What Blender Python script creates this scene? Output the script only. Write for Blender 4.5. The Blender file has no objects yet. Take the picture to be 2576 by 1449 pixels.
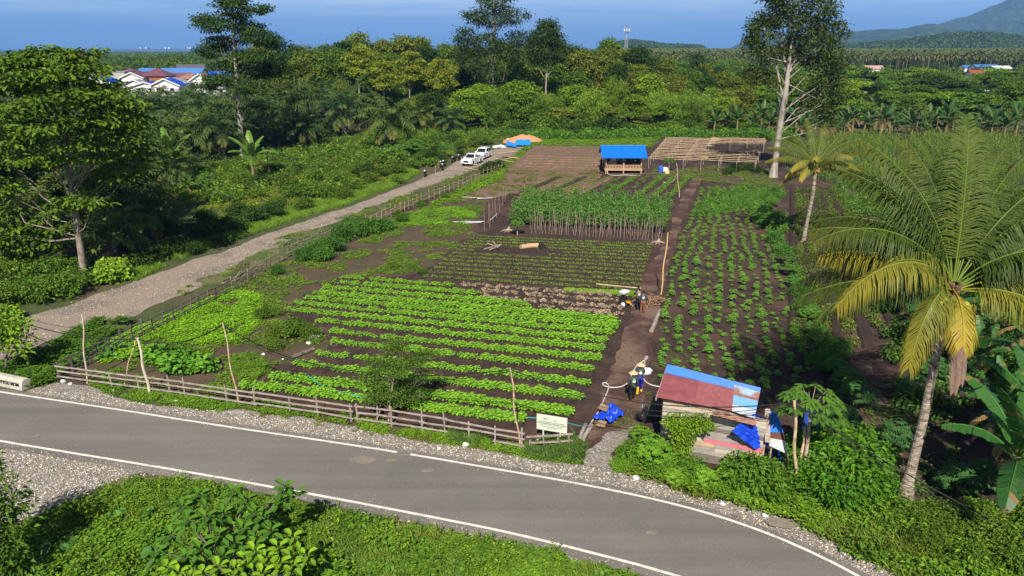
import bpy, math, random
import numpy as np
from mathutils import Vector, Matrix, noise
from mathutils.geometry import tessellate_polygon

# ------------------------------------------------------------------ camera, world, sun, exposure
sc = bpy.context.scene
PITCH = math.radians(18.2); CH = 18.0; FP = 1839.0
cam_d = bpy.data.cameras.new('camera'); cam_d.lens = 36 * FP / 2576; cam_d.sensor_width = 36
cam_d.clip_start = 0.5; cam_d.clip_end = 60000
cam = bpy.data.objects.new('camera', cam_d); sc.collection.objects.link(cam)
cam.location = (0, 0, CH); cam.rotation_euler = (math.pi / 2 - PITCH, 0, 0)
sc.camera = cam
SUN_EL = math.radians(43); SUN_AZ = math.radians(4)
sun_dir = Vector((-math.sin(SUN_AZ) * math.cos(SUN_EL), -math.cos(SUN_AZ) * math.cos(SUN_EL), math.sin(SUN_EL)))
sl = bpy.data.lights.new('sun', 'SUN'); sl.energy = 5.0; sl.angle = math.radians(0.53); sl.color = (1.0, 0.93, 0.82)
so = bpy.data.objects.new('sun', sl); sc.collection.objects.link(so)
so.rotation_euler = sun_dir.to_track_quat('Z', 'Y').to_euler()
sc.view_settings.view_transform = 'Standard'; sc.view_settings.look = 'None'
sc.view_settings.exposure = 0.62; sc.view_settings.gamma = 1.0
sc.render.engine = 'CYCLES'
sc.cycles.use_denoising = True; sc.cycles.denoising_prefilter = 'NONE'
sc.cycles.max_bounces = 6; sc.cycles.diffuse_bounces = 2; sc.cycles.glossy_bounces = 2
sc.cycles.transmission_bounces = 3; sc.cycles.volume_bounces = 0; sc.cycles.transparent_max_bounces = 4
sc.cycles.caustics_reflective = False; sc.cycles.caustics_refractive = False
sc.cycles.sample_clamp_indirect = 4

w = bpy.data.worlds.new('World'); sc.world = w; w.use_nodes = True
nt = w.node_tree; nt.nodes.clear()
def N(t, kind, **kw):
    n = t.nodes.new(kind)
    for k, v in kw.items(): setattr(n, k, v)
    return n
sky = N(nt, 'ShaderNodeTexSky', sky_type='NISHITA', sun_disc=False)
sky.sun_elevation = SUN_EL; sky.sun_rotation = math.pi + SUN_AZ
sky.air_density = 1.0; sky.dust_density = 0.6; sky.ozone_density = 1.5
bg = N(nt, 'ShaderNodeBackground'); bg.inputs[1].default_value = 0.05
out = N(nt, 'ShaderNodeOutputWorld')
tc = N(nt, 'ShaderNodeTexCoord'); sep = N(nt, 'ShaderNodeSeparateXYZ')
nt.links.new(tc.outputs['Generated'], sep.inputs[0])
# low sky: a band of deep blue near the horizon paling upward, thin stretched cloud over it
rmp = N(nt, 'ShaderNodeValToRGB')
rmp.color_ramp.elements[0].position = 0.0; rmp.color_ramp.elements[0].color = (0.13, 0.285, 0.62, 1)
rmp.color_ramp.elements[1].position = 1.0; rmp.color_ramp.elements[1].color = (0.38, 0.57, 0.76, 1)
e = rmp.color_ramp.elements.new(0.30); e.color = (0.19, 0.36, 0.67, 1)
e = rmp.color_ramp.elements.new(0.55); e.color = (0.28, 0.47, 0.72, 1)
mr = N(nt, 'ShaderNodeMapRange'); mr.inputs[1].default_value = 0.0; mr.inputs[2].default_value = 0.085
nt.links.new(sep.outputs[2], mr.inputs[0]); nt.links.new(mr.outputs[0], rmp.inputs[0])
mp = N(nt, 'ShaderNodeMapping'); mp.inputs['Scale'].default_value = (1.6, 1.6, 26); mp.inputs['Rotation'].default_value = (0, math.radians(1.5), 0)
nt.links.new(tc.outputs['Generated'], mp.inputs[0])
nz = N(nt, 'ShaderNodeTexNoise'); nz.inputs['Scale'].default_value = 2.6; nz.inputs['Detail'].default_value = 6; nz.inputs['Roughness'].default_value = 0.6
nt.links.new(mp.outputs[0], nz.inputs[0])
cr = N(nt, 'ShaderNodeMapRange'); cr.inputs[1].default_value = 0.36; cr.inputs[2].default_value = 0.62
nt.links.new(nz.outputs[0], cr.inputs[0])
# clouds thin out toward the horizon
cz = N(nt, 'ShaderNodeMapRange'); cz.inputs[1].default_value = 0.012; cz.inputs[2].default_value = 0.06; cz.inputs[4].default_value = 0.85
nt.links.new(sep.outputs[2], cz.inputs[0])
mu = N(nt, 'ShaderNodeMath', operation='MULTIPLY'); nt.links.new(cr.outputs[0], mu.inputs[0]); nt.links.new(cz.outputs[0], mu.inputs[1])
cm = N(nt, 'ShaderNodeMix', data_type='RGBA'); cm.inputs[7].default_value = (0.70, 0.77, 0.83, 1)
nt.links.new(mu.outputs[0], cm.inputs[0]); nt.links.new(rmp.outputs[0], cm.inputs[6])
sc_ = N(nt, 'ShaderNodeMix', data_type='RGBA', blend_type='MULTIPLY'); sc_.inputs[0].default_value = 1; k = 1 / 0.05
sc_.inputs[7].default_value = (k, k, k, 1)
nt.links.new(cm.outputs[2], sc_.inputs[6])
hz = N(nt, 'ShaderNodeMapRange'); hz.inputs[1].default_value = 0.10; hz.inputs[2].default_value = 0.35
nt.links.new(sep.outputs[2], hz.inputs[0])
fm = N(nt, 'ShaderNodeMix', data_type='RGBA'); nt.links.new(hz.outputs[0], fm.inputs[0])
nt.links.new(sc_.outputs[2], fm.inputs[6]); nt.links.new(sky.outputs[0], fm.inputs[7])
nt.links.new(fm.outputs[2], bg.inputs[0]); nt.links.new(bg.outputs[0], out.inputs[0])

# ------------------------------------------------------------------ where things stand (from sight lines to points on the ground)
CP, SP = math.cos(PITCH), math.sin(PITCH)
def ray(px, py):
    u = px - 1288; v = 724.5 - py
    return np.array([u, FP * CP + v * SP, -FP * SP + v * CP])
def G(px, py, z=0.0):
    d = ray(px, py); t = (z - CH) / d[2]
    return Vector((d[0] * t, d[1] * t, z))
def PX(px, Y, z=0.0):
    return Vector(((px - 1288) / FP * (Y * CP + (CH - z) * SP), Y, z))
def ZT(py, Y):
    return CH - Y * math.tan(PITCH + math.atan((py - 724.5) / FP))
def toscreen(p):
    dy, dz = p[1], p[2] - CH
    dep = dy * CP - dz * SP; up = dy * SP + dz * CP
    return 1288 + FP * p[0] / dep, 724.5 - FP * up / dep

# ------------------------------------------------------------------ naming
def tag(o, label=None, cat=None, group=None, kind=None):
    if label: o['label'] = label
    if cat: o['category'] = cat
    if group: o['group'] = group
    if kind: o['kind'] = kind
    return o
def link(o):
    sc.collection.objects.link(o); return o
def empty(name, loc=(0, 0, 0), rz=0.0, scale=1.0, label=None, cat=None, group=None):
    o = bpy.data.objects.new(name, None); o.empty_display_size = 0.2
    o.location = loc; o.rotation_euler = (0, 0, rz)
    o.scale = (scale,) * 3 if isinstance(scale, (int, float)) else scale
    return tag(link(o), label, cat, group)
ORD = ['leftmost', 'second from left', 'third from left', 'fourth from left', 'fifth from left', 'sixth from left', 'seventh from left',
       'eighth from left', 'ninth from left', 'tenth from left', 'eleventh from left', 'twelfth from left', 'thirteenth from left',
       'fourteenth from left', 'fifteenth from left', 'sixteenth from left', 'seventeenth from left', 'eighteenth from left', 'nineteenth from left', 'twentieth from left']
def relabel(objs, base):
    """objs: list of (x on screen, object, base label) - adds which one it is, by its place among its look-alikes"""
    by = {}
    for x, o, b in objs: by.setdefault(b, []).append((x, o))
    for b, L in by.items():
        L.sort(key=lambda t: t[0])
        n = len(L)
        for i, (x, o) in enumerate(L):
            if n == 1: o['label'] = b
            elif i == n - 1 and n > 1: o['label'] = b + ', rightmost'
            elif i < len(ORD): o['label'] = b + ', ' + ORD[i]
            else:
                j = n - 1 - i
                o['label'] = b + ', ' + (ORD[j].replace('left', 'right') if j < len(ORD) else 'in the middle')

# ------------------------------------------------------------------ mesh building
class MB:
    def __init__(s): s.V = []; s.F4 = []; s.F3 = []; s.n = 0; s.M4 = []; s.M3 = []; s.T4 = []; s.T3 = []; s.D4 = []; s.D3 = []; s.S4 = []; s.S3 = []
    def add(s, v, f, mat=0, tint=0.5, dry=0.0, smooth=False):
        v = np.asarray(v, dtype=np.float32).reshape(-1, 3); f = np.asarray(f, dtype=np.int64)
        if len(f) == 0: return s
        m = len(f); s.V.append(v)
        F, M, T, D, S = (s.F4, s.M4, s.T4, s.D4, s.S4) if f.shape[1] == 4 else (s.F3, s.M3, s.T3, s.D3, s.S3)
        F.append(f + s.n); M.append(np.broadcast_to(np.asarray(mat, dtype=np.int32), (m,)))
        T.append(np.broadcast_to(np.asarray(tint, dtype=np.float32), (m,))); D.append(np.broadcast_to(np.asarray(dry, dtype=np.float32), (m,)))
        S.append(np.full(m, smooth, dtype=bool)); s.n += len(v); return s
    def mesh(s, name, mats):
        me = bpy.data.meshes.new(name)
        if s.n == 0: return me
        V = np.concatenate(s.V); q = np.concatenate(s.F4) if s.F4 else np.zeros((0, 4), int); t = np.concatenate(s.F3) if s.F3 else np.zeros((0, 3), int)
        cat = lambda a, b: np.concatenate(a + b) if a + b else np.zeros(0)
        me.vertices.add(len(V)); me.vertices.foreach_set('co', V.ravel())
        nl = q.size + t.size; me.loops.add(nl)
        me.loops.foreach_set('vertex_index', np.concatenate([q.ravel(), t.ravel()]).astype(np.int32))
        me.polygons.add(len(q) + len(t))
        ls = np.concatenate([np.arange(len(q)) * 4, q.size + np.arange(len(t)) * 3]).astype(np.int32)
        me.polygons.foreach_set('loop_start', ls)
        try: me.polygons.foreach_set('loop_total', np.concatenate([np.full(len(q), 4), np.full(len(t), 3)]).astype(np.int32))
        except Exception: pass
        for m in (mats if isinstance(mats, (list, tuple)) else [mats]): me.materials.append(m)
        me.polygons.foreach_set('material_index', cat(s.M4, s.M3).astype(np.int32))
        me.polygons.foreach_set('use_smooth', cat(s.S4, s.S3).astype(bool))
        a = me.attributes.new('tint', 'FLOAT', 'FACE'); a.data.foreach_set('value', cat(s.T4, s.T3).astype(np.float32))
        a = me.attributes.new('dry', 'FLOAT', 'FACE'); a.data.foreach_set('value', cat(s.D4, s.D3).astype(np.float32))
        me.update(calc_edges=True)
        return me
    def obj(s, name, mats, parent=None, color=None):
        o = bpy.data.objects.new(name, s.mesh(name, mats)); link(o)
        if parent: o.parent = parent
        if color: o.color = (*color, 1)
        return o
    # shapes
    def box(s, c, size, rz=0.0, mat=0, R=None, tint=0.5):
        x, y, z = [d / 2 for d in size]
        v = np.array([[-x, -y, -z], [x, -y, -z], [x, y, -z], [-x, y, -z], [-x, -y, z], [x, -y, z], [x, y, z], [-x, y, z]])
        if R is None:
            cs, sn = math.cos(rz), math.sin(rz); R = np.array([[cs, -sn, 0], [sn, cs, 0], [0, 0, 1]])
        v = v @ np.asarray(R).T + np.asarray(c)
        return s.add(v, [[0, 3, 2, 1], [4, 5, 6, 7], [0, 1, 5, 4], [1, 2, 6, 5], [2, 3, 7, 6], [3, 0, 4, 7]], mat, tint)
    def tube(s, pts, rad, n=6, mat=0, cap=True, tint=0.5, smooth=True, dry=0.0):
        pts = np.asarray([tuple(p) for p in pts], float); k = len(pts); rad = np.broadcast_to(np.asarray(rad, float), (k,))
        T = np.gradient(pts, axis=0); T /= np.maximum(np.linalg.norm(T, axis=1, keepdims=True), 1e-9)
        up = np.array([0, 0, 1.0]) if abs(T[0, 2]) < 0.9 else np.array([1.0, 0, 0])
        A = np.cross(T, up); A /= np.maximum(np.linalg.norm(A, axis=1, keepdims=True), 1e-9); B = np.cross(T, A)
        an = np.arange(n) / n * 2 * math.pi
        v = pts[:, None] + rad[:, None, None] * (A[:, None] * np.cos(an)[None, :, None] + B[:, None] * np.sin(an)[None, :, None])
        i = np.arange(k - 1)[:, None] * n; j = np.arange(n)[None]; j2 = (j + 1) % n
        f = np.stack([i + j, i + j2, i + n + j2, i + n + j], -1).reshape(-1, 4)
        s.add(v.reshape(-1, 3), f, mat, tint, dry, smooth)
        if cap:
            for r, row in ((0, v[0]), (1, v[-1])):
                vv = np.vstack([row, row.mean(0)]); ff = [[a, (a + 1) % n, n] if r else [(a + 1) % n, a, n] for a in range(n)]
                s.add(vv, ff, mat, tint, dry)
        return s
    def beam(s, a, b, w, h, mat=0, tint=0.5, roll=0.0):
        a = Vector(a); b = Vector(b); d = b - a; L = d.length
        q = d.to_track_quat('X', 'Z').to_matrix()
        if roll: q = q @ Matrix.Rotation(roll, 3, 'X')
        return s.box((a + b) / 2, (L, w, h), R=np.array(q), mat=mat, tint=tint)
    def lathe(s, prof, c=(0, 0, 0), n=16, mat=0, smooth=True, tint=0.5):
        pr = np.asarray(prof, float); an = np.arange(n) / n * 2 * math.pi
        v = np.stack([pr[:, 0][:, None] * np.cos(an), pr[:, 0][:, None] * np.sin(an), np.broadcast_to(pr[:, 1][:, None], (len(pr), n))], -1) + np.asarray(c)
        i = np.arange(len(pr) - 1)[:, None] * n; j = np.arange(n)[None]; j2 = (j + 1) % n
        f = np.stack([i + j, i + j2, i + n + j2, i + n + j], -1).reshape(-1, 4)
        return s.add(v.reshape(-1, 3), f, mat, tint, 0, smooth)
    def blob(s, c, r, seed=0, rough=0.15, nu=12, nv=8, mat=0, smooth=True, freq=1.5, tint=0.5):
        rg = np.random.RandomState(seed); c = np.asarray(c, float); r = np.broadcast_to(np.asarray(r, float), (3,))
        th = np.linspace(0.02, math.pi - 0.02, nv); ph = np.arange(nu) / nu * 2 * math.pi
        d = np.stack([np.sin(th)[:, None] * np.cos(ph), np.sin(th)[:, None] * np.sin(ph), np.broadcast_to(np.cos(th)[:, None], (nv, nu))], -1)
        o = Vector(rg.rand(3) * 50); k = np.array([[1 + rough * 2 * noise.noise(Vector(x) * freq + o) for x in row] for row in d])
        v = d * k[..., None] * r + c; i = np.arange(nv - 1)[:, None] * nu; j = np.arange(nu)[None]; j2 = (j + 1) % nu
        f = np.stack([i + j, i + nu + j, i + nu + j2, i + j2], -1).reshape(-1, 4)
        return s.add(v.reshape(-1, 3), f, mat, tint, 0, smooth)
    def prism(s, poly, z0, z1, mat=0, M=None):
        """poly: convex or concave outline (x, y); extruded z0..z1; M places it"""
        n = len(poly); v = np.array([[x, y, z0] for x, y in poly] + [[x, y, z1] for x, y in poly], float)
        tri = tessellate_polygon([[Vector((x, y, 0)) for x, y in poly]])
        if M is not None: v = np.array([tuple(M @ Vector(p)) for p in v])
        t = [list(a) for a in tri]
        s.add(v, [[i, (i + 1) % n, n + (i + 1) % n, n + i] for i in range(n)], mat)
        s.add(v, [a[::-1] for a in t] + [[i + n for i in a] for a in t], mat)
        return s

def unit(a): return a / np.maximum(np.linalg.norm(a, axis=-1, keepdims=True), 1e-9)
def add_leaves(mb, C, D, Nn, L, W, mat=0, tint=0.5, dry=0.0, shape='diamond', fold=0.15, droop=0.0):
    """C base points, D directions, Nn normals: one leaf each"""
    C = np.asarray(C, float); m = len(C)
    if m == 0: return
    D = unit(D); S = unit(np.cross(D, Nn)); U = np.cross(S, D)
    L = np.broadcast_to(np.asarray(L, float), (m,))[:, None]; W = np.broadcast_to(np.asarray(W, float), (m,))[:, None]
    tint = np.broadcast_to(np.asarray(tint, float), (m,)); dry = np.broadcast_to(np.asarray(dry, float), (m,))
    Z = np.zeros((m, 1)); Z[:, 0] = 0
    if shape == 'diamond':
        v = np.stack([C, C + D * L * .5 + S * W * .5 + U * fold * W, C + D * L - np.array([0, 0, 1]) * droop * L, C + D * L * .5 - S * W * .5 + U * fold * W], 1)
        mb.add(v.reshape(-1, 3), np.arange(m * 4).reshape(-1, 4), mat, tint, dry)
    elif shape == 'round':
        dn = np.array([0, 0, 1.]) * droop
        v = np.stack([C, C + D * L * .28 + S * W * .42 + U * fold * W, C + D * L * .72 + S * W * .45 + U * fold * W - dn * L * .4, C + D * L - dn * L,
                      C + D * L * .72 - S * W * .45 + U * fold * W - dn * L * .4, C + D * L * .28 - S * W * .42 + U * fold * W], 1)
        b = np.arange(m)[:, None] * 6
        mb.add(v.reshape(-1, 3), np.concatenate([b + [0, 1, 2, 3], b + [0, 3, 4, 5]]), mat, np.concatenate([tint, tint]), np.concatenate([dry, dry]))
    elif shape == 'blade':
        mid = C + D * L * .55 + U * L * 0.06
        v = np.stack([C - S * W * .3, C + S * W * .3, mid + S * W * .5, mid - S * W * .5, C + D * L - np.array([0, 0, 1.]) * droop * L], 1)
        b = np.arange(m)[:, None] * 5
        mb.add(v.reshape(-1, 3), b + [0, 1, 2, 3], mat, tint, dry)
        mb.add(v.reshape(-1, 3), b + [3, 2, 4], mat, tint, dry)

def template(fn, seed=0):
    mb = MB(); fn(mb, np.random.RandomState(seed)); V = np.concatenate(mb.V)
    return dict(V=V, q=np.concatenate(mb.F4) if mb.F4 else None, t=np.concatenate(mb.F3) if mb.F3 else None,
                mq=np.concatenate(mb.M4) if mb.M4 else None, mt=np.concatenate(mb.M3) if mb.M3 else None,
                tq=np.concatenate(mb.T4) if mb.T4 else None, tt=np.concatenate(mb.T3) if mb.T3 else None,
                dq=np.concatenate(mb.D4) if mb.D4 else None, dt=np.concatenate(mb.D3) if mb.D3 else None)
def spread(mb, T, pos, rot, scale, dt=None, tilt=None, dry=None):
    """copy template T to every pos (n,3)"""
    pos = np.asarray(pos, float); n = len(pos)
    if n == 0: return
    c, s_ = np.cos(rot), np.sin(rot); V = T['V']; scale = np.broadcast_to(np.asarray(scale, float), (n,))
    x = c[:, None] * V[:, 0] - s_[:, None] * V[:, 1]; y = s_[:, None] * V[:, 0] + c[:, None] * V[:, 1]; z = np.broadcast_to(V[:, 2], x.shape)
    v = np.stack([x, y, z], -1) * scale[:, None, None] + pos[:, None]
    k = len(V); off = (np.arange(n) * k)[:, None, None]
    dt = np.zeros(n) if dt is None else dt; dd = np.zeros(n) if dry is None else dry
    b0 = mb.n; mb.V.append(v.reshape(-1, 3).astype(np.float32)); mb.n += n * k
    for key, F, M, TT, DD, SS in (('q', mb.F4, mb.M4, mb.T4, mb.D4, mb.S4), ('t', mb.F3, mb.M3, mb.T3, mb.D3, mb.S3)):
        f = T[key]
        if f is None: continue
        F.append((f[None] + off + b0).reshape(-1, f.shape[1])); M.append(np.tile(T['m' + key], n))
        TT.append((T['t' + key][None] + dt[:, None]).ravel().astype(np.float32)); DD.append(np.clip(T['d' + key][None] + dd[:, None], 0, 1).ravel().astype(np.float32)); SS.append(np.zeros(len(f) * n, bool))

def pip(x, y, poly):
    inside = np.zeros(len(x), bool); n = len(poly)
    for i in range(n):
        x1, y1 = poly[i][:2]; x2, y2 = poly[(i + 1) % n][:2]
        if y1 == y2: continue
        c = ((y1 > y) != (y2 > y)) & (x < (x2 - x1) * (y - y1) / (y2 - y1) + x1); inside ^= c
    return inside
def fnoise(x, y, sc_=1.0, seed=0.0):
    return np.array([noise.fractal(Vector((a * sc_ + seed, b * sc_ - seed, seed)), 0.8, 2.0, 3) for a, b in zip(x, y)])
def scatter(poly, density, seed=0, thr=None, nsc=0.4, world=False):
    """points on the ground inside a polygon of sight-line points (or world points)"""
    P = [p if world else G(*p) for p in poly]; xs = [p[0] for p in P]; ys = [p[1] for p in P]
    rg = np.random.RandomState(seed); A = (max(xs) - min(xs)) * (max(ys) - min(ys)); n = int(A * density)
    x = rg.uniform(min(xs), max(xs), n); y = rg.uniform(min(ys), max(ys), n); m = pip(x, y, P)
    x, y = x[m], y[m]
    if thr is not None:
        k = fnoise(x, y, nsc, seed) > thr; x, y = x[k], y[k]
    return x, y, rg

# ------------------------------------------------------------------ materials
def col(c): return (c[0], c[1], c[2], 1.0)
def mat(name, c1, c2=None, scale=3.0, rough=0.8, bump=0.0, detail=5, lo=0.35, hi=0.65, metallic=0.0, c3=None, scale3=0.3, stretch=None, bscale=None, spec=0.3, vor=False, local=False):
    m = bpy.data.materials.new(name); m.use_nodes = True; t = m.node_tree; b = t.nodes['Principled BSDF']
    b.inputs['Roughness'].default_value = rough; b.inputs['Metallic'].default_value = metallic; b.inputs['Specular IOR Level'].default_value = spec
    b.inputs['Base Color'].default_value = col(c1)
    if c2 is None and not bump: return m
    if local: src = N(t, 'ShaderNodeTexCoord').outputs['Object']
    else: src = N(t, 'ShaderNodeNewGeometry').outputs['Position']
    if stretch:
        mp_ = N(t, 'ShaderNodeMapping'); mp_.inputs['Scale'].default_value = stretch; t.links.new(src, mp_.inputs[0]); src = mp_.outputs[0]
    if c2 is not None:
        if vor:
            nz_ = N(t, 'ShaderNodeTexVoronoi'); nz_.inputs['Scale'].default_value = scale; fac = nz_.outputs['Color']
            sx = N(t, 'ShaderNodeSeparateColor'); t.links.new(fac, sx.inputs[0]); fac = sx.outputs[0]
        else:
            nz_ = N(t, 'ShaderNodeTexNoise'); nz_.inputs['Scale'].default_value = scale; nz_.inputs['Detail'].default_value = detail; nz_.inputs['Roughness'].default_value = 0.62; fac = nz_.outputs[0]
        t.links.new(src, nz_.inputs['Vector'])
        r = N(t, 'ShaderNodeMapRange'); r.inputs[1].default_value = lo; r.inputs[2].default_value = hi; t.links.new(fac, r.inputs[0])
        mx = N(t, 'ShaderNodeMix', data_type='RGBA'); mx.inputs[6].default_value = col(c1); mx.inputs[7].default_value = col(c2)
        t.links.new(r.outputs[0], mx.inputs[0]); o_ = mx.outputs[2]
        if c3 is not None:
            n3 = N(t, 'ShaderNodeTexNoise'); n3.inputs['Scale'].default_value = scale3; n3.inputs['Detail'].default_value = 4; t.links.new(src, n3.inputs['Vector'])
            r3 = N(t, 'ShaderNodeMapRange'); r3.inputs[1].default_value = 0.48; r3.inputs[2].default_value = 0.62; t.links.new(n3.outputs[0], r3.inputs[0])
            m3 = N(t, 'ShaderNodeMix', data_type='RGBA'); m3.inputs[7].default_value = col(c3); t.links.new(o_, m3.inputs[6]); t.links.new(r3.outputs[0], m3.inputs[0]); o_ = m3.outputs[2]
        t.links.new(o_, b.inputs['Base Color'])
    if bump:
        nb = N(t, 'ShaderNodeTexNoise'); nb.inputs['Scale'].default_value = bscale or scale * 2; nb.inputs['Detail'].default_value = 5; t.links.new(src, nb.inputs['Vector'])
        bp = N(t, 'ShaderNodeBump'); bp.inputs['Strength'].default_value = 1.0; bp.inputs['Distance'].default_value = bump
        t.links.new(nb.outputs[0], bp.inputs['Height']); t.links.new(bp.outputs[0], b.inputs['Normal'])
    return m
def leaf_mat(name, base=None, drycol=(0.42, 0.30, 0.03), trans=0.25, rough=0.5, lo=0.55, hi=1.6, spec=0.25, yel=(1.25, 1.0, 0.7)):
    """colour = the object's own colour (or base), varied leaf by leaf"""
    m = bpy.data.materials.new(name); m.use_nodes = True; t = m.node_tree; b = t.nodes['Principled BSDF']; o = t.nodes['Material Output']
    at = N(t, 'ShaderNodeAttribute', attribute_name='tint'); dr = N(t, 'ShaderNodeAttribute', attribute_name='dry')
    r = N(t, 'ShaderNodeMapRange'); r.inputs[3].default_value = lo; r.inputs[4].default_value = hi; t.links.new(at.outputs['Fac'], r.inputs[0])
    if base is None: src = N(t, 'ShaderNodeObjectInfo').outputs['Color']
    else:
        rgb = N(t, 'ShaderNodeRGB'); rgb.outputs[0].default_value = col(base); src = rgb.outputs[0]
    vm = N(t, 'ShaderNodeVectorMath', operation='SCALE'); t.links.new(src, vm.inputs[0]); t.links.new(r.outputs[0], vm.inputs['Scale'])
    ym = N(t, 'ShaderNodeMix', data_type='RGBA', blend_type='MULTIPLY'); ym.inputs[7].default_value = col(yel)
    t.links.new(at.outputs['Fac'], ym.inputs[0]); t.links.new(vm.outputs[0], ym.inputs[6])
    dm = N(t, 'ShaderNodeMix', data_type='RGBA'); dm.inputs[7].default_value = col(drycol)
    t.links.new(dr.outputs['Fac'], dm.inputs[0]); t.links.new(ym.outputs[2], dm.inputs[6])
    t.links.new(dm.outputs[2], b.inputs['Base Color']); b.inputs['Roughness'].default_value = rough; b.inputs['Specular IOR Level'].default_value = spec
    if trans:
        tr = N(t, 'ShaderNodeBsdfTranslucent'); t.links.new(dm.outputs[2], tr.inputs[0])
        ms = N(t, 'ShaderNodeMixShader'); ms.inputs[0].default_value = trans
        t.links.new(b.outputs[0], ms.inputs[1]); t.links.new(tr.outputs[0], ms.inputs[2]); t.links.new(ms.outputs[0], o.inputs[0])
    return m
M_LEAF = leaf_mat('foliage', spec=0.15)
M_FROND = leaf_mat('palm_leaflet', rough=0.55, trans=0.22, spec=0.2)
M_BARK = mat('bark', (0.20, 0.165, 0.13), (0.07, 0.055, 0.045), 2.5, 0.9, 0.03, local=True, stretch=(1, 1, .35))
M_PALEBARK = mat('pale_bark', (0.40, 0.355, 0.31), (0.14, 0.115, 0.09), 1.8, 0.85, 0.03, local=True, stretch=(1, 1, .3))
M_GREYBARK = mat('grey_bark', (0.32, 0.27, 0.22), (0.12, 0.095, 0.075), 3, 0.85, 0.02, local=True, stretch=(1, 1, .5))
M_STEM = mat('green_stem', (0.13, 0.17, 0.05), (0.22, 0.16, 0.08), 3, 0.6, local=True)
M_BAMBOO = mat('bamboo', (0.56, 0.42, 0.26), (0.30, 0.20, 0.12), 3, 0.55, local=True)
M_STICK = mat('weathered_stick', (0.42, 0.34, 0.27), (0.17, 0.115, 0.085), 5, 0.85, local=True)
M_RAIL = mat('weathered_plank', (0.36, 0.31, 0.27), (0.19, 0.15, 0.125), 3, 0.85, local=True, stretch=(1, 1, 4))
M_CORE = mat('inner_branches', (0.035, 0.04, 0.02), rough=1.0)
# ================================================================== THE SETTING
def pxy(pts): return [G(*p) for p in pts]
def jag(P, step=0.8, amp=0.25, seed=0):
    """outline with a ragged natural edge"""
    outp = []
    for i in range(len(P)):
        a, b = P[i], P[(i + 1) % len(P)]; L = (b - a).length; n = max(1, min(400, int(L / step))); d = (b - a).normalized(); nn = Vector((-d.y, d.x, 0))
        for k in range(n):
            p = a.lerp(b, k / n); o = noise.fractal(Vector((p.x * .7 + seed, p.y * .7, seed)), .7, 2, 3) * amp * (0 if n == 1 else 1)
            outp.append(p + nn * o)
    return outp
def sheet(name, P, z, m, kind='structure', label=None, parent=None):
    tri = tessellate_polygon([[Vector((p.x, p.y, 0)) for p in P]])
    mb = MB(); v = [(p.x, p.y, z) for p in P]; tr = []
    for a, b, c in tri:
        A, B, C = [Vector(v[k]) for k in (a, b, c)]
        tr.append([a, b, c] if (B - A).cross(C - A).z > 0 else [a, c, b])
    mb.add(v, tr); o = mb.obj(name, m); o['kind'] = kind
    return o

M_GROUND = mat('ground_mat', (0.030, 0.045, 0.014), (0.065, 0.09, 0.022), 0.5, 0.95, 0.08, lo=0.3, hi=0.7, c3=(0.085, 0.065, 0.035), scale3=0.12, bscale=3)
M_SOIL = mat('soil', (0.058, 0.034, 0.026), (0.022, 0.013, 0.011), 1.6, 0.95, 0.10, detail=8, c3=(0.075, 0.042, 0.030), scale3=0.25, bscale=5)
M_PATH = mat('path_soil', (0.085, 0.042, 0.031), (0.038, 0.021, 0.017), 1.2, 0.95, 0.06, detail=8, c3=(0.15, 0.10, 0.07), scale3=0.35, bscale=5)
M_BED = mat('bed_soil', (0.052, 0.031, 0.025), (0.020, 0.012, 0.010), 3.0, 0.95, 0.06, detail=8, bscale=8)
M_DRYSOIL = mat('dry_soil', (0.22, 0.13, 0.085), (0.10, 0.062, 0.043), 1.5, 0.95, 0.06, detail=8, c3=(0.12, 0.095, 0.045), scale3=0.3, bscale=5)
M_WEEDSOIL = mat('weedy_soil', (0.095, 0.058, 0.040), (0.055, 0.055, 0.02), 0.8, 0.95, 0.10, detail=8, c3=(0.07, 0.045, 0.03), scale3=0.35, lo=.42, hi=.58, bscale=4)
M_GRASSG = mat('grass_ground', (0.050, 0.080, 0.018), (0.085, 0.115, 0.03), 2.0, 0.95, 0.08, detail=8, c3=(0.12, 0.11, 0.045), scale3=0.4, bscale=8)

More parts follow.
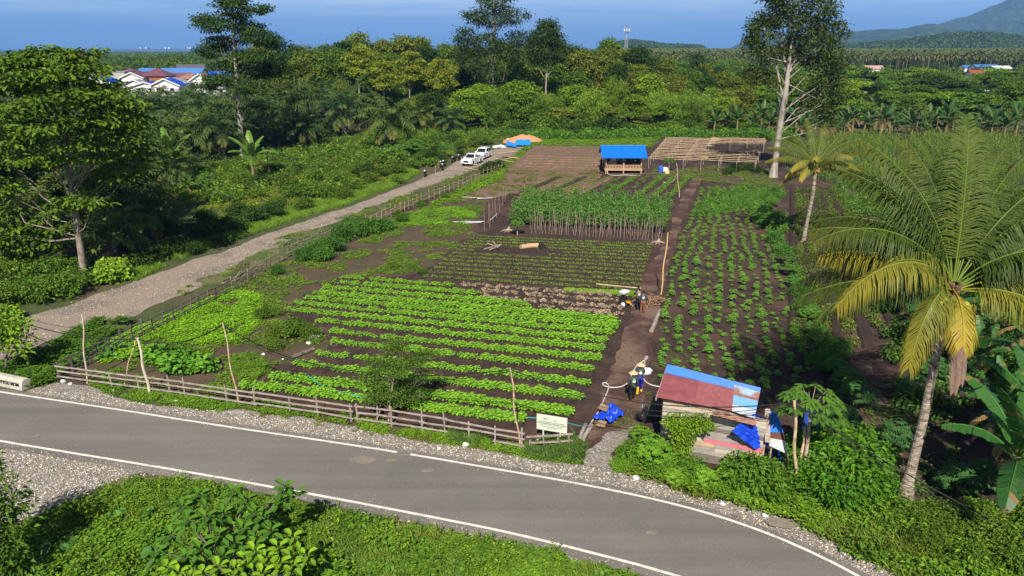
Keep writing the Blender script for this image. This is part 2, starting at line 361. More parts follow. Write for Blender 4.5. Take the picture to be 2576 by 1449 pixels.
def gravel_mat(name, a, b, c, dust, dustscale=0.25, scale=14, hi=0.56):
    m = bpy.data.materials.new(name); m.use_nodes = True; t = m.node_tree; bs = t.nodes['Principled BSDF']; bs.inputs['Roughness'].default_value = .9
    g = N(t, 'ShaderNodeNewGeometry'); v = N(t, 'ShaderNodeTexVoronoi'); v.inputs['Scale'].default_value = scale; t.links.new(g.outputs['Position'], v.inputs['Vector'])
    s_ = N(t, 'ShaderNodeSeparateColor'); t.links.new(v.outputs['Color'], s_.inputs[0])
    r = N(t, 'ShaderNodeValToRGB'); r.color_ramp.elements[0].color = col(a); r.color_ramp.elements[1].color = col(c); e = r.color_ramp.elements.new(.5); e.color = col(b)
    r.color_ramp.elements[0].position = .1; r.color_ramp.elements[1].position = .95
    t.links.new(s_.outputs[0], r.inputs[0])
    n = N(t, 'ShaderNodeTexNoise'); n.inputs['Scale'].default_value = dustscale; n.inputs['Detail'].default_value = 7; t.links.new(g.outputs['Position'], n.inputs['Vector'])
    mr_ = N(t, 'ShaderNodeMapRange'); mr_.inputs[1].default_value = .44; mr_.inputs[2].default_value = hi; t.links.new(n.outputs[0], mr_.inputs[0])
    mx = N(t, 'ShaderNodeMix', data_type='RGBA'); mx.inputs[7].default_value = col(dust); t.links.new(r.outputs[0], mx.inputs[6])
    m2 = N(t, 'ShaderNodeMath', operation='MULTIPLY'); m2.inputs[1].default_value = .65; t.links.new(mr_.outputs[0], m2.inputs[0]); t.links.new(m2.outputs[0], mx.inputs[0])
    t.links.new(mx.outputs[2], bs.inputs['Base Color'])
    bp = N(t, 'ShaderNodeBump'); bp.inputs['Distance'].default_value = .05; t.links.new(v.outputs['Distance'], bp.inputs['Height']); bp.invert = True; t.links.new(bp.outputs[0], bs.inputs['Normal'])
    return m
M_GRAVEL = gravel_mat('gravel', (0.13, 0.103, 0.082), (0.28, 0.228, 0.185), (0.48, 0.41, 0.345), (0.30, 0.23, 0.175), 0.3, 15, .50)
M_SHOULDER = gravel_mat('shoulder_gravel', (0.12, 0.105, 0.09), (0.38, 0.34, 0.295), (0.72, 0.67, 0.58), (0.24, 0.20, 0.16), 0.9, 17, .62)

ground = sheet('ground', [Vector(p) for p in ((-15000, -150, 0), (15000, -150, 0), (15000, 19000, 0), (-15000, 19000, 0))], 0, M_GROUND)
M_SEA = mat('sea_water', (0.004, 0.045, 0.15), (0.006, 0.06, 0.19), 0.01, 0.35, 0.0, spec=0.2)
sheet('sea', [Vector(p) for p in ((-14900, 2300, 0), (-1200, 2350, 0), (200, 2700, 0), (1500, 4000, 0), (5500, 12000, 0), (8000, 18900, 0), (-14900, 18900, 0))], 0.3, M_SEA)

# mountains: height fields with a traced ridge line, thousands of metres off
M_MTN = mat('mountain_forest', (0.006, 0.022, 0.008), (0.045, 0.085, 0.026), 0.022, 0.95, 22.0, detail=9, bscale=0.02, lo=.4, hi=.6)
HILLTREES = []
def ridge(name, prof, Y0, depth, seed, rough=0.22, trees=False):
    px = [p[0] for p in prof]; py = [p[1] for p in prof]; nx, ny = 420, 60
    mb = MB(); V = np.zeros((ny, nx, 3))
    for i in range(nx):
        q = px[0] + (px[-1] - px[0]) * i / (nx - 1); Hh = ZT(np.interp(q, px, py), Y0); x0 = PX(q, Y0).x
        for j in range(ny):
            t = j / (ny - 1) * 2 - 1; y = Y0 + t * depth; s_ = max(0, 1 - abs(t) ** 1.25)
            k = noise.fractal(Vector((x0 / 420 + seed, y / 420, seed)), .9, 2.1, 6)
            kr = abs(noise.noise(Vector((x0 / 260 + seed, y / 900, seed + 5))))
            z = Hh * s_ * (1 + rough * 1.6 * k * (abs(t) * 1.6 + .12) - kr * abs(t) * .5) + k * 9 * (1 if 2 < j < ny - 3 else 0)
            V[j, i] = (x0 * y / Y0, y, max(z, -0.5) if 0 < j < ny - 1 else -0.5)
    i = np.arange(ny - 1)[:, None] * nx; j = np.arange(nx - 1)[None]
    mb.add(V.reshape(-1, 3), np.stack([i + j, i + j + 1, i + nx + j + 1, i + nx + j], -1).reshape(-1, 4), smooth=True)
    if trees: q_ = V[:ny // 2 + 6].reshape(-1, 3); HILLTREES.append(q_[q_[:, 2] > 1])
    o = mb.obj(name, M_MTN); o['kind'] = 'structure'; return o
ridge('mountain', [(2200, 121), (2290, 88), (2350, 62), (2417, 38), (2484, 10), (2520, -2), (2600, -25), (2750, -40), (2950, 10), (3200, 121)], 6800, 2600, 3.3)
ridge('hill', [(1835, 124), (1860, 112), (1878, 102), (1950, 92), (2030, 84), (2129, 76), (2200, 74), (2267, 71), (2340, 62), (2400, 72), (2480, 80), (2576, 84), (2700, 80), (2900, 100), (3000, 124)], 4300, 1300, 9.1)
ridge('hill', [(1540, 124), (1570, 114), (1590, 111), (1620, 113), (1680, 120), (1760, 124)], 2100, 350, 21.0, trees=True)
ridge('hill', [(2080, 125), (2180, 116), (2270, 110), (2330, 103), (2380, 95), (2480, 95), (2560, 101), (2700, 100), (2850, 112), (3000, 125)], 1900, 420, 33.0, trees=True)

# --- garden soil and paths
garden_px = [(150, 960), (500, 1005), (860, 1060), (1060, 1090), (1310, 1130), (1450, 1128), (1500, 1085), (1560, 1090), (1640, 1120), (1720, 1190), (1950, 1230), (2250, 1250), (2400, 1270), (2720, 1280),
             (2720, 900), (2420, 800), (2250, 620), (2150, 500), (2060, 455), (1975, 425), (1950, 385), (1935, 349), (1680, 346), (1500, 352), (1330, 362), (1262, 420), (1190, 455), (1040, 515), (860, 590), (720, 650), (520, 745), (330, 850)]
sheet('garden_soil', jag(pxy(garden_px), 1.2, .5, 4), 0.02, M_SOIL)
sheet('weedy_ground', jag(pxy([(160, 955), (560, 1000), (640, 965), (700, 925), (840, 895), (830, 850), (715, 810), (770, 755), (850, 700), (1050, 690), (1180, 600), (1210, 560), (1230, 500), (1150, 500), (1060, 520), (930, 560), (860, 595), (720, 655), (520, 750), (330, 850)]), .8, 1.2, 8), 0.035, M_WEEDSOIL)
sheet('weedy_ground', jag(pxy([(1120, 505), (1230, 500), (1330, 480), (1480, 478), (1510, 445), (1500, 425), (1270, 428), (1200, 460)]), .8, 1.2, 2), 0.036, M_DRYSOIL)
sheet('dry_field', jag(pxy([(1262, 430), (1520, 432), (1520, 365), (1345, 365)]), 1, .6, 5), 0.05, M_DRYSOIL)
sheet('grass_verge', jag(pxy([(1345, 366), (1640, 372), (1660, 352), (1520, 346), (1370, 350)]), 1, .6, 5), 0.055, M_GRASSG)
sheet('grass_verge', jag(pxy([(1630, 450), (1760, 455), (1900, 470), (1960, 470), (1950, 425), (1800, 418), (1640, 428)]), 1, .6, 6), 0.04, M_WEEDSOIL)
sheet('dirt_path', jag(pxy([(1470, 1135), (1500, 1050), (1545, 900), (1590, 790), (1590, 745), (1640, 660), (1680, 600), (1695, 530), (1740, 452), (1640, 440), (1500, 437), (1500, 427), (1640, 428), (1765, 452), (1725, 530), (1700, 610), (1675, 700), (1655, 790), (1640, 900), (1625, 980), (1620, 1060), (1600, 1110), (1520, 1170)]), .7, .3, 1), 0.045, M_PATH)
sheet('dirt_path', jag(pxy([(1985, 470), (2010, 470), (2050, 600), (2130, 780), (2230, 1000), (2330, 1230), (2190, 1180), (2110, 900), (2040, 700), (1995, 560)]), .7, .4, 12), 0.045, M_PATH)

# --- asphalt road with its painted edge lines
up_line = [(-260, 950), (-120, 971), (0, 989), (167, 1014), (333, 1039), (500, 1066), (667, 1091), (859, 1119), (1059, 1151), (1242, 1183), (1425, 1214), (1559, 1241), (1717, 1275), (1884, 1326), (2017, 1379), (2150, 1446), (2290, 1530), (2420, 1640)]
lo_line = [(-260, 1070), (-120, 1092), (0, 1113), (167, 1141), (333, 1168), (547, 1204), (733, 1238), (859, 1261), (1025, 1293), (1159, 1319), (1292, 1346), (1425, 1379), (1559, 1413), (1682, 1446), (1850, 1500), (2000, 1570), (2150, 1680)]
def smooth_path(P, n=160):
    P = [Vector(p) for p in P]; d = [0]
    for a, b in zip(P, P[1:]): d.append(d[-1] + (b - a).length)
    s_ = np.linspace(0, d[-1], n); q = np.stack([np.interp(s_, d, [p[k] for p in P]) for k in range(3)], -1)
    ker = np.ones(13) / 13; pad = 6
    for k in range(3):
        e_ = np.concatenate([q[0, k] + (np.arange(-pad, 0)) * (q[1, k] - q[0, k]), q[:, k], q[-1, k] + np.arange(1, pad + 1) * (q[-1, k] - q[-2, k])])
        q[:, k] = np.convolve(e_, ker, 'valid')
    return q
UL = smooth_path(pxy(up_line)); LL = smooth_path(pxy(lo_line))
def strip(A, off0, off1, z, mb, mat_=0, gaps=(), rag=0.0, seed=0):
    T = np.gradient(A, axis=0); T[:, 2] = 0; T = unit(T); Nn = np.stack([-T[:, 1], T[:, 0], T[:, 2] * 0], -1)
    r = np.array([noise.noise(Vector((k * 2.7, seed, 1))) * rag for k in range(len(A))]); r2 = np.array([noise.noise(Vector((k * 2.9, seed + 9, 1))) * rag for k in range(len(A))])
    a = A + Nn * (off0 + r)[:, None]; b = A + Nn * (off1 + r2)[:, None]; a[:, 2] = z; b[:, 2] = z; v = np.stack([a, b], 1).reshape(-1, 3)
    f = [[2 * i + 1, 2 * i, 2 * i + 2, 2 * i + 3] for i in range(len(A) - 1) if i not in gaps]
    mb.add(v, f, mat_); return v
M_ASPH = mat('asphalt', (0.165, 0.148, 0.128), (0.128, 0.120, 0.110), 0.35, 0.82, 0.012, detail=9, lo=.3, hi=.7, c3=(0.165, 0.150, 0.130), scale3=0.08, bscale=60, spec=.35)
tN = M_ASPH.node_tree
# fine aggregate speckle, plus long pale wheel streaks along the road
_bs = tN.nodes['Principled BSDF']; _prev = _bs.inputs['Base Color'].links[0].from_socket
_g = N(tN, 'ShaderNodeNewGeometry'); _n = N(tN, 'ShaderNodeTexNoise'); _n.inputs['Scale'].default_value = 45; _n.inputs['Detail'].default_value = 3; tN.links.new(_g.outputs['Position'], _n.inputs['Vector'])
_r = N(tN, 'ShaderNodeMapRange'); _r.inputs[1].default_value = .3; _r.inputs[2].default_value = .7; _r.inputs[3].default_value = .66; _r.inputs[4].default_value = 1.34; tN.links.new(_n.outputs[0], _r.inputs[0])
_v = N(tN, 'ShaderNodeVectorMath', operation='SCALE'); tN.links.new(_prev, _v.inputs[0]); tN.links.new(_r.outputs[0], _v.inputs['Scale'])
_n2 = N(tN, 'ShaderNodeTexNoise'); _n2.inputs['Scale'].default_value = 1.0; _n2.inputs['Detail'].default_value = 5
_mp = N(tN, 'ShaderNodeMapping'); _mp.inputs['Rotation'].default_value = (0, 0, math.radians(17)); _mp.inputs['Scale'].default_value = (.06, 1.3, 1); tN.links.new(_g.outputs['Position'], _mp.inputs[0]); tN.links.new(_mp.outputs[0], _n2.inputs['Vector'])
_r2 = N(tN, 'ShaderNodeMapRange'); _r2.inputs[1].default_value = .35; _r2.inputs[2].default_value = .7; _r2.inputs[3].default_value = .87; _r2.inputs[4].default_value = 1.12; tN.links.new(_n2.outputs[0], _r2.inputs[0])
_v2 = N(tN, 'ShaderNodeVectorMath', operation='SCALE'); tN.links.new(_v.outputs[0], _v2.inputs[0]); tN.links.new(_r2.outputs[0], _v2.inputs['Scale']); tN.links.new(_v2.outputs[0], _bs.inputs['Base Color'])
# road body: a slab 6 cm proud of the verge
def road_edge(A, off, rag, seed):
    T = unit(np.gradient(A, axis=0)); Nn = np.stack([-T[:, 1], T[:, 0], T[:, 2] * 0], -1)
    r = np.array([noise.noise(Vector((k * 1.7, seed, 1))) * rag for k in range(len(A))]); return A + Nn * (off + r)[:, None]
mb = MB(); a = road_edge(UL, .38, .10, 0); b = road_edge(LL, -.42, .16, 7); n_ = len(a)
a[:, 2] = .07; b[:, 2] = .07; m1 = a * .5 + b * .5; m1[:, 2] = .10; a0 = a.copy(); a0[:, 2] = .0; b0 = b.copy(); b0[:, 2] = .0
for A_, B_ in ((a, m1), (m1, b), (a0, a), (b, b0)):
    v = np.stack([A_, B_], 1).reshape(-1, 3); mb.add(v, [[2 * i, 2 * i + 1, 2 * i + 3, 2 * i + 2] for i in range(n_ - 1)], smooth=True)
road = mb.obj('road', M_ASPH); road['kind'] = 'structure'
M_LINE = mat('road_paint', (0.66, 0.62, 0.55), (0.44, 0.41, 0.37), 3.0, 0.7, detail=9, lo=.45, hi=.75)
mb = MB(); strip(UL, -.07, .07, .088, mb, gaps=(90, 91), rag=.02); up_l = mb.obj('edge_line', M_LINE); up_l['kind'] = 'structure'
mb = MB(); strip(LL, -.07, .07, .088, mb, gaps=(), rag=.02, seed=3)
lo_l = mb.obj('edge_line', M_LINE)
sheet('gravel_drive', jag(pxy([(1468, 1172), (1478, 1150), (1500, 1118), (1520, 1102), (1560, 1088), (1592, 1075), (1604, 1085), (1598, 1108), (1560, 1122), (1540, 1145), (1545, 1180), (1520, 1190)]), .35, .35, 30), .055, M_SHOULDER); lo_l['kind'] = 'structure'
for px_, py_, r_ in ((912, 1162, .42), (1075, 1189, .2), (985, 1163, .18), (1968, 1321 + 0, .42), (90, 1102, .16), (265, 1083, .12), (1640, 1345, .16), (1855, 1300, .14)):
    c_ = G(px_, py_); P_ = [c_ + Vector((math.cos(t) * r_ * 1.5, math.sin(t) * r_ * .8, 0)) * (1 + .35 * noise.noise(Vector((t * 1.3, px_, 0)))) for t in np.linspace(0, 6.28, 22)[:-1]]
    sheet('dust_stain', P_, .105, mat('dust', (0.235, 0.19, 0.14), (0.165, 0.145, 0.12), 6, .9, detail=8, lo=.35, hi=.6))

# --- gravel shoulders
def from_line(A, off, i0=0, i1=None): 
    T = unit(np.gradient(A, axis=0)); Nn = np.stack([-T[:, 1], T[:, 0], T[:, 2] * 0], -1); q = (A + Nn * off)[i0:i1]; return [Vector((p[0], p[1], 0)) for p in q]
near_up = from_line(UL, .2, 8, 150)
far_up = pxy([(2420, 1449 + 60), (2260, 1440), (2160, 1400), (2060, 1340), (1960, 1300), (1850, 1262), (1740, 1250), (1660, 1220), (1600, 1190), (1530, 1175), (1520, 1150), (1530, 1120), (1548, 1100), (1590, 1105), (1590, 1070), (1560, 1060), (1525, 1075), (1510, 1100), (1490, 1150), (1470, 1168), (1370, 1162), (1290, 1142), (1210, 1128), (1150, 1120), (1075, 1110), (980, 1092), (880, 1070), (820, 1062), (790, 1050), (700, 1045), (600, 1030), (560, 1035), (400, 1020), (290, 1000), (250, 985), (215, 968), (145, 963), (100, 972), (66, 983), (0, 985), (-150, 965)])
sheet('gravel_shoulder', jag(near_up + far_up, .5, .35, 3), .012, M_SHOULDER)
lowside = from_line(LL, -.2, 0, 60)
sheet('gravel_shoulder', jag(lowside + pxy([(430, 1190), (340, 1192), (300, 1205), (240, 1225), (200, 1260), (130, 1275), (90, 1300), (0, 1320), (-200, 1300)]), .5, .3, 6), .012, M_SHOULDER)
sheet('gravel_shoulder', jag(from_line(LL, -.2, 74, 122) + pxy([(1500, 1425), (1350, 1385), (1200, 1350), (1060, 1320), (960, 1300), (860, 1280)]), .5, .35, 9), .011, M_SHOULDER)
# --- gravel road running off to the left
gl = [(-160, 880), (-40, 815), (93, 791), (167, 770), (240, 740), (307, 723), (367, 696), (427, 680), (493, 650), (567, 633), (610, 613), (667, 590), (730, 570), (827, 535), (859, 528), (982, 481), (1046, 458), (1066, 445), (1112, 431), (1150, 405), (1175, 392), (1226, 380), (1276, 369), (1290, 355), (1370, 352)]
gr = [(1350, 368), (1300, 385), (1259, 403), (1192, 430), (1126, 453), (1092, 463), (1039, 480), (1029, 490), (992, 503), (922, 523), (859, 556), (827, 566), (783, 580), (740, 597), (710, 620), (650, 640), (615, 655), (567, 688), (530, 712), (483, 735), (420, 755), (370, 775), (330, 800), (300, 810), (243, 806), (200, 826), (160, 843), (90, 873), (43, 893), (-60, 925), (-200, 960)]
sheet('gravel_road', jag(pxy(gl + gr), .6, .25, 15), .03, M_GRAVEL)
for P_, z_ in (([(610, 655), (660, 628), (720, 625), (735, 645), (700, 665), (640, 672)], .042), ([(690, 600), (760, 580), (850, 570), (790, 592), (740, 605)], .043), ([(500, 700), (560, 685), (585, 700), (560, 715), (500, 722)], .044), ([(940, 520), (1000, 505), (1010, 515), (960, 532)], .045)):
    sheet('grass_verge', jag(pxy(P_), .4, .5, z_ * 1000), z_, M_GRASSG)
# verge strips beside roads and the lower foreground
sheet('grass_verge', jag(pxy([(40, 905), (90, 880), (200, 830), (300, 815), (360, 790), (280, 850), (150, 950), (110, 975), (66, 975), (30, 945)]), .5, .4, 2), .016, M_GRASSG)
sheet('grass_verge', jag(from_line(LL, -.75, 52, 90) + pxy([(1150, 1345), (1500, 1430), (1700, 1500), (1900, 1580), (1500, 1700), (600, 1700), (-200, 1600), (-200, 1330), (0, 1330), (140, 1280), (220, 1250), (260, 1215), (330, 1195)]), .5, .3, 20), .014, M_GRASSG)

# --- raised beds (soil ridges)
def bed(a, b, width, h, seed, m=M_BED, name='planting_bed', z=.03):
    a = Vector(a); b = Vector(b); d = (b - a); L = d.length; d.normalize(); n = Vector((-d.y, d.x, 0)); k = max(2, int(L / .5)); prof = [(-.5, 0), (-.4, .6), (-.25, 1), (.25, 1), (.4, .6), (.5, 0)]
    V = []
    for i in range(k + 1):
        p = a + d * L * i / k
        for q, hh in prof:
            w_ = noise.noise(Vector((p.x * .8, p.y * .8 + q * 3, seed)))
            V.append(p + n * (q * width + w_ * .12) + Vector((0, 0, z + hh * h * (1 + .4 * w_))))
    mb = MB(); m_ = len(prof); f = [[i * m_ + j, (i + 1) * m_ + j, (i + 1) * m_ + j + 1, i * m_ + j + 1] for i in range(k) for j in range(m_ - 1)]
    mb.add([tuple(v) for v in V], f, smooth=True)
    for e0 in (0, k): mb.add([tuple(V[e0 * m_ + j]) for j in range(m_)], [[0, 1, 4, 5], [1, 2, 3, 4]] if e0 else [[5, 4, 1, 0], [4, 3, 2, 1]])
    o = mb.obj(name, m); o['kind'] = 'structure'; return o
# (y at column 859, slope, left end, right end)
GREENS = [(1004, .128, 612, 1320, 1.0), (973, .122, 690, 1443, 1.0), (934, .118, 745, 1462, .75), (901, .112, 805, 1480, .62), (868, .106, 838, 1493, .62), (842, .103, 832, 1508, .72),
          (818, .100, 800, 1519, .75), (797, .098, 722, 1530, .8), (778, .096, 742, 1543, .75), (762, .094, 772, 1553, .9), (747, .092, 795, 1556, .95), (731, .088, 820, 1336, .8), (716, .080, 845, 1206, .7), (702, .075, 862, 1140, .55)]
WITHERED = [(735, .083, 1345, 1558), (722, .080, 1215, 1562), (708, .077, 1215, 1570), (697, .072, 1160, 1572)]
SEED = [(y, .050 + (y - 600) * .00012, 1190 - (y - 603) * 1.12, 1643 - (y - 603) * .33) for y in (603, 609.5, 616.5, 624, 632, 640.5, 649.5, 659, 669, 679.5, 690.5, 702, 714)]
def rowpts(y, s_, xl, xr, x0=859): return G(xl, y + (xl - x0) * s_), G(xr, y + (xr - x0) * s_)
for i, (y, s_, xl, xr, q) in enumerate(GREENS): bed(*rowpts(y, s_, xl, xr), 1.25, .13, i)
for i, (y, s_, xl, xr) in enumerate(WITHERED): bed(*rowpts(y, s_, xl, xr), 1.15, .12, i + 20)
for i, (y, s_, xl, xr) in enumerate(SEED): bed(*rowpts(y, s_, xl, xr, 1300), 1.05, .12, i + 40)
# back field beds, pale furrows across, and furrows running away behind the beans
for i, y in enumerate((424, 416.5, 410, 404, 398.5)): bed(G(1305 + (424 - y) * .9, y - 6), G(1515, y), 1.3, .16, 70 + i, M_DRYSOIL)
for i in range(11):
    x0, x1 = 1262 + i * 42, 1404 + i * 33
    bed(G(x0, 512 if i < 1 else 500), G(x1, 446), 1.15, .14, 90 + i, M_DRYSOIL if i in (1, 3, 4) else M_BED)
for i in range(5): bed(G(2000 + i * 62, 1000 - abs(i - 1) * 60), G(1996 + i * 22, 475), .9, .20, 120 + i, M_BED)
# ================================================================== PLANTS: ONE OF EACH KIND
GA = 2.39996
def rdir(rg, n):
    v = rg.normal(size=(n, 3)); return unit(v)
def cluster_leaves(mb, rg, centers, lpc, ls, cr, flat=.5, up=.8, ctint=None, shape='diamond', asp=.55, axis=None, droop=.25):
    """leaf sprays: lpc leaves round each centre, in flattened discs, leaning outward"""
    n = len(centers); c = np.repeat(np.asarray(centers), lpc, 0); m = len(c)
    off = rg.normal(size=(m, 3)) * cr * .55 * np.array([1, 1, flat])
    D = unit(off * np.array([1, 1, .5]) + rg.normal(size=(m, 3)) * cr * .25 + np.array([0, 0, -.12 * cr]))
    Nn = unit(rg.normal(size=(m, 3)) * .55 + np.array([0, 0, up]))
    ct = rg.uniform(.15, .75, n) if ctint is None else ctint
    t = np.clip(np.repeat(ct, lpc) + rg.uniform(-.2, .25, m), 0, 1)
    L = ls * rg.uniform(.7, 1.3, m)
    add_leaves(mb, c + off, D, Nn, L, L * asp, 0, t, 0, shape, .12, droop)
def crown_points(rg, lobes, ncl, inner=.5):
    vol = np.array([(l[3] * l[4] * l[5]) ** (2 / 3) for l in lobes]); k = rg.choice(len(lobes), ncl, p=vol / vol.sum())
    L = np.array(lobes, float)[k]; d = rdir(rg, ncl); r = rg.uniform(inner ** 2, 1, ncl) ** .5
    p = L[:, :3] + d * L[:, 3:6] * r[:, None]; return p
def limbs_to(mb, trunk, lobes, r0, rg, mat_=0, sub=3):
    T = np.asarray(trunk, float)
    for l in lobes:
        c = np.array(l[:3]); zs = max(T[0, 2] + .22 * (T[-1, 2] - T[0, 2]), c[2] - max(l[3], l[4]) * 2.0); zs = min(zs, T[-1, 2])
        a = np.array([np.interp(zs, T[:, 2], T[:, 0]), np.interp(zs, T[:, 2], T[:, 1]), zs])
        m = (a + c) / 2 + rg.normal(size=3) * .12 * np.linalg.norm(c - a) + np.array([0, 0, -.05]) * np.linalg.norm(c - a); mb.tube([a, m, c], [min(r0 * .22, .085), min(r0 * .15, .055), min(r0 * .07, .025)], 5, mat_, cap=False)
        for j in range(sub):
            d = rdir(rg, 1)[0] * np.array(l[3:6]) * .85; s_ = a + (c - a) * rg.uniform(.45, .95)
            mb.tube([s_, (s_ + c + d) / 2 + rg.normal(size=3) * .1, c + d], [min(r0 * .11, .035), min(r0 * .07, .025), .01], 4, mat_, cap=False)
def tree_proto(seed, trunk, r0, lobes, ncl, lpc, ls, cr, bark, flat=.5, up=.8, shape='diamond', inner=.5, sub=3, asp=.55, extra=None, droop=.25):
    rg = np.random.RandomState(seed); mt = MB(); mc = MB(); T = np.asarray(trunk, float)
    kk = len(T); mt.tube(T, np.linspace(r0, r0 * .35, kk), 8, 0, cap=False)
    mt.tube([T[0] - [0, 0, .3], T[0] + [0, 0, .2 * r0], T[0] + [0, 0, 3 * r0]], [r0 * 1.7, r0 * 1.35, r0 * .98], 8, 0, cap=False)
    limbs_to(mt, T, lobes, r0, rg, 0, sub)
    P = crown_points(rg, lobes, ncl, inner); cluster_leaves(mc, rg, P, lpc, ls, cr, flat, up, shape=shape, asp=asp, droop=droop)
    if extra: extra(mt, mc, rg)
    return dict(parts=[('trunk', mt.mesh('trunk', bark)), ('crown', mc.mesh('crown', M_LEAF))])
def rand_lobes(rg, n, R, z0, z1, top=.5, lr=(.34, .66)):
    out_ = []
    for i in range(n):
        t = (i + .5) / n; z = z0 + (z1 - z0) * t; env = R * (math.sin(math.pi * min(1, .18 + .82 * (t ** top))) ** .5); a = i * GA + rg.uniform(-.4, .4); d = env * rg.uniform(.35, .75)
        q = rg.uniform(*lr) * R; out_.append((math.cos(a) * d, math.sin(a) * d, z, q, q, q * rg.uniform(.6, .85)))
    return out_
def build(proto, name, loc, rz=0.0, scale=1.0, color=None, label=None, cat=None, group=None):
    r = empty(name, loc, rz, scale, label, cat, group)
    for nm, me in proto['parts']:
        o = bpy.data.objects.new(nm, me); link(o); o.parent = r
        if color: o.color = (*color, 1)
    return r
def single(me, name, loc, rz=0.0, scale=1.0, color=None, label=None, cat=None, group=None):
    o = bpy.data.objects.new(name, me); link(o); o.location = loc; o.rotation_euler = (0, 0, rz); o.scale = (scale,) * 3 if isinstance(scale, (int, float)) else scale
    if color: o.color = (*color, 1)
    return tag(o, label, cat, group)

# forest trees, about 14 m, used at 150 m and more
FT = []
for s_ in range(7):
    rg = np.random.RandomState(100 + s_); R = rg.uniform(3.3, 4.4); H = 14
    lobes = rand_lobes(rg, 11, R, 4.5, H - 1.6, lr=(.34, .52))
    tr = [(0, 0, 0), (rg.uniform(-.3, .3), rg.uniform(-.3, .3), 4), (rg.uniform(-.6, .6), rg.uniform(-.5, .5), 8), (rg.uniform(-.6, .6), 0, 12)]
    FT.append(tree_proto(s_ + 1, tr, .24, lobes, 330, 27, .50, 1.05, [M_GREYBARK, M_PALEBARK][s_ % 2], flat=.4, up=1.0))
# spreading layered tree (flat tiers), about 8 m
UT = []
for s_ in range(4):
    rg = np.random.RandomState(200 + s_); lobes = []
    for i in range(11):
        a = i * GA; d = rg.uniform(.5, 3.3); z = 6.8 - d * .55 + rg.uniform(-.7, .5); q = rg.uniform(1.2, 1.9); lobes.append((math.cos(a) * d, math.sin(a) * d, z, q, q, .38))
    for i in range(5):
        a = i * GA * 1.7; d = rg.uniform(2.2, 3.6); lobes.append((math.cos(a) * d, math.sin(a) * d, rg.uniform(2.6, 4), 1.2, 1.2, .4))
    UT.append(tree_proto(s_ + 21, [(0, 0, 0), (.2, 0, 2.5), (0, .2, 5)], .2, lobes, 300, 26, .46, .8, M_GREYBARK, flat=.22, up=1.3, inner=.2, sub=1))
# bamboo-like drooping olive clumps
def bamboo_extra(mt, mc, rg):
    for i in range(16):
        a = rg.uniform(0, 6.28); d = rg.uniform(1, 3.2); h = rg.uniform(8, 13)
        mt.tube([(math.cos(a) * .4, math.sin(a) * .4, 0), (math.cos(a) * d * .4, math.sin(a) * d * .4, h * .6), (math.cos(a) * d, math.sin(a) * d, h), (math.cos(a) * d * 1.35, math.sin(a) * d * 1.35, h * .93)], [.07, .06, .03, .01], 4, 0, cap=False)
BT = [tree_proto(31 + k, [(0, 0, 0), (0, 0, 3)], .1, [(math.cos(i * GA) * 1.9, math.sin(i * GA) * 1.9, 4.5 + i * .8, 1.5, 1.5, 1.5) for i in range(9)] + [(0, 0, 3, 2.4, 2.4, 2.2)], 210, 26, .46, .9, M_STEM, flat=.9, up=.2, asp=.3, extra=bamboo_extra, sub=0, droop=.6) for k in range(2)]
# low bushes (about 2.2 m tall, 3 m wide) without a single stem
def bush_proto(seed, R=1.5, H=2.0, ncl=90, lpc=22, ls=.22, cr=.4, n=7, shape='diamond', asp=.55, up=.8, flat=.5):
    rg = np.random.RandomState(seed); mt = MB(); mc = MB(); lobes = []
    for i in range(n):
        a = i * GA; d = R * .55 * math.sqrt((i + .3) / n); q = R * rg.uniform(.38, .55); z = max(q * .5, (H - q * .8) * (1 - .45 * (d / R)) * rg.uniform(.7, 1)); lobes.append((math.cos(a) * d, math.sin(a) * d, z, q, q, q * .9))
        mt.tube([(math.cos(a) * .1, math.sin(a) * .1, -.05), (math.cos(a) * d * .5, math.sin(a) * d * .5, z * .5), (math.cos(a) * d, math.sin(a) * d, z)], [.035, .025, .012], 4)
    P = crown_points(rg, lobes, ncl, .55); P[:, 2] = np.maximum(P[:, 2], .12)
    cluster_leaves(mc, rg, P, lpc, ls, cr, flat, up, shape=shape, asp=asp)
    return dict(parts=[('stem', mt.mesh('stem', M_STEM)), ('foliage', mc.mesh('foliage', M_LEAF))])
BU = [bush_proto(40 + k) for k in range(4)]
BUC = [bush_proto(50 + k, 1.4, 1.8, 110, 24, .17, .34, 8) for k in range(2)]      # finer leaves for near bushes
BUL = [bush_proto(55 + k, 1.5, 1.7, 60, 14, .34, .4, 7, 'round', .8) for k in range(2)]  # big heart-shaped leaves

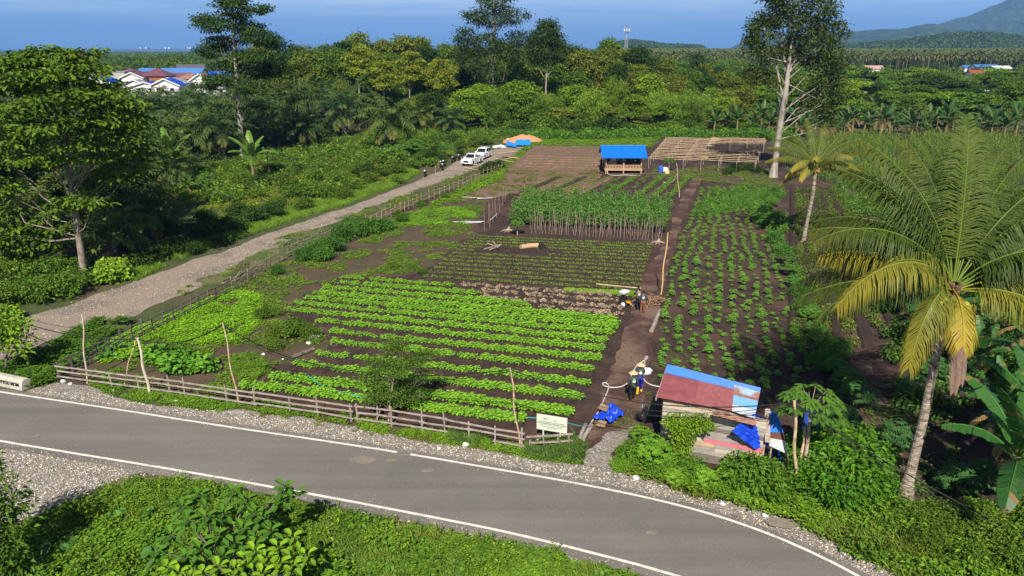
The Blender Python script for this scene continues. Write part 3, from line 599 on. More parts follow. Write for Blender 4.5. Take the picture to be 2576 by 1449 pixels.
# palm fronds
def frond(mb, base, az, elev, L, droop, pairs=36, llen=.8, lw=.05, tint=.5, dry=0.0, tipdry=0.0, hang=.35, rach=.035, mr=1, twist=0.0, jit=.12, rg=None, bare=.14, segs=10, double=False):
    rg = rg or np.random; k = segs; P = [np.array(base, float)]; Tn = []
    for i in range(k):
        t = i / k; el = elev - droop * t ** 1.25; d = np.array([math.cos(az + twist * t) * math.cos(el), math.sin(az + twist * t) * math.cos(el), math.sin(el)]); Tn.append(d); P.append(P[-1] + d * L / k)
    P = np.array(P); Tn = np.array(Tn + [Tn[-1]])
    mb.tube(P, np.linspace(rach, rach * .2, k + 1), 4, mr, cap=False, tint=.6, dry=dry)
    t = np.linspace(bare, .995, pairs); idx = t * k
    C = np.stack([np.interp(idx, np.arange(k + 1), P[:, j]) for j in range(3)], -1); T = unit(np.stack([np.interp(idx, np.arange(k + 1), Tn[:, j]) for j in range(3)], -1))
    S = unit(np.cross(T, np.array([0, 0, 1.0])) + 1e-6); U = np.cross(S, T)
    ln = llen * np.clip(np.sin(math.pi * (.12 + .80 * t)), .15, 1) ** .7
    for sg in (-1, 1):
        m = pairs; h = hang + rg.uniform(-jit, jit, m)
        D = unit(S * sg + T * (.35 + .5 * t[:, None]) + U * (.25 - h * .2)[:, None] - np.array([0, 0, 1]) * h[:, None] + rg.normal(size=(m, 3)) * jit * .6)
        tn = np.clip(tint + rg.uniform(-.15, .15, m), 0, 1); dr = np.clip(dry + tipdry * np.clip((t - .45) / .55, 0, 1) ** 1.2 + rg.uniform(-.06, .06, m), 0, 1)
        if double:   # leaflet in two lengths, the outer one hanging
            l = ln[:, None]; W = unit(np.cross(D, U)) * lw * .5; mid = C + D * l * .5; D2 = unit(D * .70 - np.array([0, 0, 1]) * (.35 + .85 * hang)); tip = mid + D2 * l * .55
            v = np.stack([C - W * .6, C + W * .6, mid + W, mid - W, tip], 1); b = np.arange(m)[:, None] * 5
            mb.add(v.reshape(-1, 3), b + [0, 1, 2, 3], 0, tn, dr); mb.add(v.reshape(-1, 3), b + [3, 2, 4], 0, tn, dr)
        else: add_leaves(mb, C, D, U + 0 * D, ln, lw, 0, tn, dr, 'diamond', .1, .12 + hang * .2)
    return P
M_RACH = leaf_mat('palm_rachis', rough=.5, trans=0, lo=.9, hi=1.7, yel=(1.5, 1.1, .8))
def oil_palm_proto(seed, L=6.4, trunk_h=3.6, n=30):
    rg = np.random.RandomState(seed); mt = MB(); mc = MB()
    mt.tube([(0, 0, -.2), (0, 0, trunk_h * .5), (0, 0, trunk_h), (0, 0, trunk_h + .6)], [.48, .42, .5, .25], 9)
    for i in range(46):      # old leaf bases on the trunk
        a = i * GA; z = .2 + trunk_h * i / 46; mt.beam((math.cos(a) * .34, math.sin(a) * .34, z), (math.cos(a) * .66, math.sin(a) * .66, z + .28), .14, .07)
    for i in range(n):
        t = i / n; el = math.radians(84 - 92 * t + rg.uniform(-6, 6)); a = i * GA + rg.uniform(-.15, .15)
        frond(mc, (math.cos(a) * .2, math.sin(a) * .2, trunk_h + .35 - t * .3), a, el, L * (.75 + .25 * math.sin(math.pi * min(1, t + .25))) * rg.uniform(.9, 1.05), math.radians(70 + 30 * rg.rand()), 30, 1.2, .17, .60 - .45 * t + rg.uniform(-.12, .15), 0.0, .10 if t < .7 else .25, .45, .05, 0, rg.uniform(-.3, .3), .28, rg)
    return dict(parts=[('trunk', mt.mesh('trunk', M_BARK)), ('crown', mc.mesh('crown', M_FROND))])
OP = [oil_palm_proto(60 + k) for k in range(4)]
def dead_fronds(mc, rg, h, n=6, L=4): 
    for i in range(n):
        a = rg.uniform(0, 6.28); frond(mc, (0, 0, h), a, math.radians(-35), L, math.radians(55), 26, .7, .06, .3, 1.0, 0, .9, .04, 0, 0, .3, rg)
def coconut_proto(seed, h=11, L=4.2, n=20, lw=.11, pairs=26):
    rg = np.random.RandomState(seed); mt = MB(); mc = MB(); lean = rg.uniform(-1, 1, 2)
    pts = [(lean[0] * t ** 1.6, lean[1] * t ** 1.6, h * t - .2 * (t == 0)) for t in np.linspace(0, 1, 6)]; mt.tube(pts, [.22, .16, .14, .13, .12, .14], 7)
    for i in range(n):
        t = i / n; a = i * GA; el = math.radians(80 - 105 * t + rg.uniform(-8, 8))
        frond(mc, pts[-1], a, el, L * rg.uniform(.85, 1.08), math.radians(75 + 30 * rg.rand()), pairs, .75, lw, .6 - .25 * t + rg.uniform(-.1, .15), 0, .35 if t > .6 else .12, .6, .035, 0, rg.uniform(-.3, .3), .2, rg, segs=7)
    return dict(parts=[('trunk', mt.mesh('trunk', M_GREYBARK)), ('crown', mc.mesh('crown', M_FROND))])
CP_ = [coconut_proto(70 + k) for k in range(3)]

# banana plants
M_BLEAF = leaf_mat('banana_leaf', rough=.42, trans=.3, spec=.35, lo=.5, hi=1.5, drycol=(.27, .155, .06))
M_PSEUDO = mat('banana_stem', (0.16, 0.18, 0.06), (0.16, 0.09, 0.045), 2.5, .6, local=True, stretch=(1, 1, .3))
def banana_leaf(mb, base, az, elev, L, W, droop, tint, dry=0.0, rg=None, torn=.3, k=9):
    P = [np.array(base, float)]; el0 = elev; Tn = []
    for i in range(k):
        t = i / k; el = el0 - droop * max(0, t - .15) ** 1.1; d = np.array([math.cos(az) * math.cos(el), math.sin(az) * math.cos(el), math.sin(el)]); Tn.append(d); P.append(P[-1] + d * L / k)
    P = np.array(P); Tn = np.array(Tn + [Tn[-1]]); S = np.array([-math.sin(az), math.cos(az), 0])
    mb.tube(P, np.linspace(.035, .008, k + 1), 4, 0, cap=False, tint=.95, dry=dry * .6)
    w_ = W * .5 * np.clip(np.sin(math.pi * np.linspace(.03, .97, k + 1)) ** .45, .06, 1); w_[:2] *= [.08, .45]
    for sg in (-1, 1):
        for i in range(1, k):
            for h_ in range(2):
                t0, t1 = i + h_ * .5, i + (h_ + 1) * .5 - (.07 if rg.rand() < torn else 0)
                a, b = [np.array([np.interp(q, np.arange(k + 1), P[:, j]) for j in range(3)]) for q in (t0, t1)]; wa, wb = np.interp(t0, np.arange(k + 1), w_), np.interp(t1, np.arange(k + 1), w_)
                dr = (.16 + .25 * rg.rand() * torn); ed = np.clip(dry + (rg.rand() < .12 * torn * 2) * .8, 0, 1)
                va, vb = a + S * sg * wa - [0, 0, wa * dr * 2] + Tn[i] * wa * .35, b + S * sg * wb - [0, 0, wb * dr * 2] + Tn[i] * wb * .35
                mb.add([a, va, vb, b] if sg > 0 else [a, b, vb, va], [[0, 1, 2, 3]], 0, np.clip(tint + rg.uniform(-.1, .1), 0, 1), ed)
def banana_proto(seed, h=2.2, L=2.3, n=10, torn=.4, dead=2):
    rg = np.random.RandomState(seed); mt = MB(); mc = MB(); mt.tube([(0, 0, -.1), (.03, 0, h * .5), (.05, .03, h)], [.16, .13, .08], 8)
    for i in range(n):
        t = i / n; a = i * GA + rg.uniform(-.3, .3); banana_leaf(mc, (0.04, .02, h * (.97 - .12 * t)), a, math.radians(82 - 60 * t), L * rg.uniform(.85, 1.1), .58, math.radians(45 + 65 * t), .6 - .35 * t + rg.uniform(-.1, .1), 0, rg, torn)
    for i in range(dead):
        a = rg.uniform(0, 6.28); banana_leaf(mc, (0.04, .02, h * .8), a, math.radians(-10), L * .8, .36, math.radians(85), .6, rg.uniform(.7, 1), rg, .9)
    return dict(parts=[('stem', mt.mesh('stem', M_PSEUDO)), ('leaves', mc.mesh('leaves', M_BLEAF))])
BN = [banana_proto(80 + k) for k in range(4)]
M_CASS = leaf_mat('palmate_leaf', trans=.28, rough=.5, lo=.6, hi=1.55)
def palmate(mb, rg, c, az, size, fingers=7, tint=.5, droop=.35, w=.26, tilt=.0):
    out_d = np.array([math.cos(az), math.sin(az), -tilt]); m = fingers; ang = az + np.linspace(-1.9, 1.9, m)
    D = np.stack([np.cos(ang), np.sin(ang), np.full(m, -droop)], -1) + rg.normal(size=(m, 3)) * .08
    ln = size * (.6 + .4 * np.cos((ang - az) * .6)); add_leaves(mb, np.repeat([c], m, 0), D, np.tile([0, 0, 1.], (m, 1)) + D * .1, ln, ln * w * 1.6, 0, np.clip(tint + rg.uniform(-.1, .1, m), 0, 1), 0, 'diamond', .06, .1)
def cassava_fn(h=.55, n=9, size=.22, R=.28, fingers=5):
    def fn(mb, rg):
        mb.tube([(0, 0, -.03), (.02, .01, h * .5), (0, .02, h)], [.018, .014, .01], 4, 1)
        for i in range(n):
            a = i * GA; t = i / n; z = h * (1 - .6 * t); r = R * (.35 + .65 * t); c = np.array([math.cos(a) * r, math.sin(a) * r, z + .05 + .02 * rg.rand()])
            mb.tube([(0, 0, z * .9), c], [.007, .005], 3, 1, cap=False); palmate(mb, rg, c, a, size * rg.uniform(.8, 1.15), fingers, .65 - .3 * t)
    return fn
def mk(fn, seed, name, mats): mb = MB(); fn(mb, np.random.RandomState(seed)); return mb.mesh(name, mats)
CASS = [mk(cassava_fn(rgh, nn, sz, RR), 5 + i, 'cassava', [M_CASS, M_STEM]) for i, (rgh, nn, sz, RR) in enumerate(((.45, 10, .24, .28), (.6, 13, .26, .34), (.35, 8, .22, .22), (.75, 15, .27, .38)))]
CASS_BIG = [dict(parts=[('stem', mk(lambda mb, rg: [mb.tube([(0, 0, -.1), (math.cos(i * 2.1) * .25, math.sin(i * 2.1) * .25, .9), (math.cos(i * 2.1) * .5, math.sin(i * 2.1) * .5, 1.7)], [.03, .022, .012], 5) for i in range(4)], 1, 'stem', M_STEM)),
    ('leaves', mk(lambda mb, rg: [palmate(mb, rg, np.array([math.cos(i * GA) * r_, math.sin(i * GA) * r_, z_]), i * GA, .32, 7, rg.uniform(.2, .8)) for i in range(130) for r_, z_ in [(lambda d: (d, 1.0 + 1.15 * (1 - (d / 1.15) ** 2) * rg.uniform(.55, 1)))(1.15 * math.sqrt(rg.rand()))]], s_, 'leaves', M_CASS))]) for s_ in (1, 2, 3)]
def papaya_proto(seed, h=3.2, n=16, size=.55, pet=.9):
    rg = np.random.RandomState(seed); mt = MB(); mc = MB(); mt.tube([(0, 0, -.1), (.1, 0, h * .5), (.05, .05, h)], [.09, .07, .05], 7)
    for i in range(n):
        a = i * GA; t = i / n; el = math.radians(65 - 75 * t); c = np.array([.05 + math.cos(a) * math.cos(el) * pet, .05 + math.sin(a) * math.cos(el) * pet, h + math.sin(el) * pet * .8])
        mt.tube([(.05, .05, h - .25 * t), c], [.016, .01], 4, 0, cap=False); palmate(mc, rg, c, a, size * rg.uniform(.85, 1.1), 9, .65 - .4 * t, .4, .3); palmate(mc, rg, c + [0, 0, .04], a + .2, size * .6, 7, .7 - .4 * t, .2, .3)
    return dict(parts=[('trunk', mt.mesh('trunk', M_STICK)), ('crown', mc.mesh('crown', M_CASS))])
PAP = [papaya_proto(90), papaya_proto(91, 1.5, 15, .5, .7)]

# small templates that are spread in great numbers
def greens_fn(n=9, R=.17, L=.17, z=.14):
    def fn(mb, rg):
        a = np.arange(n) * GA; r = R * np.sqrt((np.arange(n) + .4) / n); D = np.stack([np.cos(a), np.sin(a), .75 - 1.0 * r / R], -1)
        C = np.stack([np.cos(a) * r * .5, np.sin(a) * r * .5, np.full(n, .03)], -1) + np.array([0, 0, 1]) * (z * (1 - .5 * r / R))[:, None]
        Nn = np.stack([-np.cos(a) * .3, -np.sin(a) * .3, np.ones(n)], -1) + rg.normal(size=(n, 3)) * .25
        add_leaves(mb, C, D, Nn, L * rg.uniform(.8, 1.25, n), L * .8, 0, rg.uniform(.25, .85, n), 0, 'round', .12, .25)
    return fn
T_GREEN = [template(greens_fn(), 1), template(greens_fn(11, .24, .22, .2), 2), template(greens_fn(7, .17, .17, .12), 3)]
T_TUFT = [template(lambda mb, rg: add_leaves(mb, rg.normal(size=(7, 3)) * [.03, .03, 0], np.stack([np.cos(np.arange(7) * GA), np.sin(np.arange(7) * GA), rg.uniform(.6, 1.6, 7)], -1), np.tile([0, 0, 1.], (7, 1)) + rg.normal(size=(7, 3)) * .2, .22, .07, 0, rg.uniform(.3, .9, 7), 0, 'diamond', .05, .15), k) for k in range(2)]
T_GRASS = [template(lambda mb, rg: add_leaves(mb, rg.normal(size=(12, 3)) * [.07, .07, 0], np.stack([np.cos(np.arange(12) * GA) * .6, np.sin(np.arange(12) * GA) * .6, rg.uniform(.6, 1.8, 12)], -1), rg.normal(size=(12, 3)) + [0, 0, .5], rg.uniform(.2, .42, 12), .022, 0, rg.uniform(.2, .9, 12), 0, 'blade', 0, .2), k) for k in range(3)]
T_WEED = [template(lambda mb, rg: add_leaves(mb, np.stack([rg.normal(size=12) * .10, rg.normal(size=12) * .10, rg.uniform(.02, .17, 12)], -1), np.stack([np.cos(np.arange(12) * GA), np.sin(np.arange(12) * GA), rg.uniform(-.1, .6, 12)], -1), rg.normal(size=(12, 3)) * .4 + [0, 0, 1], rg.uniform(.08, .15, 12), .085, 0, rg.uniform(.1, .9, 12), 0, 'diamond', .12, .15), k) for k in range(4)]
T_HEART = [template(lambda mb, rg: add_leaves(mb, np.stack([rg.normal(size=6) * .14, rg.normal(size=6) * .14, rg.uniform(.15, .5, 6)], -1), np.stack([np.cos(np.arange(6) * GA), np.sin(np.arange(6) * GA), rg.uniform(-.5, .2, 6)], -1), rg.normal(size=(6, 3)) * .3 + [0, -.4, 1], rg.uniform(.22, .36, 6), .24, 0, rg.uniform(.2, .9, 6), 0, 'round', .1, .2), k) for k in range(3)]
T_SHRUBLET = [template(lambda mb, rg: cluster_leaves(mb, rg, rdir(rg, 9) * [.3, .3, .2] + [0, 0, .32], 9, .15, .2, .6, .7), k) for k in range(3)]
def corn_fn(mb, rg):
    h = 1.9; mb.tube([(0, 0, 0), (.03, 0, h)], [.015, .008], 3, 0, cap=False, tint=.5)
    for i in range(9):
        a = i * math.pi + rg.uniform(-.5, .5) + (i // 4); z = .25 + i * .18; d = np.array([math.cos(a), math.sin(a), 0]); p0 = np.array([0, 0, z]); p1 = p0 + d * .22 + [0, 0, .28]; p2 = p1 + d * .28 + [0, 0, -.08]; p3 = p2 + d * .12 + [0, 0, -.3]; s_ = np.array([-d[1], d[0], 0]) * .045
        mb.add([p0 - s_ * .4, p0 + s_ * .4, p1 + s_, p1 - s_, p2 + s_ * .8, p2 - s_ * .8, p3], [[0, 1, 2, 3], [3, 2, 4, 5]], 0, rg.uniform(.3, .9)); mb.add([p2 + s_ * .8, p2 - s_ * .8, p3], [[0, 1, 2]], 0, .5)
    for i in range(4): a = i * 1.57; mb.add([(0, 0, h), (.02, 0, h), (math.cos(a) * .1, math.sin(a) * .1, h + .28)], [[0, 1, 2]], 0, .9, .7)
T_CORN = [template(corn_fn, k) for k in range(3)]
def fartree_fn(mb, rg):
    lob = rand_lobes(rg, 7, 4.4, 3, 10.5); P = crown_points(rg, lob, 60, .6); cluster_leaves(mb, rg, P, 6, 1.25, 1.2, .6, .9)
    mb.tube([(0, 0, 0), (0, 0, 8)], [.3, .15], 4, 0, cap=False, tint=.2, dry=.5)
T_FARTREE = [template(fartree_fn, k) for k in range(5)]
def farpalm_fn(mb, rg):
    h = 12; mb.tube([(0, 0, 0), (.3, 0, h)], [.16, .12], 4, 0, cap=False, tint=.3, dry=.12)
    for i in range(17):
        a = i * GA; el = math.radians(75 - 105 * i / 17); p = np.array([.3, 0, h]); 
        for k in range(4):
            e_ = el - math.radians(22) * k; d = np.array([math.cos(a) * math.cos(e_), math.sin(a) * math.cos(e_), math.sin(e_)]); q = p + d * 1.15; s_ = np.array([-math.sin(a), math.cos(a), 0]) * (.5, .62, .5, .2)[k]; s0 = np.array([-math.sin(a), math.cos(a), 0]) * (.15, .5, .62, .5)[k]; dn = np.array([0, 0, -.35])
            t_ = np.clip(.75 - .4 * i / 17 + rg.uniform(-.15, .15), 0, 1); mb.add([p, p + s0 + dn, q + s_ + dn, q, p - s0 + dn, q - s_ + dn], [[0, 1, 2, 3], [0, 3, 5, 4]], 0, t_, .25 * (i > 11)); p = q
T_FARPALM = [template(farpalm_fn, k) for k in range(3)]

def stuff(name, T, sets, color, m=None, mats=None, label=None):
    """sets: list of (x, y, z, scale, dtint)"""
    mb = MB(); rg = np.random.RandomState(hash(name) % 1000 if False else len(name) * 7)
    for x, y, z, s_, dt in sets:
        n = len(x)
        if n == 0: continue
        kind = rg.randint(0, len(T), n); rot = rg.uniform(0, 6.28, n); pos = np.stack([x, y, np.broadcast_to(z, (n,))], -1); s_ = np.broadcast_to(s_, (n,)); dt = np.broadcast_to(dt, (n,))
        for k in range(len(T)):
            q = kind == k; spread(mb, T[k], pos[q], rot[q], s_[q], dt[q])
    o = mb.obj(name, mats or [m or M_LEAF], color=color); o['kind'] = 'stuff'
    if label: o['label'] = label
    return o
# ================================================================== PLANTS IN THEIR PLACES
R0 = random.Random(7)
C_DARK = (.034, .078, .013); C_MID = (.080, .160, .018); C_BRIGHT = (.135, .255, .022); C_OLIVE = (.125, .175, .022); C_BLUE = (.030, .080, .034)
TONE = [(C_DARK, 'dark green'), (C_MID, 'mid green'), (C_BRIGHT, 'bright green'), (C_OLIVE, 'olive green')]
def jit(c, k=.15): f = 1 + R0.uniform(-k, k); return (c[0] * f * (1 + R0.uniform(-.1, .1)), c[1] * f, c[2] * f)
def mark(px):
    for a, t in ((420, 'above the left palm grove'), (730, 'near the tall left tree'), (1010, 'left of the parked cars'), (1150, 'behind the parked cars'), (1330, 'around the tall middle tree'), (1460, 'behind the sand heap'), (1640, 'behind the blue-roofed pavilion'), (1820, 'behind the bamboo trellis'), (1930, 'behind the trellis end'), (2140, 'behind the tall pale-trunked tree'), (2360, 'behind the banana row'), (9999, 'at the far right')):
        if px < a: return t
forest = []
def forest_row(px0, px1, n, Y, Yj, tops, protos, h0, tones, rowname, wide=1.0, minh=3):
    for i in range(n):
        px = px0 + (px1 - px0) * (i + .5 + R0.uniform(-.42, .42)) / n; y = Y + R0.uniform(-Yj, Yj); top = np.interp(px, [t[0] for t in tops], [t[1] for t in tops]) + R0.uniform(-9, 14)
        h = max(minh, ZT(top, y) * 1.10); s = h / h0; c, tn = TONE[R0.choice(tones)]; pr = R0.choice(protos)
        nm, ct = ('bamboo_clump', 'bamboo') if pr in BT else ('shrub', 'shrub') if pr in BU else ('forest_tree', 'tree')
        o = build(pr, nm, PX(px, y), R0.uniform(0, 6.28), (s * wide * R0.uniform(.9, 1.15), s * wide * R0.uniform(.9, 1.15), s), jit(c), cat=ct, group=rowname)
        forest.append((px, o, f"{tn} {ct if ct != 'bamboo' else 'bamboo clump'} {mark(px)}, {rowname}"))
forest_row(615, 1935, 38, 232, 12, [(600, 135), (640, 128), (700, 108), (760, 122), (830, 117), (900, 98), (960, 110), (1040, 102), (1100, 126), (1150, 122), (1330, 118), (1440, 112), (1480, 118), (1560, 125), (1640, 142), (1700, 160), (1800, 172), (1940, 178)], FT, 14, [0, 0, 1, 3], 'back row', .95)
forest_row(600, 2120, 42, 205, 8, [(600, 160), (700, 150), (860, 135), (1000, 132), (1100, 155), (1200, 140), (1320, 150), (1450, 140), (1560, 160), (1700, 185), (1900, 195), (2120, 190)], FT + BT[:1], 14, [0, 1, 1, 3, 3], 'third row', 1.0)
forest_row(840, 2130, 42, 186, 7, [(850, 215), (1000, 185), (1100, 170), (1240, 190), (1340, 205), (1450, 195), (1600, 200), (1700, 218), (1900, 225), (2120, 215)], FT + BT + UT, 13, [0, 1, 1, 2, 3], 'second row', 1.05)
forest_row(1020, 1910, 32, 171, 5, [(1020, 265), (1240, 235), (1340, 232), (1450, 240), (1600, 240), (1750, 245), (1900, 265)], FT[:3] + UT + BT, 12, [0, 1, 2, 2, 3], 'front row', 1.35)
forest_row(1280, 1905, 30, 163, 2.5, [(1060, 318), (1240, 312), (1340, 290), (1600, 300), (1900, 318)], BU, 2.1, [0, 1, 1, 2], 'bush row at field edge', 1.1, 2.6)
# spreading canopies on the right
for i in range(95):
    px = R0.uniform(1900, 2680); y = 178 + 165 * (i / 95) ** 1.2 + R0.uniform(-5, 5); h = R0.uniform(6.5, 9.5) * (1 + (y - 178) / 700); s = h / 7.6; c, tn = TONE[R0.choice([0, 1, 1, 2])]
    o = build(R0.choice(UT + UT + FT[:2]), 'canopy_tree', PX(px, y), R0.uniform(0, 6.28), (s * 1.25, s * 1.25, s if True else s), jit(c), cat='tree', group='spreading trees beyond the banana row')
    if o.children[0].data in [m for p in FT for _, m in p['parts']]: o.scale = (s * .62, s * .62, s * .52)
    forest.append((px, o, f"{tn} spreading tree {mark(px)}, {'near' if y < 215 else 'middle' if y < 270 else 'far'} part"))
for px, y, top, c in ((1747, 260, 120, 0), (1705, 270, 150, 0), (1790, 250, 170, 0), (1525, 250, 74, 1), (1075, 420, 100, 0), (1100, 430, 118, 0), (2040, 190, 158, 2), (1440, 240, 118, 0), (2330, 330, 170, 1), (1290, 180, 205, 3)):
    h = ZT(top, y); s = h / 14.5; o = build(FT[(px // 7) % 7], 'forest_tree', PX(px, y), px * .7, (s * .8, s * .8, s), jit(TONE[c][0]), cat='tree', group='trees standing clear of the forest'); forest.append((px, o, f"{TONE[c][1]} lone tree rising {mark(px)}"))

# tall individual trees, crowns laid out lobe by lobe
def custom_tree(name, label, base, trunk_px, lobes_px, r0, ncl, lpc, ls, cr, color, bark, flat=.5, seed=1, Y=None, shape='diamond', inner=.45, sub=3, extra=None, up=.8, asp=.55, droop=.25, cat='tree'):
    B = G(*base) if Y is None else PX(base[0], Y); Y = B.y
    tr = [(0, 0, 0)] + [tuple(PX(x, Y + dy, ZT(y, Y)) - B) for x, y, dy in trunk_px]; lob = []
    for x, y, dy, r, rz in lobes_px: p = PX(x, Y + dy, ZT(y, Y + dy)) - B; lob.append((p.x, p.y, p.z, r, r, rz))
    pr = tree_proto(seed, tr, r0, lob, ncl, lpc, ls, cr, bark, flat, up, shape, inner, sub, asp, (lambda a, b, c: extra(a, b, c, B)) if extra else None, droop)
    return build(pr, name, B, 0, 1, color, label, cat)
custom_tree('tall_tree', 'tall dark tree with tiered branches rising above the village on the left', (612, 398), [(606, 330, 0), (598, 240, 0), (593, 160, 0), (585, 60, 0), (580, -20, 0)],
    [(585, 20, 0, 3.4, 2.0), (620, 70, 2, 3.0, 1.4), (540, 60, -2, 3.0, 1.3), (655, 95, 0, 3.0, 1.2), (510, 45, 1, 1.6, .8), (560, 110, 2, 3.2, 1.4), (640, 140, -2, 3.4, 1.3), (690, 110, 2, 2.2, .9), (525, 130, 0, 2.6, .9), (600, 165, 2, 3.4, 1.2), (560, 200, -1, 3.2, 1.0), (665, 180, 2, 3.2, 1.1), (640, 225, -2, 2.8, .9), (510, 215, 1, 2.2, .7), (690, 160, 3, 2.8, 1.2), (585, -15, 0, 2.6, 1.5), (655, 20, 0, 1.6, .9), (640, 270, 0, 2.2, .7)], .48, 760, 27, .42, .85, jit(C_DARK, 0), M_PALEBARK, .35, 3)
custom_tree('emergent_tree', 'tallest sparse-crowned tree in the middle of the forest, cut by the top edge', (1240, 335), [(1240, 250, 0), (1238, 160, 0), (1245, 60, 0), (1240, -10, 0)],
    [(1250, 0, 0, 4.0, 2.2), (1200, 40, 0, 3.2, 1.6), (1295, 40, 0, 3.4, 1.8), (1240, 50, 0, 4.0, 2.2), (1310, 95, 2, 3.0, 1.8), (1175, 90, 0, 2.6, 1.8), (1225, 110, 0, 4.2, 2.6), (1280, 130, 0, 3.4, 2.4), (1180, 150, 0, 3.4, 2.6), (1230, 180, 0, 4.2, 2.4), (1160, 110, 0, 1.6, 2.0), (1275, -25, 0, 3.0, 2)], .5, 620, 24, .48, 1.0, (.040, .075, .022), M_PALEBARK, .6, 5, Y=176, inner=.55, sub=5)
custom_tree('round_crowned_tree', 'tall tree with round crown and pale forked trunk right of the emergent tree', (1374, 335), [(1372, 260, 0), (1374, 200, 0), (1375, 130, 0)],
    [(1375, 85, 0, 3.2, 2.6), (1350, 105, 0, 2.3, 1.8), (1398, 100, 0, 2.4, 2.0), (1372, 130, 0, 3.4, 1.9), (1400, 145, 0, 2.2, 1.3), (1352, 150, 0, 2.4, 1.4), (1380, 62, 0, 2.0, 1.4)], .34, 360, 27, .48, .9, (.038, .078, .018), M_PALEBARK, .6, 6, Y=178)
def fork(mt, mc, rg, B):
    for pts in ([(1948, 440), (1958, 330), (1966, 230), (1950, 150)], [(1975, 262), (1985, 190), (1990, 130)], [(1968, 240), (1992, 165), (2010, 130)], [(1980, 200), (1972, 150), (1960, 90)]):
        mt.tube([tuple(PX(x, B.y + (.7 if i else .3), ZT(y, B.y)) - B) for i, (x, y) in enumerate(pts)], np.linspace(.27, .10, len(pts)), 7, 0, cap=False)
custom_tree('tall_tree', 'tall tree with thick pale twin trunk standing at the right end of the trellis', (1945, 447), [(1956, 360, 0), (1966, 290, 0), (1978, 220, 0), (1985, 150, 0), (1995, 60, 0)],
    [(1990, 5, 0, 2.9, 1.9), (1940, 38, 0, 2.3, 1.6), (2055, 25, 0, 2.6, 1.9), (1915, 85, 0, 2.0, 1.5), (2095, 80, 0, 1.8, 1.7), (1980, 65, 0, 2.7, 1.8), (2045, 95, 0, 2.8, 1.9), (1925, 135, 0, 2.2, 1.5), (2098, 130, 0, 1.5, 1.5), (1985, 128, 1, 2.3, 1.2), (2060, 155, 1, 2.5, 1.4), (1908, 182, 1, 1.8, 1.1), (2085, 200, 1, 2.2, 1.4), (2045, 225, 1.5, 2.0, 1.2), (2030, 262, 1.5, 1.7, .8), (2100, 245, 1, 1.8, 1.1), (1892, 112, 0, 1.2, 1.2), (1955, -10, 0, 2.4, 1.4), (2075, 275, 1.5, 1.7, .8), (2110, 165, 0, 1.2, 1.1), (1900, 60, 0, 1.0, .8), (2060, 60, 2, 1.6, 1.2), (1950, 200, 1, 1.2, .7), (2075, 305, 1.5, 1.2, .6)], .52, 720, 26, .38, .72, (.050, .085, .020), M_PALEBARK, .7, 8, extra=fork, inner=.45)
custom_tree('roadside_tree', 'big leaning tree with layered large-leaved crown left of the gravel road', (212, 702), [(205, 640, 0), (192, 560, 0), (182, 480, 0), (172, 390, 0), (165, 300, 0), (160, 200, 0)],
    [(150, 142, 0, 2.6, .6), (70, 160, 0, 2.5, .6), (215, 175, -1, 2.2, .5), (120, 195, -2, 3.0, .7), (255, 225, 0, 2.2, .6), (30, 215, 0, 2.6, .7), (180, 245, -3, 3.0, .7), (300, 262, 0, 2.0, .5), (90, 265, -2, 2.8, .7), (20, 300, 0, 2.8, .8), (240, 300, -2, 2.6, .6), (335, 310, 0, 1.5, .4), (150, 325, -3, 2.8, .6), (60, 350, -1, 2.6, .6), (300, 345, -1, 1.8, .4), (210, 365, -2, 2.0, .4), (345, 375, 0, 1.2, .4), (20, 400, 0, 2.4, .6), (110, 400, -2, 2.0, .5), (15, 470, 0, 2.0, .7), (200, 500, -1.4, 1.7, .25), (235, 512, -1, 1.3, .22), (165, 518, -1, 1.4, .25), (150, 575, .8, 1.4, .3), (250, 395, -1, 1.5, .35), (280, 440, 1, 1.8, .8), (330, 430, 2, 1.4, .7), (60, 540, 1, 2.2, 1.2), (230, 455, 2, 1.8, .9), (110, 600, 1, 1.6, .8), (0, 600, 0, 2.4, 1.4), (90, 130, 0, 1.4, .5), (215, 130, 1, 1.2, .5), (300, 300, 1, 2.2, .8), (10, 160, -1, 2, .7)], .30, 820, 22, .38, .62, (.075, .150, .015), M_GREYBARK, .28, 9, shape='round', asp=.6, inner=.2, up=1.2)
custom_tree('understorey_tree', 'dark leafy tree at the left edge behind the big roadside tree', (40, 600), [(40, 500, 0), (40, 420, 0)], [(30, 380, 0, 3.5, 2.2), (-40, 430, 0, 3.5, 2.5), (80, 450, 0, 3.2, 2.2), (10, 500, 0, 3.4, 2.2), (140, 400, 3, 2.6, 1.6), (90, 540, 0, 2.6, 1.6), (-20, 320, 2, 3.2, 2)], .25, 330, 24, .36, .8, C_DARK, M_BARK, .5, 10)
custom_tree('understorey_tree', 'dark leafy tree beyond the left edge, reaching over the roadside scrub', (-160, 640), [(-160, 500, 0), (-150, 380, 0)], [(-160, 330, 0, 4, 2.5), (-90, 380, 0, 3.5, 2.2), (-150, 470, 0, 4, 2.5), (-60, 520, 0, 2.5, 2)], .25, 260, 24, .38, .8, C_DARK, M_BARK, .5, 11)
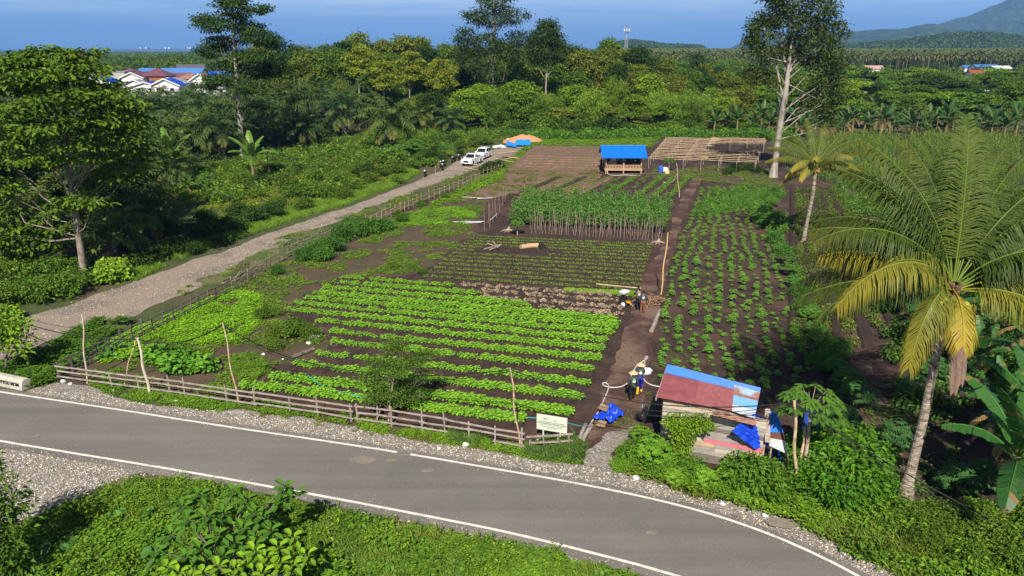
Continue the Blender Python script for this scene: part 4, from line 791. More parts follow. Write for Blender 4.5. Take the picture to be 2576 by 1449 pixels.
for k_, (x_, y_, c_, lb_) in enumerate(((250, 590, C_DARK, 'dark tree behind and right of the big roadside trunk'), (320, 560, (.05, .11, .02), 'mid-sized tree at the right edge of the dark left thicket'), (110, 560, C_DARK, 'dark tree directly behind the big roadside crown'))):
    custom_tree('understorey_tree', lb_, (x_, y_), [(x_, y_ - 70, 0), (x_ - 4, y_ - 150, 0)], [(x_ + dx_, y_ - 60 - dy_, dd_, 2.0 - .003 * dy_, 1.3) for dx_, dy_, dd_ in ((0, 130, 0), (-45, 90, 0), (45, 95, 1), (15, 60, -1), (-20, 170, 1), (30, 160, 0), (-30, 30, -1))], .18, 260, 24, .36, .8, c_, M_BARK, .5, 80 + k_)
custom_tree('small_tree', 'small feathery tree leaning over the front fence and the greens', (977, 1068), [(982, 1010, 0), (990, 960, .5), (990, 900, .8)],
    [(1000, 868, .6, .62, .42), (955, 905, .4, .62, .40), (1045, 905, 1.0, .60, .38), (1000, 920, .2, .80, .42), (940, 950, 0, .55, .36), (1010, 965, 1.2, .62, .36), (1065, 945, 1.4, .45, .3), (965, 985, .2, .62, .36), (915, 960, 0, .38, .25), (1045, 990, 1.3, .50, .26), (930, 1000, .3, .42, .25), (1000, 1000, .5, .5, .28), (1080, 895, 1.2, .35, .2)], .055, 300, 30, .12, .30, (.070, .145, .020), M_STICK, .55, 12, sub=4, asp=.45)
for k_, (x_, t_, b_, w_, lb_) in enumerate(((1032, 128, 300, 2.0, 'slender yellow-green tree with pale trunk, left of the emergent tree'), (1108, 150, 285, 2.6, 'round yellow-green tree with forked stem behind the parked cars'), (968, 150, 290, 2.2, 'yellowish forest tree with bare pale stem above the oil palms'), (1340, 215, 325, 2.4, 'bright young tree at the forest edge behind the sand heap'), (1825, 225, 330, 2.2, 'thin pale-stemmed tree behind the trellis'), (1235, 225, 320, 2.2, 'olive tree under the emergent tree'), (905, 112, 290, 2.6, 'tall yellow-green crown breaking the skyline above the palms'), (1490, 235, 330, 2.4, 'bright layered tree behind the pavilion left end'))):
    custom_tree('forest_tree', lb_, (x_, b_), [(x_ - 2, (b_ + t_) / 2, 0), (x_ + 3, t_ + 30, 0)], [(x_ + dx_ * w_ * 5, t_ + dy_, dd_, w_ * .62, w_ * .34) for dx_, dy_, dd_ in ((0, 10, 0), (-1.6, 28, 0), (1.6, 26, 1), (.6, 42, -1), (-1.9, 52, 1), (1.8, 56, 0), (-.4, 66, -1), (.2, 28, 1))], .16, 190, 24, .46, .8, jit((.15, .215, .022)), M_PALEBARK, .35, 90 + k_, Y=172)
custom_tree('sapling', 'young tree with big bright leaves at the left edge before the gravel road', (14, 940), [(16, 900, 0), (25, 860, 0), (30, 820, 0)], [(30, 815, 0, .9, .5), (5, 850, 0, .9, .5), (50, 850, 0, .7, .35), (-20, 820, 0, .9, .6), (60, 875, 0, .45, .25)], .08, 70, 16, .24, .35, C_BRIGHT, M_BARK, .5, 13, shape='round', asp=.7, inner=.2)
custom_tree('edge_shrub', 'tall leafy shrub at the bottom left corner casting shade on gravel', (-30, 1480), [(-20, 1400, 0), (0, 1300, 0)], [(10, 1200, 0, .5, .45), (-10, 1260, 0, .8, .5), (20, 1300, .2, .7, .5), (0, 1370, 0, .9, .5), (30, 1420, 0, .6, .4), (-60, 1320, 0, 1.0, .8), (-90, 1220, .5, 1.2, .9)], .08, 170, 20, .20, .32, (.06, .14, .016), M_BARK, .7, 14, inner=.3, asp=.5)

# broad-leaved plants in the lower foreground
def whorl_plant(name, label, base, whorls, color, ls=.44, seed=0):
    rg = np.random.RandomState(seed); mt = MB(); mc = MB(); B = Vector(base)
    for x, y, Y, n in whorls:
        p = PX(x, Y, ZT(y, Y)) - B; c = np.array(p); mt.tube([(0, 0, -.1), c * [.35, .35, .55], c], [.045, .03, .016], 6, 0, cap=False)
        for k in range(n):
            a = k * GA + rg.uniform(-.3, .3); t = k / n; d = np.array([math.cos(a), math.sin(a), .75 - 1.25 * t]); o = c - [0, 0, .22 * t] + d * .06
            add_leaves(mc, [o], [d], [[-d[0] * .4, -d[1] * .4, 1.]], ls * rg.uniform(.75, 1.15), ls * .56, 0, np.clip(.75 - .5 * t + rg.uniform(-.15, .15), 0, 1), 0, 'round', .10, .28)
            add_leaves(mc, [o + d * .01 - [0, 0, .05]], [d * [1, 1, .2] + rg.normal(size=3) * .3], [[0, 0, 1.]], ls * .5, ls * .3, 0, .3, 0, 'round', .1, .3)
    return build(dict(parts=[('stem', mt.mesh('stem', M_BARK)), ('leaves', mc.mesh('leaves', M_LEAF))]), name, B, 0, 1, color, label, 'plant')
whorl_plant('broad_leaved_sapling', 'sapling with big ribbed dark leaves reaching over the lower road line', G(560, 1470), [(500, 1245, 22.3, 9), (460, 1275, 21.9, 9), (620, 1255, 22.2, 9), (660, 1300, 21.8, 9), (590, 1365, 20.9, 9), (505, 1380, 20.4, 9), (465, 1400, 20.2, 9), (395, 1385, 20.3, 8), (640, 1370, 20.9, 9), (560, 1400, 20.2, 9), (680, 1335, 21.4, 9), (715, 1222, 22.6, 9), (700, 1258, 22.3, 9), (640, 1290, 22.0, 10), (585, 1235, 22.2, 8), (560, 1290, 21.6, 9), (520, 1300, 21.2, 10), (470, 1310, 21.0, 9), (610, 1330, 21.4, 9), (545, 1345, 20.8, 8), (430, 1345, 20.8, 8), (740, 1240, 22.7, 5)], (.055, .15, .018), .46, 3)
whorl_plant('broad_leaved_sapling', 'sapling with pale bright oval leaves at the bottom edge', G(700, 1560), [(670, 1400, 19.5, 9), (615, 1405, 19.5, 9), (550, 1425, 19.3, 9), (705, 1415, 19.4, 9), (770, 1395, 19.8, 8), (510, 1440, 19.1, 9), (450, 1440, 19.1, 8), (640, 1385, 19.6, 9), (700, 1375, 19.7, 9), (735, 1350, 20.2, 8), (590, 1430, 19.2, 8), (660, 1440, 19.0, 9), (480, 1450, 19.0, 8), (420, 1425, 19.3, 8), (735, 1420, 19.5, 8)], (.13, .27, .02), .40, 5)
for k, (x, y, s) in enumerate(((285, 1300, .9), (150, 1390, 1.1), (400, 1390, 1.2), (255, 1420, 1))):
    o = single(mk(lambda mb, rg: [add_leaves(mb, [np.array([math.cos(a) * .25, math.sin(a) * .25, .45])], [[math.cos(a), math.sin(a), -.35]], [[0, 0, 1.]], .42, .32, 0, rg.uniform(.3, .9), 0, 'round', .05, .2) or mb.tube([(0, 0, 0), (math.cos(a) * .25, math.sin(a) * .25, .45)], .012, 4, 0, tint=.5) for a in np.arange(6) * GA], k, 'taro', [M_LEAF]), 'taro_plant', G(x, y), k, s, (.07, .20, .05), cat='plant', group='taro plants in the lower green cover')
    o['label'] = ['taro plant with pale leaf below the left gravel patch', 'taro plant in the green cover near the bottom left corner', 'taro plant left of the ribbed-leaved sapling', 'low taro plant at the bottom edge, left of the saplings'][k]

# coconut palms
def rings(mb, P, r, seed=0):
    """ringed palm trunk: slightly stepped segments with alternating tone"""
    P = [Vector(p) for p in P]; n = int(sum((b - a).length for a, b in zip(P, P[1:])) / .09); d = [0]
    for a, b in zip(P, P[1:]): d.append(d[-1] + (b - a).length)
    s_ = np.linspace(0, d[-1], n * 2); q = np.stack([np.interp(s_, d, [p[k] for p in P]) for k in range(3)], -1); rr = np.interp(s_, d, r) * np.tile([1.0, .93], n)
    ker = np.ones(9) / 9
    for k in range(2): q[4:-4, k] = np.convolve(q[:, k], ker, 'valid')
    mb.tube(q, rr, 12, 0, cap=True, smooth=False)
M_COCTRUNK = mat('coconut_trunk', (0.36, 0.30, 0.25), (0.13, 0.095, 0.07), 3.0, .85, .01, local=True, stretch=(1, 1, 3.2), lo=.4, hi=.6)
M_NUT = mat('coconut_husk', (0.26, 0.33, 0.035), (0.36, 0.30, 0.04), 3, .45, local=True)
M_NUTB = mat('dry_husk', (0.17, 0.10, 0.06), rough=.8)
B = G(2270, 1255); Y = B.y
root = empty('coconut_palm', B, 0, 1, 'large coconut palm with yellowing fronds and nuts in the right foreground', 'palm tree')
mt = MB(); crown = PX(2396, Y, ZT(735, Y)) - B
tp = [(0, 0, -.1), tuple(PX(2290, Y, ZT(1190, Y)) - B), tuple(PX(2322, Y, ZT(1060, Y)) - B), tuple(PX(2348, Y, ZT(930, Y)) - B), tuple(PX(2368, Y, ZT(830, Y)) - B), tuple(crown + Vector((0, 0, -.1)))]
rings(mt, tp, [.34, .215, .175, .165, .16, .19]); mt.tube([(0, 0, -.2), (.02, 0, .15), (.12, 0, .7)], [.52, .42, .25], 12); mt.obj('trunk', M_COCTRUNK, root)
rg = np.random.RandomState(11); D2 = math.radians
FR = [  # azimuth, elevation, length, droop, tint, dry, tipdry, hang
    (172, 38, 5.2, 62, .85, .30, .55, .75), (209, 42, 6.9, 98, .9, .30, .25, .8), (166, 8, 4.8, 34, .22, 0, .1, .35), (226, 20, 5.4, 105, .5, .2, .35, .9), (322, 8, 5.4, 92, .8, .3, .45, .6), (15, 66, 5.6, 50, .4, 0, .1, .5), (65, 60, 5.8, 45, .4, 0, .1, .5), (105, 55, 5.6, 55, .35, 0, .1, .5), (135, 48, 5.4, 55, .3, 0, .1, .5), (165, 50, 5.2, 60, .35, 0, .2, .6), (350, 50, 5.4, 60, .4, 0, .2, .6), (40, 45, 5.6, 60, .3, 0, .2, .5), (85, 50, 5.4, 55, .3, 0, .1, .5), (5, 10, 5.0, 60, .35, 0, .2, .6), (155, 20, 5.0, 50, .25, 0, .2, .5), (20, 20, 5, 60, .3, 0, .1, .5), (340, 30, 5.2, 78, .85, .35, .5, .8),
    (8, 40, 5.2, 60, .5, .05, .2, .55), (355, 22, 5.2, 60, .4, 0, .15, .6), (25, 55, 5.4, 50, .5, 0, .1, .5), (50, 66, 5.8, 42, .55, 0, .05, .4), (75, 78, 6.0, 30, .62, 0, 0, .3), (95, 70, 5.8, 40, .55, 0, 0, .35), (125, 62, 5.6, 55, .5, 0, .05, .5), (148, 52, 5.2, 68, .45, 0, .1, .55),
    (140, 30, 5.0, 60, .3, 0, .1, .5), (110, 40, 5.0, 65, .35, 0, .05, .5), (190, 60, 3.8, 120, .8, .2, .45, .8), (60, 40, 5.2, 55, .4, 0, .1, .5), (30, 30, 5.2, 60, .4, 0, .15, .55), (84, 86, 5.0, 12, .8, .05, 0, .15), (155, 64, 5.4, 45, .5, 0, .05, .45), (318, 20, 4.6, 95, .7, .3, .5, .85), (250, 5, 3.0, 80, .5, .6, .3, .9)]
FR += [(a_, e_, 5.3 + (a_ % 7) * .06, d_, .22 + .02 * (a_ % 9), 0, .12, .75) for a_, e_, d_ in ((158, 36, 66), (178, 52, 72), (146, 12, 46), (134, 66, 50), (188, 22, 80), (118, 28, 55), (98, 30, 60), (70, 25, 62), (52, 12, 56), (38, 70, 48), (10, 58, 62), (345, 42, 78), (172, 14, 52), (152, 74, 40), (112, 76, 35), (60, 80, 34), (20, 36, 70), (330, 52, 95), (200, 48, 100), (128, 20, 50))]
for i, (a, el, L, dr, ti, dy, td, hg) in enumerate(FR):
    mc = MB(); frond(mc, (math.cos(D2(a)) * .12, math.sin(D2(a)) * .12, 0), D2(a), D2(el), L * (1 if el < 45 else 1.13), D2(dr if el < 45 else dr * 1.2), 100, 1.30, .030 if el < 40 else .040, ti * (1 if el < 40 else .6), dy, td, hg, .042, 1, D2(rg.uniform(-8, 8)), .17, rg, .16, 14, True)
    o = mc.obj('frond', [M_FROND, M_RACH], root, (.058, .108, .018)); o.location = crown + Vector((0, 0, .1 + .3 * (el > 50)))
for a, s_ in ((262, 1), (275, .9), (100, .8)):
    mc = MB(); frond(mc, (0, 0, 0), D2(a), D2(-55), 3.3 * s_, D2(32), 50, .62, .022, .35, 1, 0, .8, .03, 1, 0, .05, rg, .25, 10, True); o = mc.obj('dead_frond', [leaf_mat('dead_frond', (.24, .15, .12), (.24, .15, .12), .1), M_NUTB], root); o.location = crown + Vector((.1, -.15, -.5)); o['label'] = 'brown dead frond hanging by the trunk'
for i, (x, y, m_) in enumerate(((2378, 758, 0), (2364, 790, 0), (2383, 772, 0), (2430, 770, 0), (2446, 776, 0), (2352, 796, 0), (2350, 712, 0), (2362, 832, 1), (2366, 768, 0))):
    mb = MB(); mb.blob((0, 0, 0), (.15, .15, .18), i, .05, 12, 8); o = mb.obj('coconut', M_NUTB if m_ else M_NUT, root); o.location = PX(x, Y - .42, ZT(y, Y - .42)) - B
mb = MB()
for i in range(26): a = i * GA; mb.tube([(0, 0, -.35 + i * .02), (math.cos(a) * .3, math.sin(a) * .3, .1 + i * .015)], [.07, .03], 5)
o = mb.obj('frond_bases', M_NUTB, root); o.location = crown
# younger coconut standing between the two fields
B = G(2020, 610); Y = B.y; root = empty('coconut_palm', B, 0, 1, 'slender young coconut palm with orange nuts between the right fields', 'palm tree'); mt = MB()
crown = PX(2052, Y, ZT(420, Y)) - B; rings(mt, [(0, 0, -.1), tuple(PX(2030, Y, ZT(560, Y)) - B), tuple(PX(2045, Y, ZT(490, Y)) - B), tuple(crown)], [.24, .17, .16, .2]); mt.obj('trunk', M_COCTRUNK, root)
for i, (a, el, L, dr, ti, dy, td) in enumerate(((180, 30, 5.0, 60, .5, .1, .4), (165, 55, 5, 60, .4, 0, .15), (200, 10, 3.6, 55, .5, .2, .5), (150, 38, 5, 55, .3, 0, .1), (100, 76, 5, 40, .45, 0, .1), (60, 70, 5, 45, .4, 0, .1), (30, 50, 5, 55, .45, 0, .2), (10, 34, 5.2, 50, .6, .1, .5), (355, 16, 5, 50, .5, .1, .5), (340, 0, 4.2, 45, .45, .1, .7), (125, 60, 5, 60, .3, 0, .1), (80, 45, 4.5, 60, .3, 0, .1), (305, 50, 4, 75, .5, .1, .3), (245, 50, 3.8, 80, .5, .1, .4), (215, 35, 4.2, 90, .5, .2, .5), (45, 25, 4.6, 60, .35, 0, .3), (190, -12, 4.0, 30, .3, .05, .2), (170, 45, 5, 62, .4, 0, .2), (112, 50, 5, 60, .35, 0, .1), (90, 62, 5.2, 45, .4, 0, .1), (138, 22, 4.8, 55, .3, 0, .2), (20, 62, 5, 55, .4, 0, .2), (0, 55, 5, 60, .4, 0, .2), (320, 30, 4.4, 80, .5, .1, .4), (230, 20, 4.2, 80, .5, .15, .5))):
    mc = MB(); frond(mc, (0, 0, 0), D2(a), D2(el), L, D2(dr), 64, .85, .050, ti, dy, td, .75, .045, 1, 0, .1, rg, .14, 9, True); o = mc.obj('frond', [M_FROND, M_RACH], root, (.075, .115, .022)); o.location = crown
mb = MB()
for i in range(9): a = i * GA; mb.blob((math.cos(a) * .3, math.sin(a) * .3, -.25 - .03 * i), .13, i, .05, 8, 6)
o = mb.obj('coconut_bunch', mat('orange_nut', (.50, .24, .03), rough=.5), root); o.location = crown
palms = []
for i, (px, Y, top) in enumerate(((2300, 152, 262), (1905, 178, 290), (2590, 190, 240), (2150, 230, 250), (2480, 210, 235), (1710, 215, 250), (300, 190, 210), (420, 215, 215))):
    h = ZT(top, Y); o = build(CP_[i % 3], 'coconut_palm', PX(px, Y), i, h / 14.5 if h > 9 else .62 * max(.6, h / 8), (.085, .12, .025), cat='palm tree', group='lone coconut palms'); palms.append((px, o, f"coconut palm {mark(px)} with {'yellowing' if i % 2 else 'green'} fronds"))
relabel(palms, '')
# oil palms on the left
ops = []
for i, (px, py, s) in enumerate(((985, 380, .98), (768, 374, .72), (868, 342, 1.0), (735, 335, 1.15), (676, 352, .95), (560, 400, .9), (475, 405, .85), (420, 352, 1), (520, 335, 1), (618, 335, 1), (345, 470, 1.0), (300, 545, .9), (405, 455, .85), (560, 312, 1), (455, 305, 1), (385, 300, 1), (820, 315, 1.1), (930, 322, 1.0), (1065, 335, .7), (1135, 342, .62), (235, 480, 1), (150, 530, 1), (60, 575, .9), (10, 470, 1), (290, 655, .5), (390, 600, .55), (230, 400, 1), (120, 425, 1), (690, 300, 1), (500, 290, 1), (620, 292, 1), (330, 330, 1), (290, 300, 1), (100, 640, .7), (640, 370, .7), (330, 590, .7), (530, 372, .7), (450, 480, .55))):
    b = G(px, py); o = build(OP[i % 4], 'oil_palm', b, i * 1.3, s * (1.28 if py > 325 or px > 700 else .95), jit((.036, .088, .026) if i % 3 else (.060, .120, .026), .2), cat='palm tree', group='oil palms in the grove left of the gravel road'); ops.append((px, o, f"dark oil palm, {'tall' if s > .95 else 'mid-sized' if s > .75 else 'small'}, in the grove {'along its front' if py > 370 else 'towards its back'}"))
relabel(ops, '')
# bananas
bans = []
for i, (px, py, s) in enumerate(((437, 480, 1.9), (640, 462, 1.75), (475, 496, .7), (1225, 335, .9))): b = G(px, py); o = build(BN[i % 4], 'banana_plant', b, i * 2, s, (.095, .215, .03), cat='banana plant', group='banana plants left of the gravel road'); bans.append((px, o, 'bright banana plant in the scrub left of the gravel road'))
for i in range(58):
    px = 1790 + i * 14.5 + R0.uniform(-10, 10); Y = 170 + R0.uniform(-14, 16) - (px - 1790) * .016; o = build(BN[i % 4], 'banana_plant', PX(px, Y), i * 1.7, R0.uniform(1.0, 1.9), (.045, .12, .03), cat='banana plant', group='banana row beyond the corn field'); bans.append((px, o, 'dark banana plant with dried leaves in the row beyond the corn'))
for i, (px, py, s) in enumerate(((2520, 1330, 1.55), (2610, 1290, 1.5), (2560, 1180, 1.45), (2500, 1120, 1.0), (2590, 1060, 1.4), (2380, 870, 1.2), (2500, 820, 1.1))): b = G(px, py); o = build(BN[(i + 1) % 4], 'banana_plant', b, i * 2.3 + 1, s, (.035, .125, .028), cat='banana plant', group='banana plants at the right edge'); bans.append((px, o, 'banana plant with broad dark leaves behind the big coconut palm'))
relabel(bans, '')
# papayas
for lab, px, py, s, pr, rz in (('papaya tree with wide fingered leaves beside the tin hut', 2016, 1215, 1.15, PAP[0], 1), ('round young papaya tree beside the blue barrel', 1681, 430, 1.0, PAP[1], 0), ('bright papaya sapling at the left end of the bean stakes', 1302, 592, .8, PAP[1], 2), ('papaya sapling behind the bean rows', 1540, 498, .9, PAP[1], 3), ('papaya sapling at the right end of the bean stakes', 1660, 588, .7, PAP[1], 4)):
    build(pr, 'papaya_tree', G(px, py), rz, s, (.065, .16, .025), lab, 'papaya tree')
# roadside scrub and garden bushes, one by one
bs = []
def bushes(L, proto, name, color, group, lab):
    for i, (px, py, s) in enumerate(L):
        o = build(proto[i % len(proto)], name, G(px, py), i * 1.9, s, jit(color), cat='shrub', group=group); bs.append((px, o, lab))
bushes([(60, 760, 1.0), (110, 755, 1.1), (165, 745, 1.0), (30, 720, 1.2), (90, 715, 1.1), (200, 722, .9), (140, 700, 1), (60, 680, 1.1), (0, 770, 1), (180, 690, .9)], BU, 'roadside_shrub', C_MID, 'shrubs at the foot of the big roadside tree', 'leafy green shrub at the foot of the big roadside tree')
bushes([(260, 712, .8), (300, 706, .85), (285, 690, .9), (10, 810, .7)], BUL, 'broad_leaved_shrub', C_BRIGHT, 'broad-leaved shrubs by the gravel road', 'broad-leaved bright shrub between the big trunk and gravel road')
bushes([(360, 670, .8), (400, 655, .8), (455, 640, .9), (500, 605, 1.0), (545, 590, 1.0), (590, 580, 1), (640, 560, 1.0), (690, 548, 1.0), (520, 560, .9), (330, 640, .8), (430, 600, .9), (600, 545, .9), (480, 640, .7), (560, 615, .7)], BU, 'roadside_shrub', C_DARK, 'dark shrubs along the left fence', 'dark green shrub along the fence left of the gravel road')
bushes([(740, 500, 1.1), (775, 495, 1.2), (810, 500, 1.1), (850, 470, 1.1), (890, 480, 1.0), (930, 460, 1.0), (900, 440, 1.0), (960, 445, 1.0), (1000, 440, 1), (1040, 425, .9), (720, 470, 1), (790, 455, 1.0), (840, 440, .9), (950, 415, .9), (1060, 405, .8), (1090, 415, .7), (760, 530, .9), (700, 520, .8), (870, 500, .8), (1000, 462, .7), (650, 500, .8), (1110, 400, .8), (1160, 375, .9), (1190, 372, .8), (1230, 362, .8)], BU, 'scrub_bush', C_MID, 'bushes between the palms and gravel road', 'green bush in the scrub left of the gravel road')
for k, (px, py, s) in enumerate(((1050, 395, 1.25), (1125, 398, 1.0), (520, 480, 1.0), (680, 450, .9), (1010, 395, .8))):
    o = build(PAP[0] if k == 3 else CASS_BIG[k % 3], 'cassava_bush', G(px, py), k, s * 1.3, (.07, .17, .03), cat='shrub', group='tall cassava bushes'); bs.append((px, o, 'tall soft-leaved cassava bush left of the gravel road'))
rs_ = random.Random(77); sl_ = []
SCR = [G(*p) for p in ((700, 478), (760, 520), (860, 500), (980, 452), (1060, 425), (1150, 395), (1230, 368), (1280, 350), (1180, 340), (1040, 352), (900, 372), (760, 410), (620, 440), (470, 470), (430, 520), (560, 540))]
while len(sl_) < 62:
    px_, py_ = rs_.uniform(430, 1280), rs_.uniform(342, 545); g_ = G(px_, py_)
    if pip(np.array([g_.x]), np.array([g_.y]), SCR)[0] and not (px_ < 740 and py_ > 470): sl_.append((px_, py_, rs_.choice([.4, .6, .7, .9, 1.1, 1.4]) * (1.15 if py_ < 420 else .75)))
for k_ in range(3): bushes(sl_[k_::3], BU + BUC + BUL[:1], 'scrub_bush', [C_DARK, C_MID, (.09, .19, .024)][k_], 'bushes between the palms and gravel road', ['dark', 'mid green', 'bright'][k_] + ' bush in the scrub between oil palms and gravel road')
bushes([(1235, 432, 1.0), (1252, 425, .9), (1218, 438, .8)], BUC, 'field_bush', C_DARK, 'dark bush clump by the pickup', 'dark round bush on the field edge beside the pickup')
bushes([(770, 655, .75), (800, 640, .95), (835, 635, 1.0), (815, 655, .8), (860, 605, 1.0), (895, 595, 1.0), (930, 590, 1.1), (965, 580, .9), (1010, 560, .6), (880, 575, .8), (700, 690, .5)], BUC, 'garden_bush', (.055, .15, .022), 'round bushes inside the garden fence', 'dense round green bush just inside the left garden fence')
bushes([(665, 800, .5), (690, 795, .45), (740, 850, .8), (700, 850, .6), (780, 850, .6), (690, 880, .5), (1040, 680, .35), (990, 675, .4), (1060, 690, .35), (1120, 500, .5), (1060, 520, .5), (1000, 545, .5)], BUC, 'garden_bush', C_MID, 'low bushes in the weedy garden part', 'low green bush in the weedy left part of the garden')
HS = [(1585, 1158, .5), (1612, 1168, .6), (1645, 1172, .7), (1690, 1195, .62), (1735, 1212, .6), (1770, 1228, .6), (1850, 1240, .8), (1895, 1240, .85), (1930, 1228, .7), (1563, 1182, .4), (1650, 1200, .5), (1700, 1222, .5), (1810, 1240, .55), (1885, 1215, .7), (1612, 1112, .45), (1645, 1135, .5), (1940, 1262, .45), (1870, 1262, .45), (1600, 1150, .35), (1665, 1190, .4), (1755, 1215, .38), (1835, 1228, .5), (1915, 1205, .5), (1630, 1150, .4)]
for k_ in range(3): bushes([(x_, y_, s_ * (.85 + .4 * ((x_ * 7 % 10) / 10))) for x_, y_, s_ in HS[k_::3]], [BUC, BU, CASS_BIG][k_], 'hut_shrub', [(.105, .25, .018), (.075, .18, .018), (.12, .27, .025)][k_], 'bright shrubs in front of the hut', ['bright fine-leaved', 'mid green', 'fingered-leaf'][k_] + ' shrub growing in front of the tin hut')
bushes([(2020, 1180, .95), (2075, 1160, 1.1), (2130, 1180, 1.1), (2180, 1210, 1.0), (2060, 1215, 1.1), (2120, 1230, 1.1), (2180, 1255, .9), (2220, 1235, .7), (2090, 1265, .9), (2150, 1275, .8), (2030, 1240, .8)], BUC + BU[:1], 'creeper_mound', (.065, .185, .015), 'leafy creeper mound right of the hut', 'mound of small round creeper leaves right of the leaning poles')
bushes([(2300, 1320, .6), (2360, 1335, .7), (2430, 1345, .7), (2500, 1385, .8), (2560, 1400, .8), (2250, 1345, .5), (2330, 1390, .6), (2420, 1420, .6), (2540, 1440, .7), (2480, 1330, .7), (2600, 1350, .9)], BUC, 'verge_shrub', C_MID, 'shrubs on the right verge', 'leafy weed shrub on the verge below the big coconut palm')
bushes([(1850, 432, .9), (1880, 430, .9), (1830, 440, .7), (1905, 436, .7)], BUC, 'field_bush', C_DARK, 'dark bush before the trellis', 'dark dense bush in front of the trellis right end')
rag_ = [(1925, 545, .9), (1935, 575, 1.1), (1915, 560, 1.0), (1950, 610, .9), (1965, 640, .9), (1975, 665, .85), (1985, 695, .85), (2000, 725, .8), (2010, 750, .8), (2020, 785, .8), (2035, 810, .8), (2045, 845, .7), (2060, 870, .8), (2085, 890, .9), (2070, 925, .9), (2100, 950, .8), (2130, 985, .9), (1940, 520, .9), (1950, 490, .9), (1920, 505, .8), (2110, 905, .8)]
for k, (px, py, s) in enumerate(rag_):
    o = build((CASS_BIG + BUC)[k % 5], 'hedge_bush', G(px, py), k * 2.1, s * .8, jit((.062, .165, .028), .2), cat='shrub', group='bush strip between the right fields'); bs.append((py, o, 'leafy bush in the strip between the two right-hand fields'))
for k, (px, py) in enumerate(((2470, 1240), (2410, 1250), (2300, 1010), (2350, 960), (2250, 1130), (2110, 1080), (2060, 1090), (2150, 1030))):
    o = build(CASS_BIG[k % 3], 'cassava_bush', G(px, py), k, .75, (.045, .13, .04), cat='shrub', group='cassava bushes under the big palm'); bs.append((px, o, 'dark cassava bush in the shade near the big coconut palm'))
def vine(mt, mc, rg, B): mt.tube([(0, 0, 0), (.1, 0, 1.2), (.3, -.1, 2.3)], .04, 5, 0)
pr_ = tree_proto(61, [(0, 0, 0), (.1, 0, 1.2), (.3, -.1, 2.3)], .05, [(0, 0, .6, .38, .3, .5), (0, 0, 1.3, .42, .3, .5), (.05, -.05, 1.95, .55, .35, .4), (-.35, -.05, 2.35, .55, .4, .32), (.45, -.05, 2.4, .6, .4, .32), (.9, -.05, 2.25, .45, .35, .28), (-.2, 0, .25, .5, .4, .35)], 230, 26, .11, .2, M_BARK, .6, 1.0)
build(pr_, 'climbing_vine', G(1712, 1178), 0, 1, (.135, .26, .018), 'bright climbing vine covering the left part of the hut front wall', 'climbing plant')
relabel(bs, '')
relabel(forest, '')

# --- rows of greens: the 300 nearest are plants of their own, the rest one mass
gx = []; rg = np.random.RandomState(5)
for i, (y, s_, xl, xr, q) in enumerate(GREENS):
    a, b = rowpts(y, s_, xl, xr); d = b - a; L = d.length; d.normalize(); n = Vector((-d.y, d.x, 0))
    lines = 5; k = int(L / .21)
    for l in range(lines):
        off = (-.26, -.13, 0, .13, .26)[l] * (1.1 if q > .8 else .9)
        for j in range(k):
            t = (j + .5 * (l % 2)) / k; qq = q * (.80 + .38 * (t ** 1.3)) + .22 * noise.noise(Vector((t * L * .35, i * 3.1, 4)))
            if rg.rand() > qq * .85 + .02: continue
            p = a + d * (t * L + rg.uniform(-.07, .07)) + n * (off + rg.uniform(-.06, .06)); gx.append((p.x, p.y, .14, min(.98, .48 + .50 * qq) * rg.uniform(.8, 1.2), i))
gx.sort(key=lambda t: t[1]); ind = gx[:300]; rest = gx[300:]
C_GREEN = (.135, .32, .030)
GM = [mk(greens_fn(*a), k, 'mustard_green', [M_LEAF]) for k, a in enumerate(((9, .17, .17, .14), (11, .2, .19, .17), (8, .17, .17, .13)))]
for k, (x, y, z, s, i) in enumerate(ind):
    sx = toscreen((x, y, 0))[0]; part = 'left end' if sx < 850 else 'left half' if sx < 1000 else 'middle' if sx < 1120 else 'right half' if sx < 1250 else 'right end'
    single(GM[k % 3], 'mustard_green', (x, y, z), k * 1.7, s, jit(C_GREEN, .1), f"leafy mustard green in bed {'nearest the road fence' if i == 0 else 'second from road fence' if i == 1 else 'third from road fence'}, {part}", 'vegetable', 'mustard greens in the beds nearest the fence')
r_ = np.array(rest); stuff('mustard_greens', T_GREEN, [(r_[:, 0], r_[:, 1], r_[:, 2], r_[:, 3], rg.uniform(-.1, .1, len(r_)))], C_GREEN)
# withered beds, seedling beds, weeds between
sets = []
for (y, s_, xl, xr) in WITHERED:
    a, b = rowpts(y, s_, xl, xr); n = int((b - a).length * 12); t = rg.rand(n); p = np.array(a) + np.outer(t, np.array(b - a)); sets.append((p[:, 0] + rg.normal(size=n) * .1, p[:, 1] + rg.uniform(-.36, .36, n), .10, rg.uniform(.4, .8, n), rg.uniform(-.3, .3, n)))
stuff('withered_greens', T_GREEN, sets, (.31, .25, .17), leaf_mat('withered_leaf', trans=.1, lo=.35, hi=1.6, yel=(1.1, 1, .95)))
sets = []
for i, (y, s_, xl, xr) in enumerate(SEED):
    a, b = rowpts(y, s_, xl, xr, 1300); L = (b - a).length; n = int(L / .21)
    for off in (-.17, .17):
        t = (np.arange(n) + .5) / n; keep = rg.rand(n) < .9; 
        if i == 4: keep &= ~((t > .12) & (t < .55))
        if i == 5: keep &= ~((t > .10) & (t < .50))
        t = t[keep]; p = np.array(a) + np.outer(t, np.array(b - a)); m = len(t); sets.append((p[:, 0], p[:, 1] + off, .12, rg.uniform(.65, 1.05, m), rg.uniform(-.15, .15, m)))
stuff('seedling_rows', T_TUFT, sets, (.12, .22, .03))
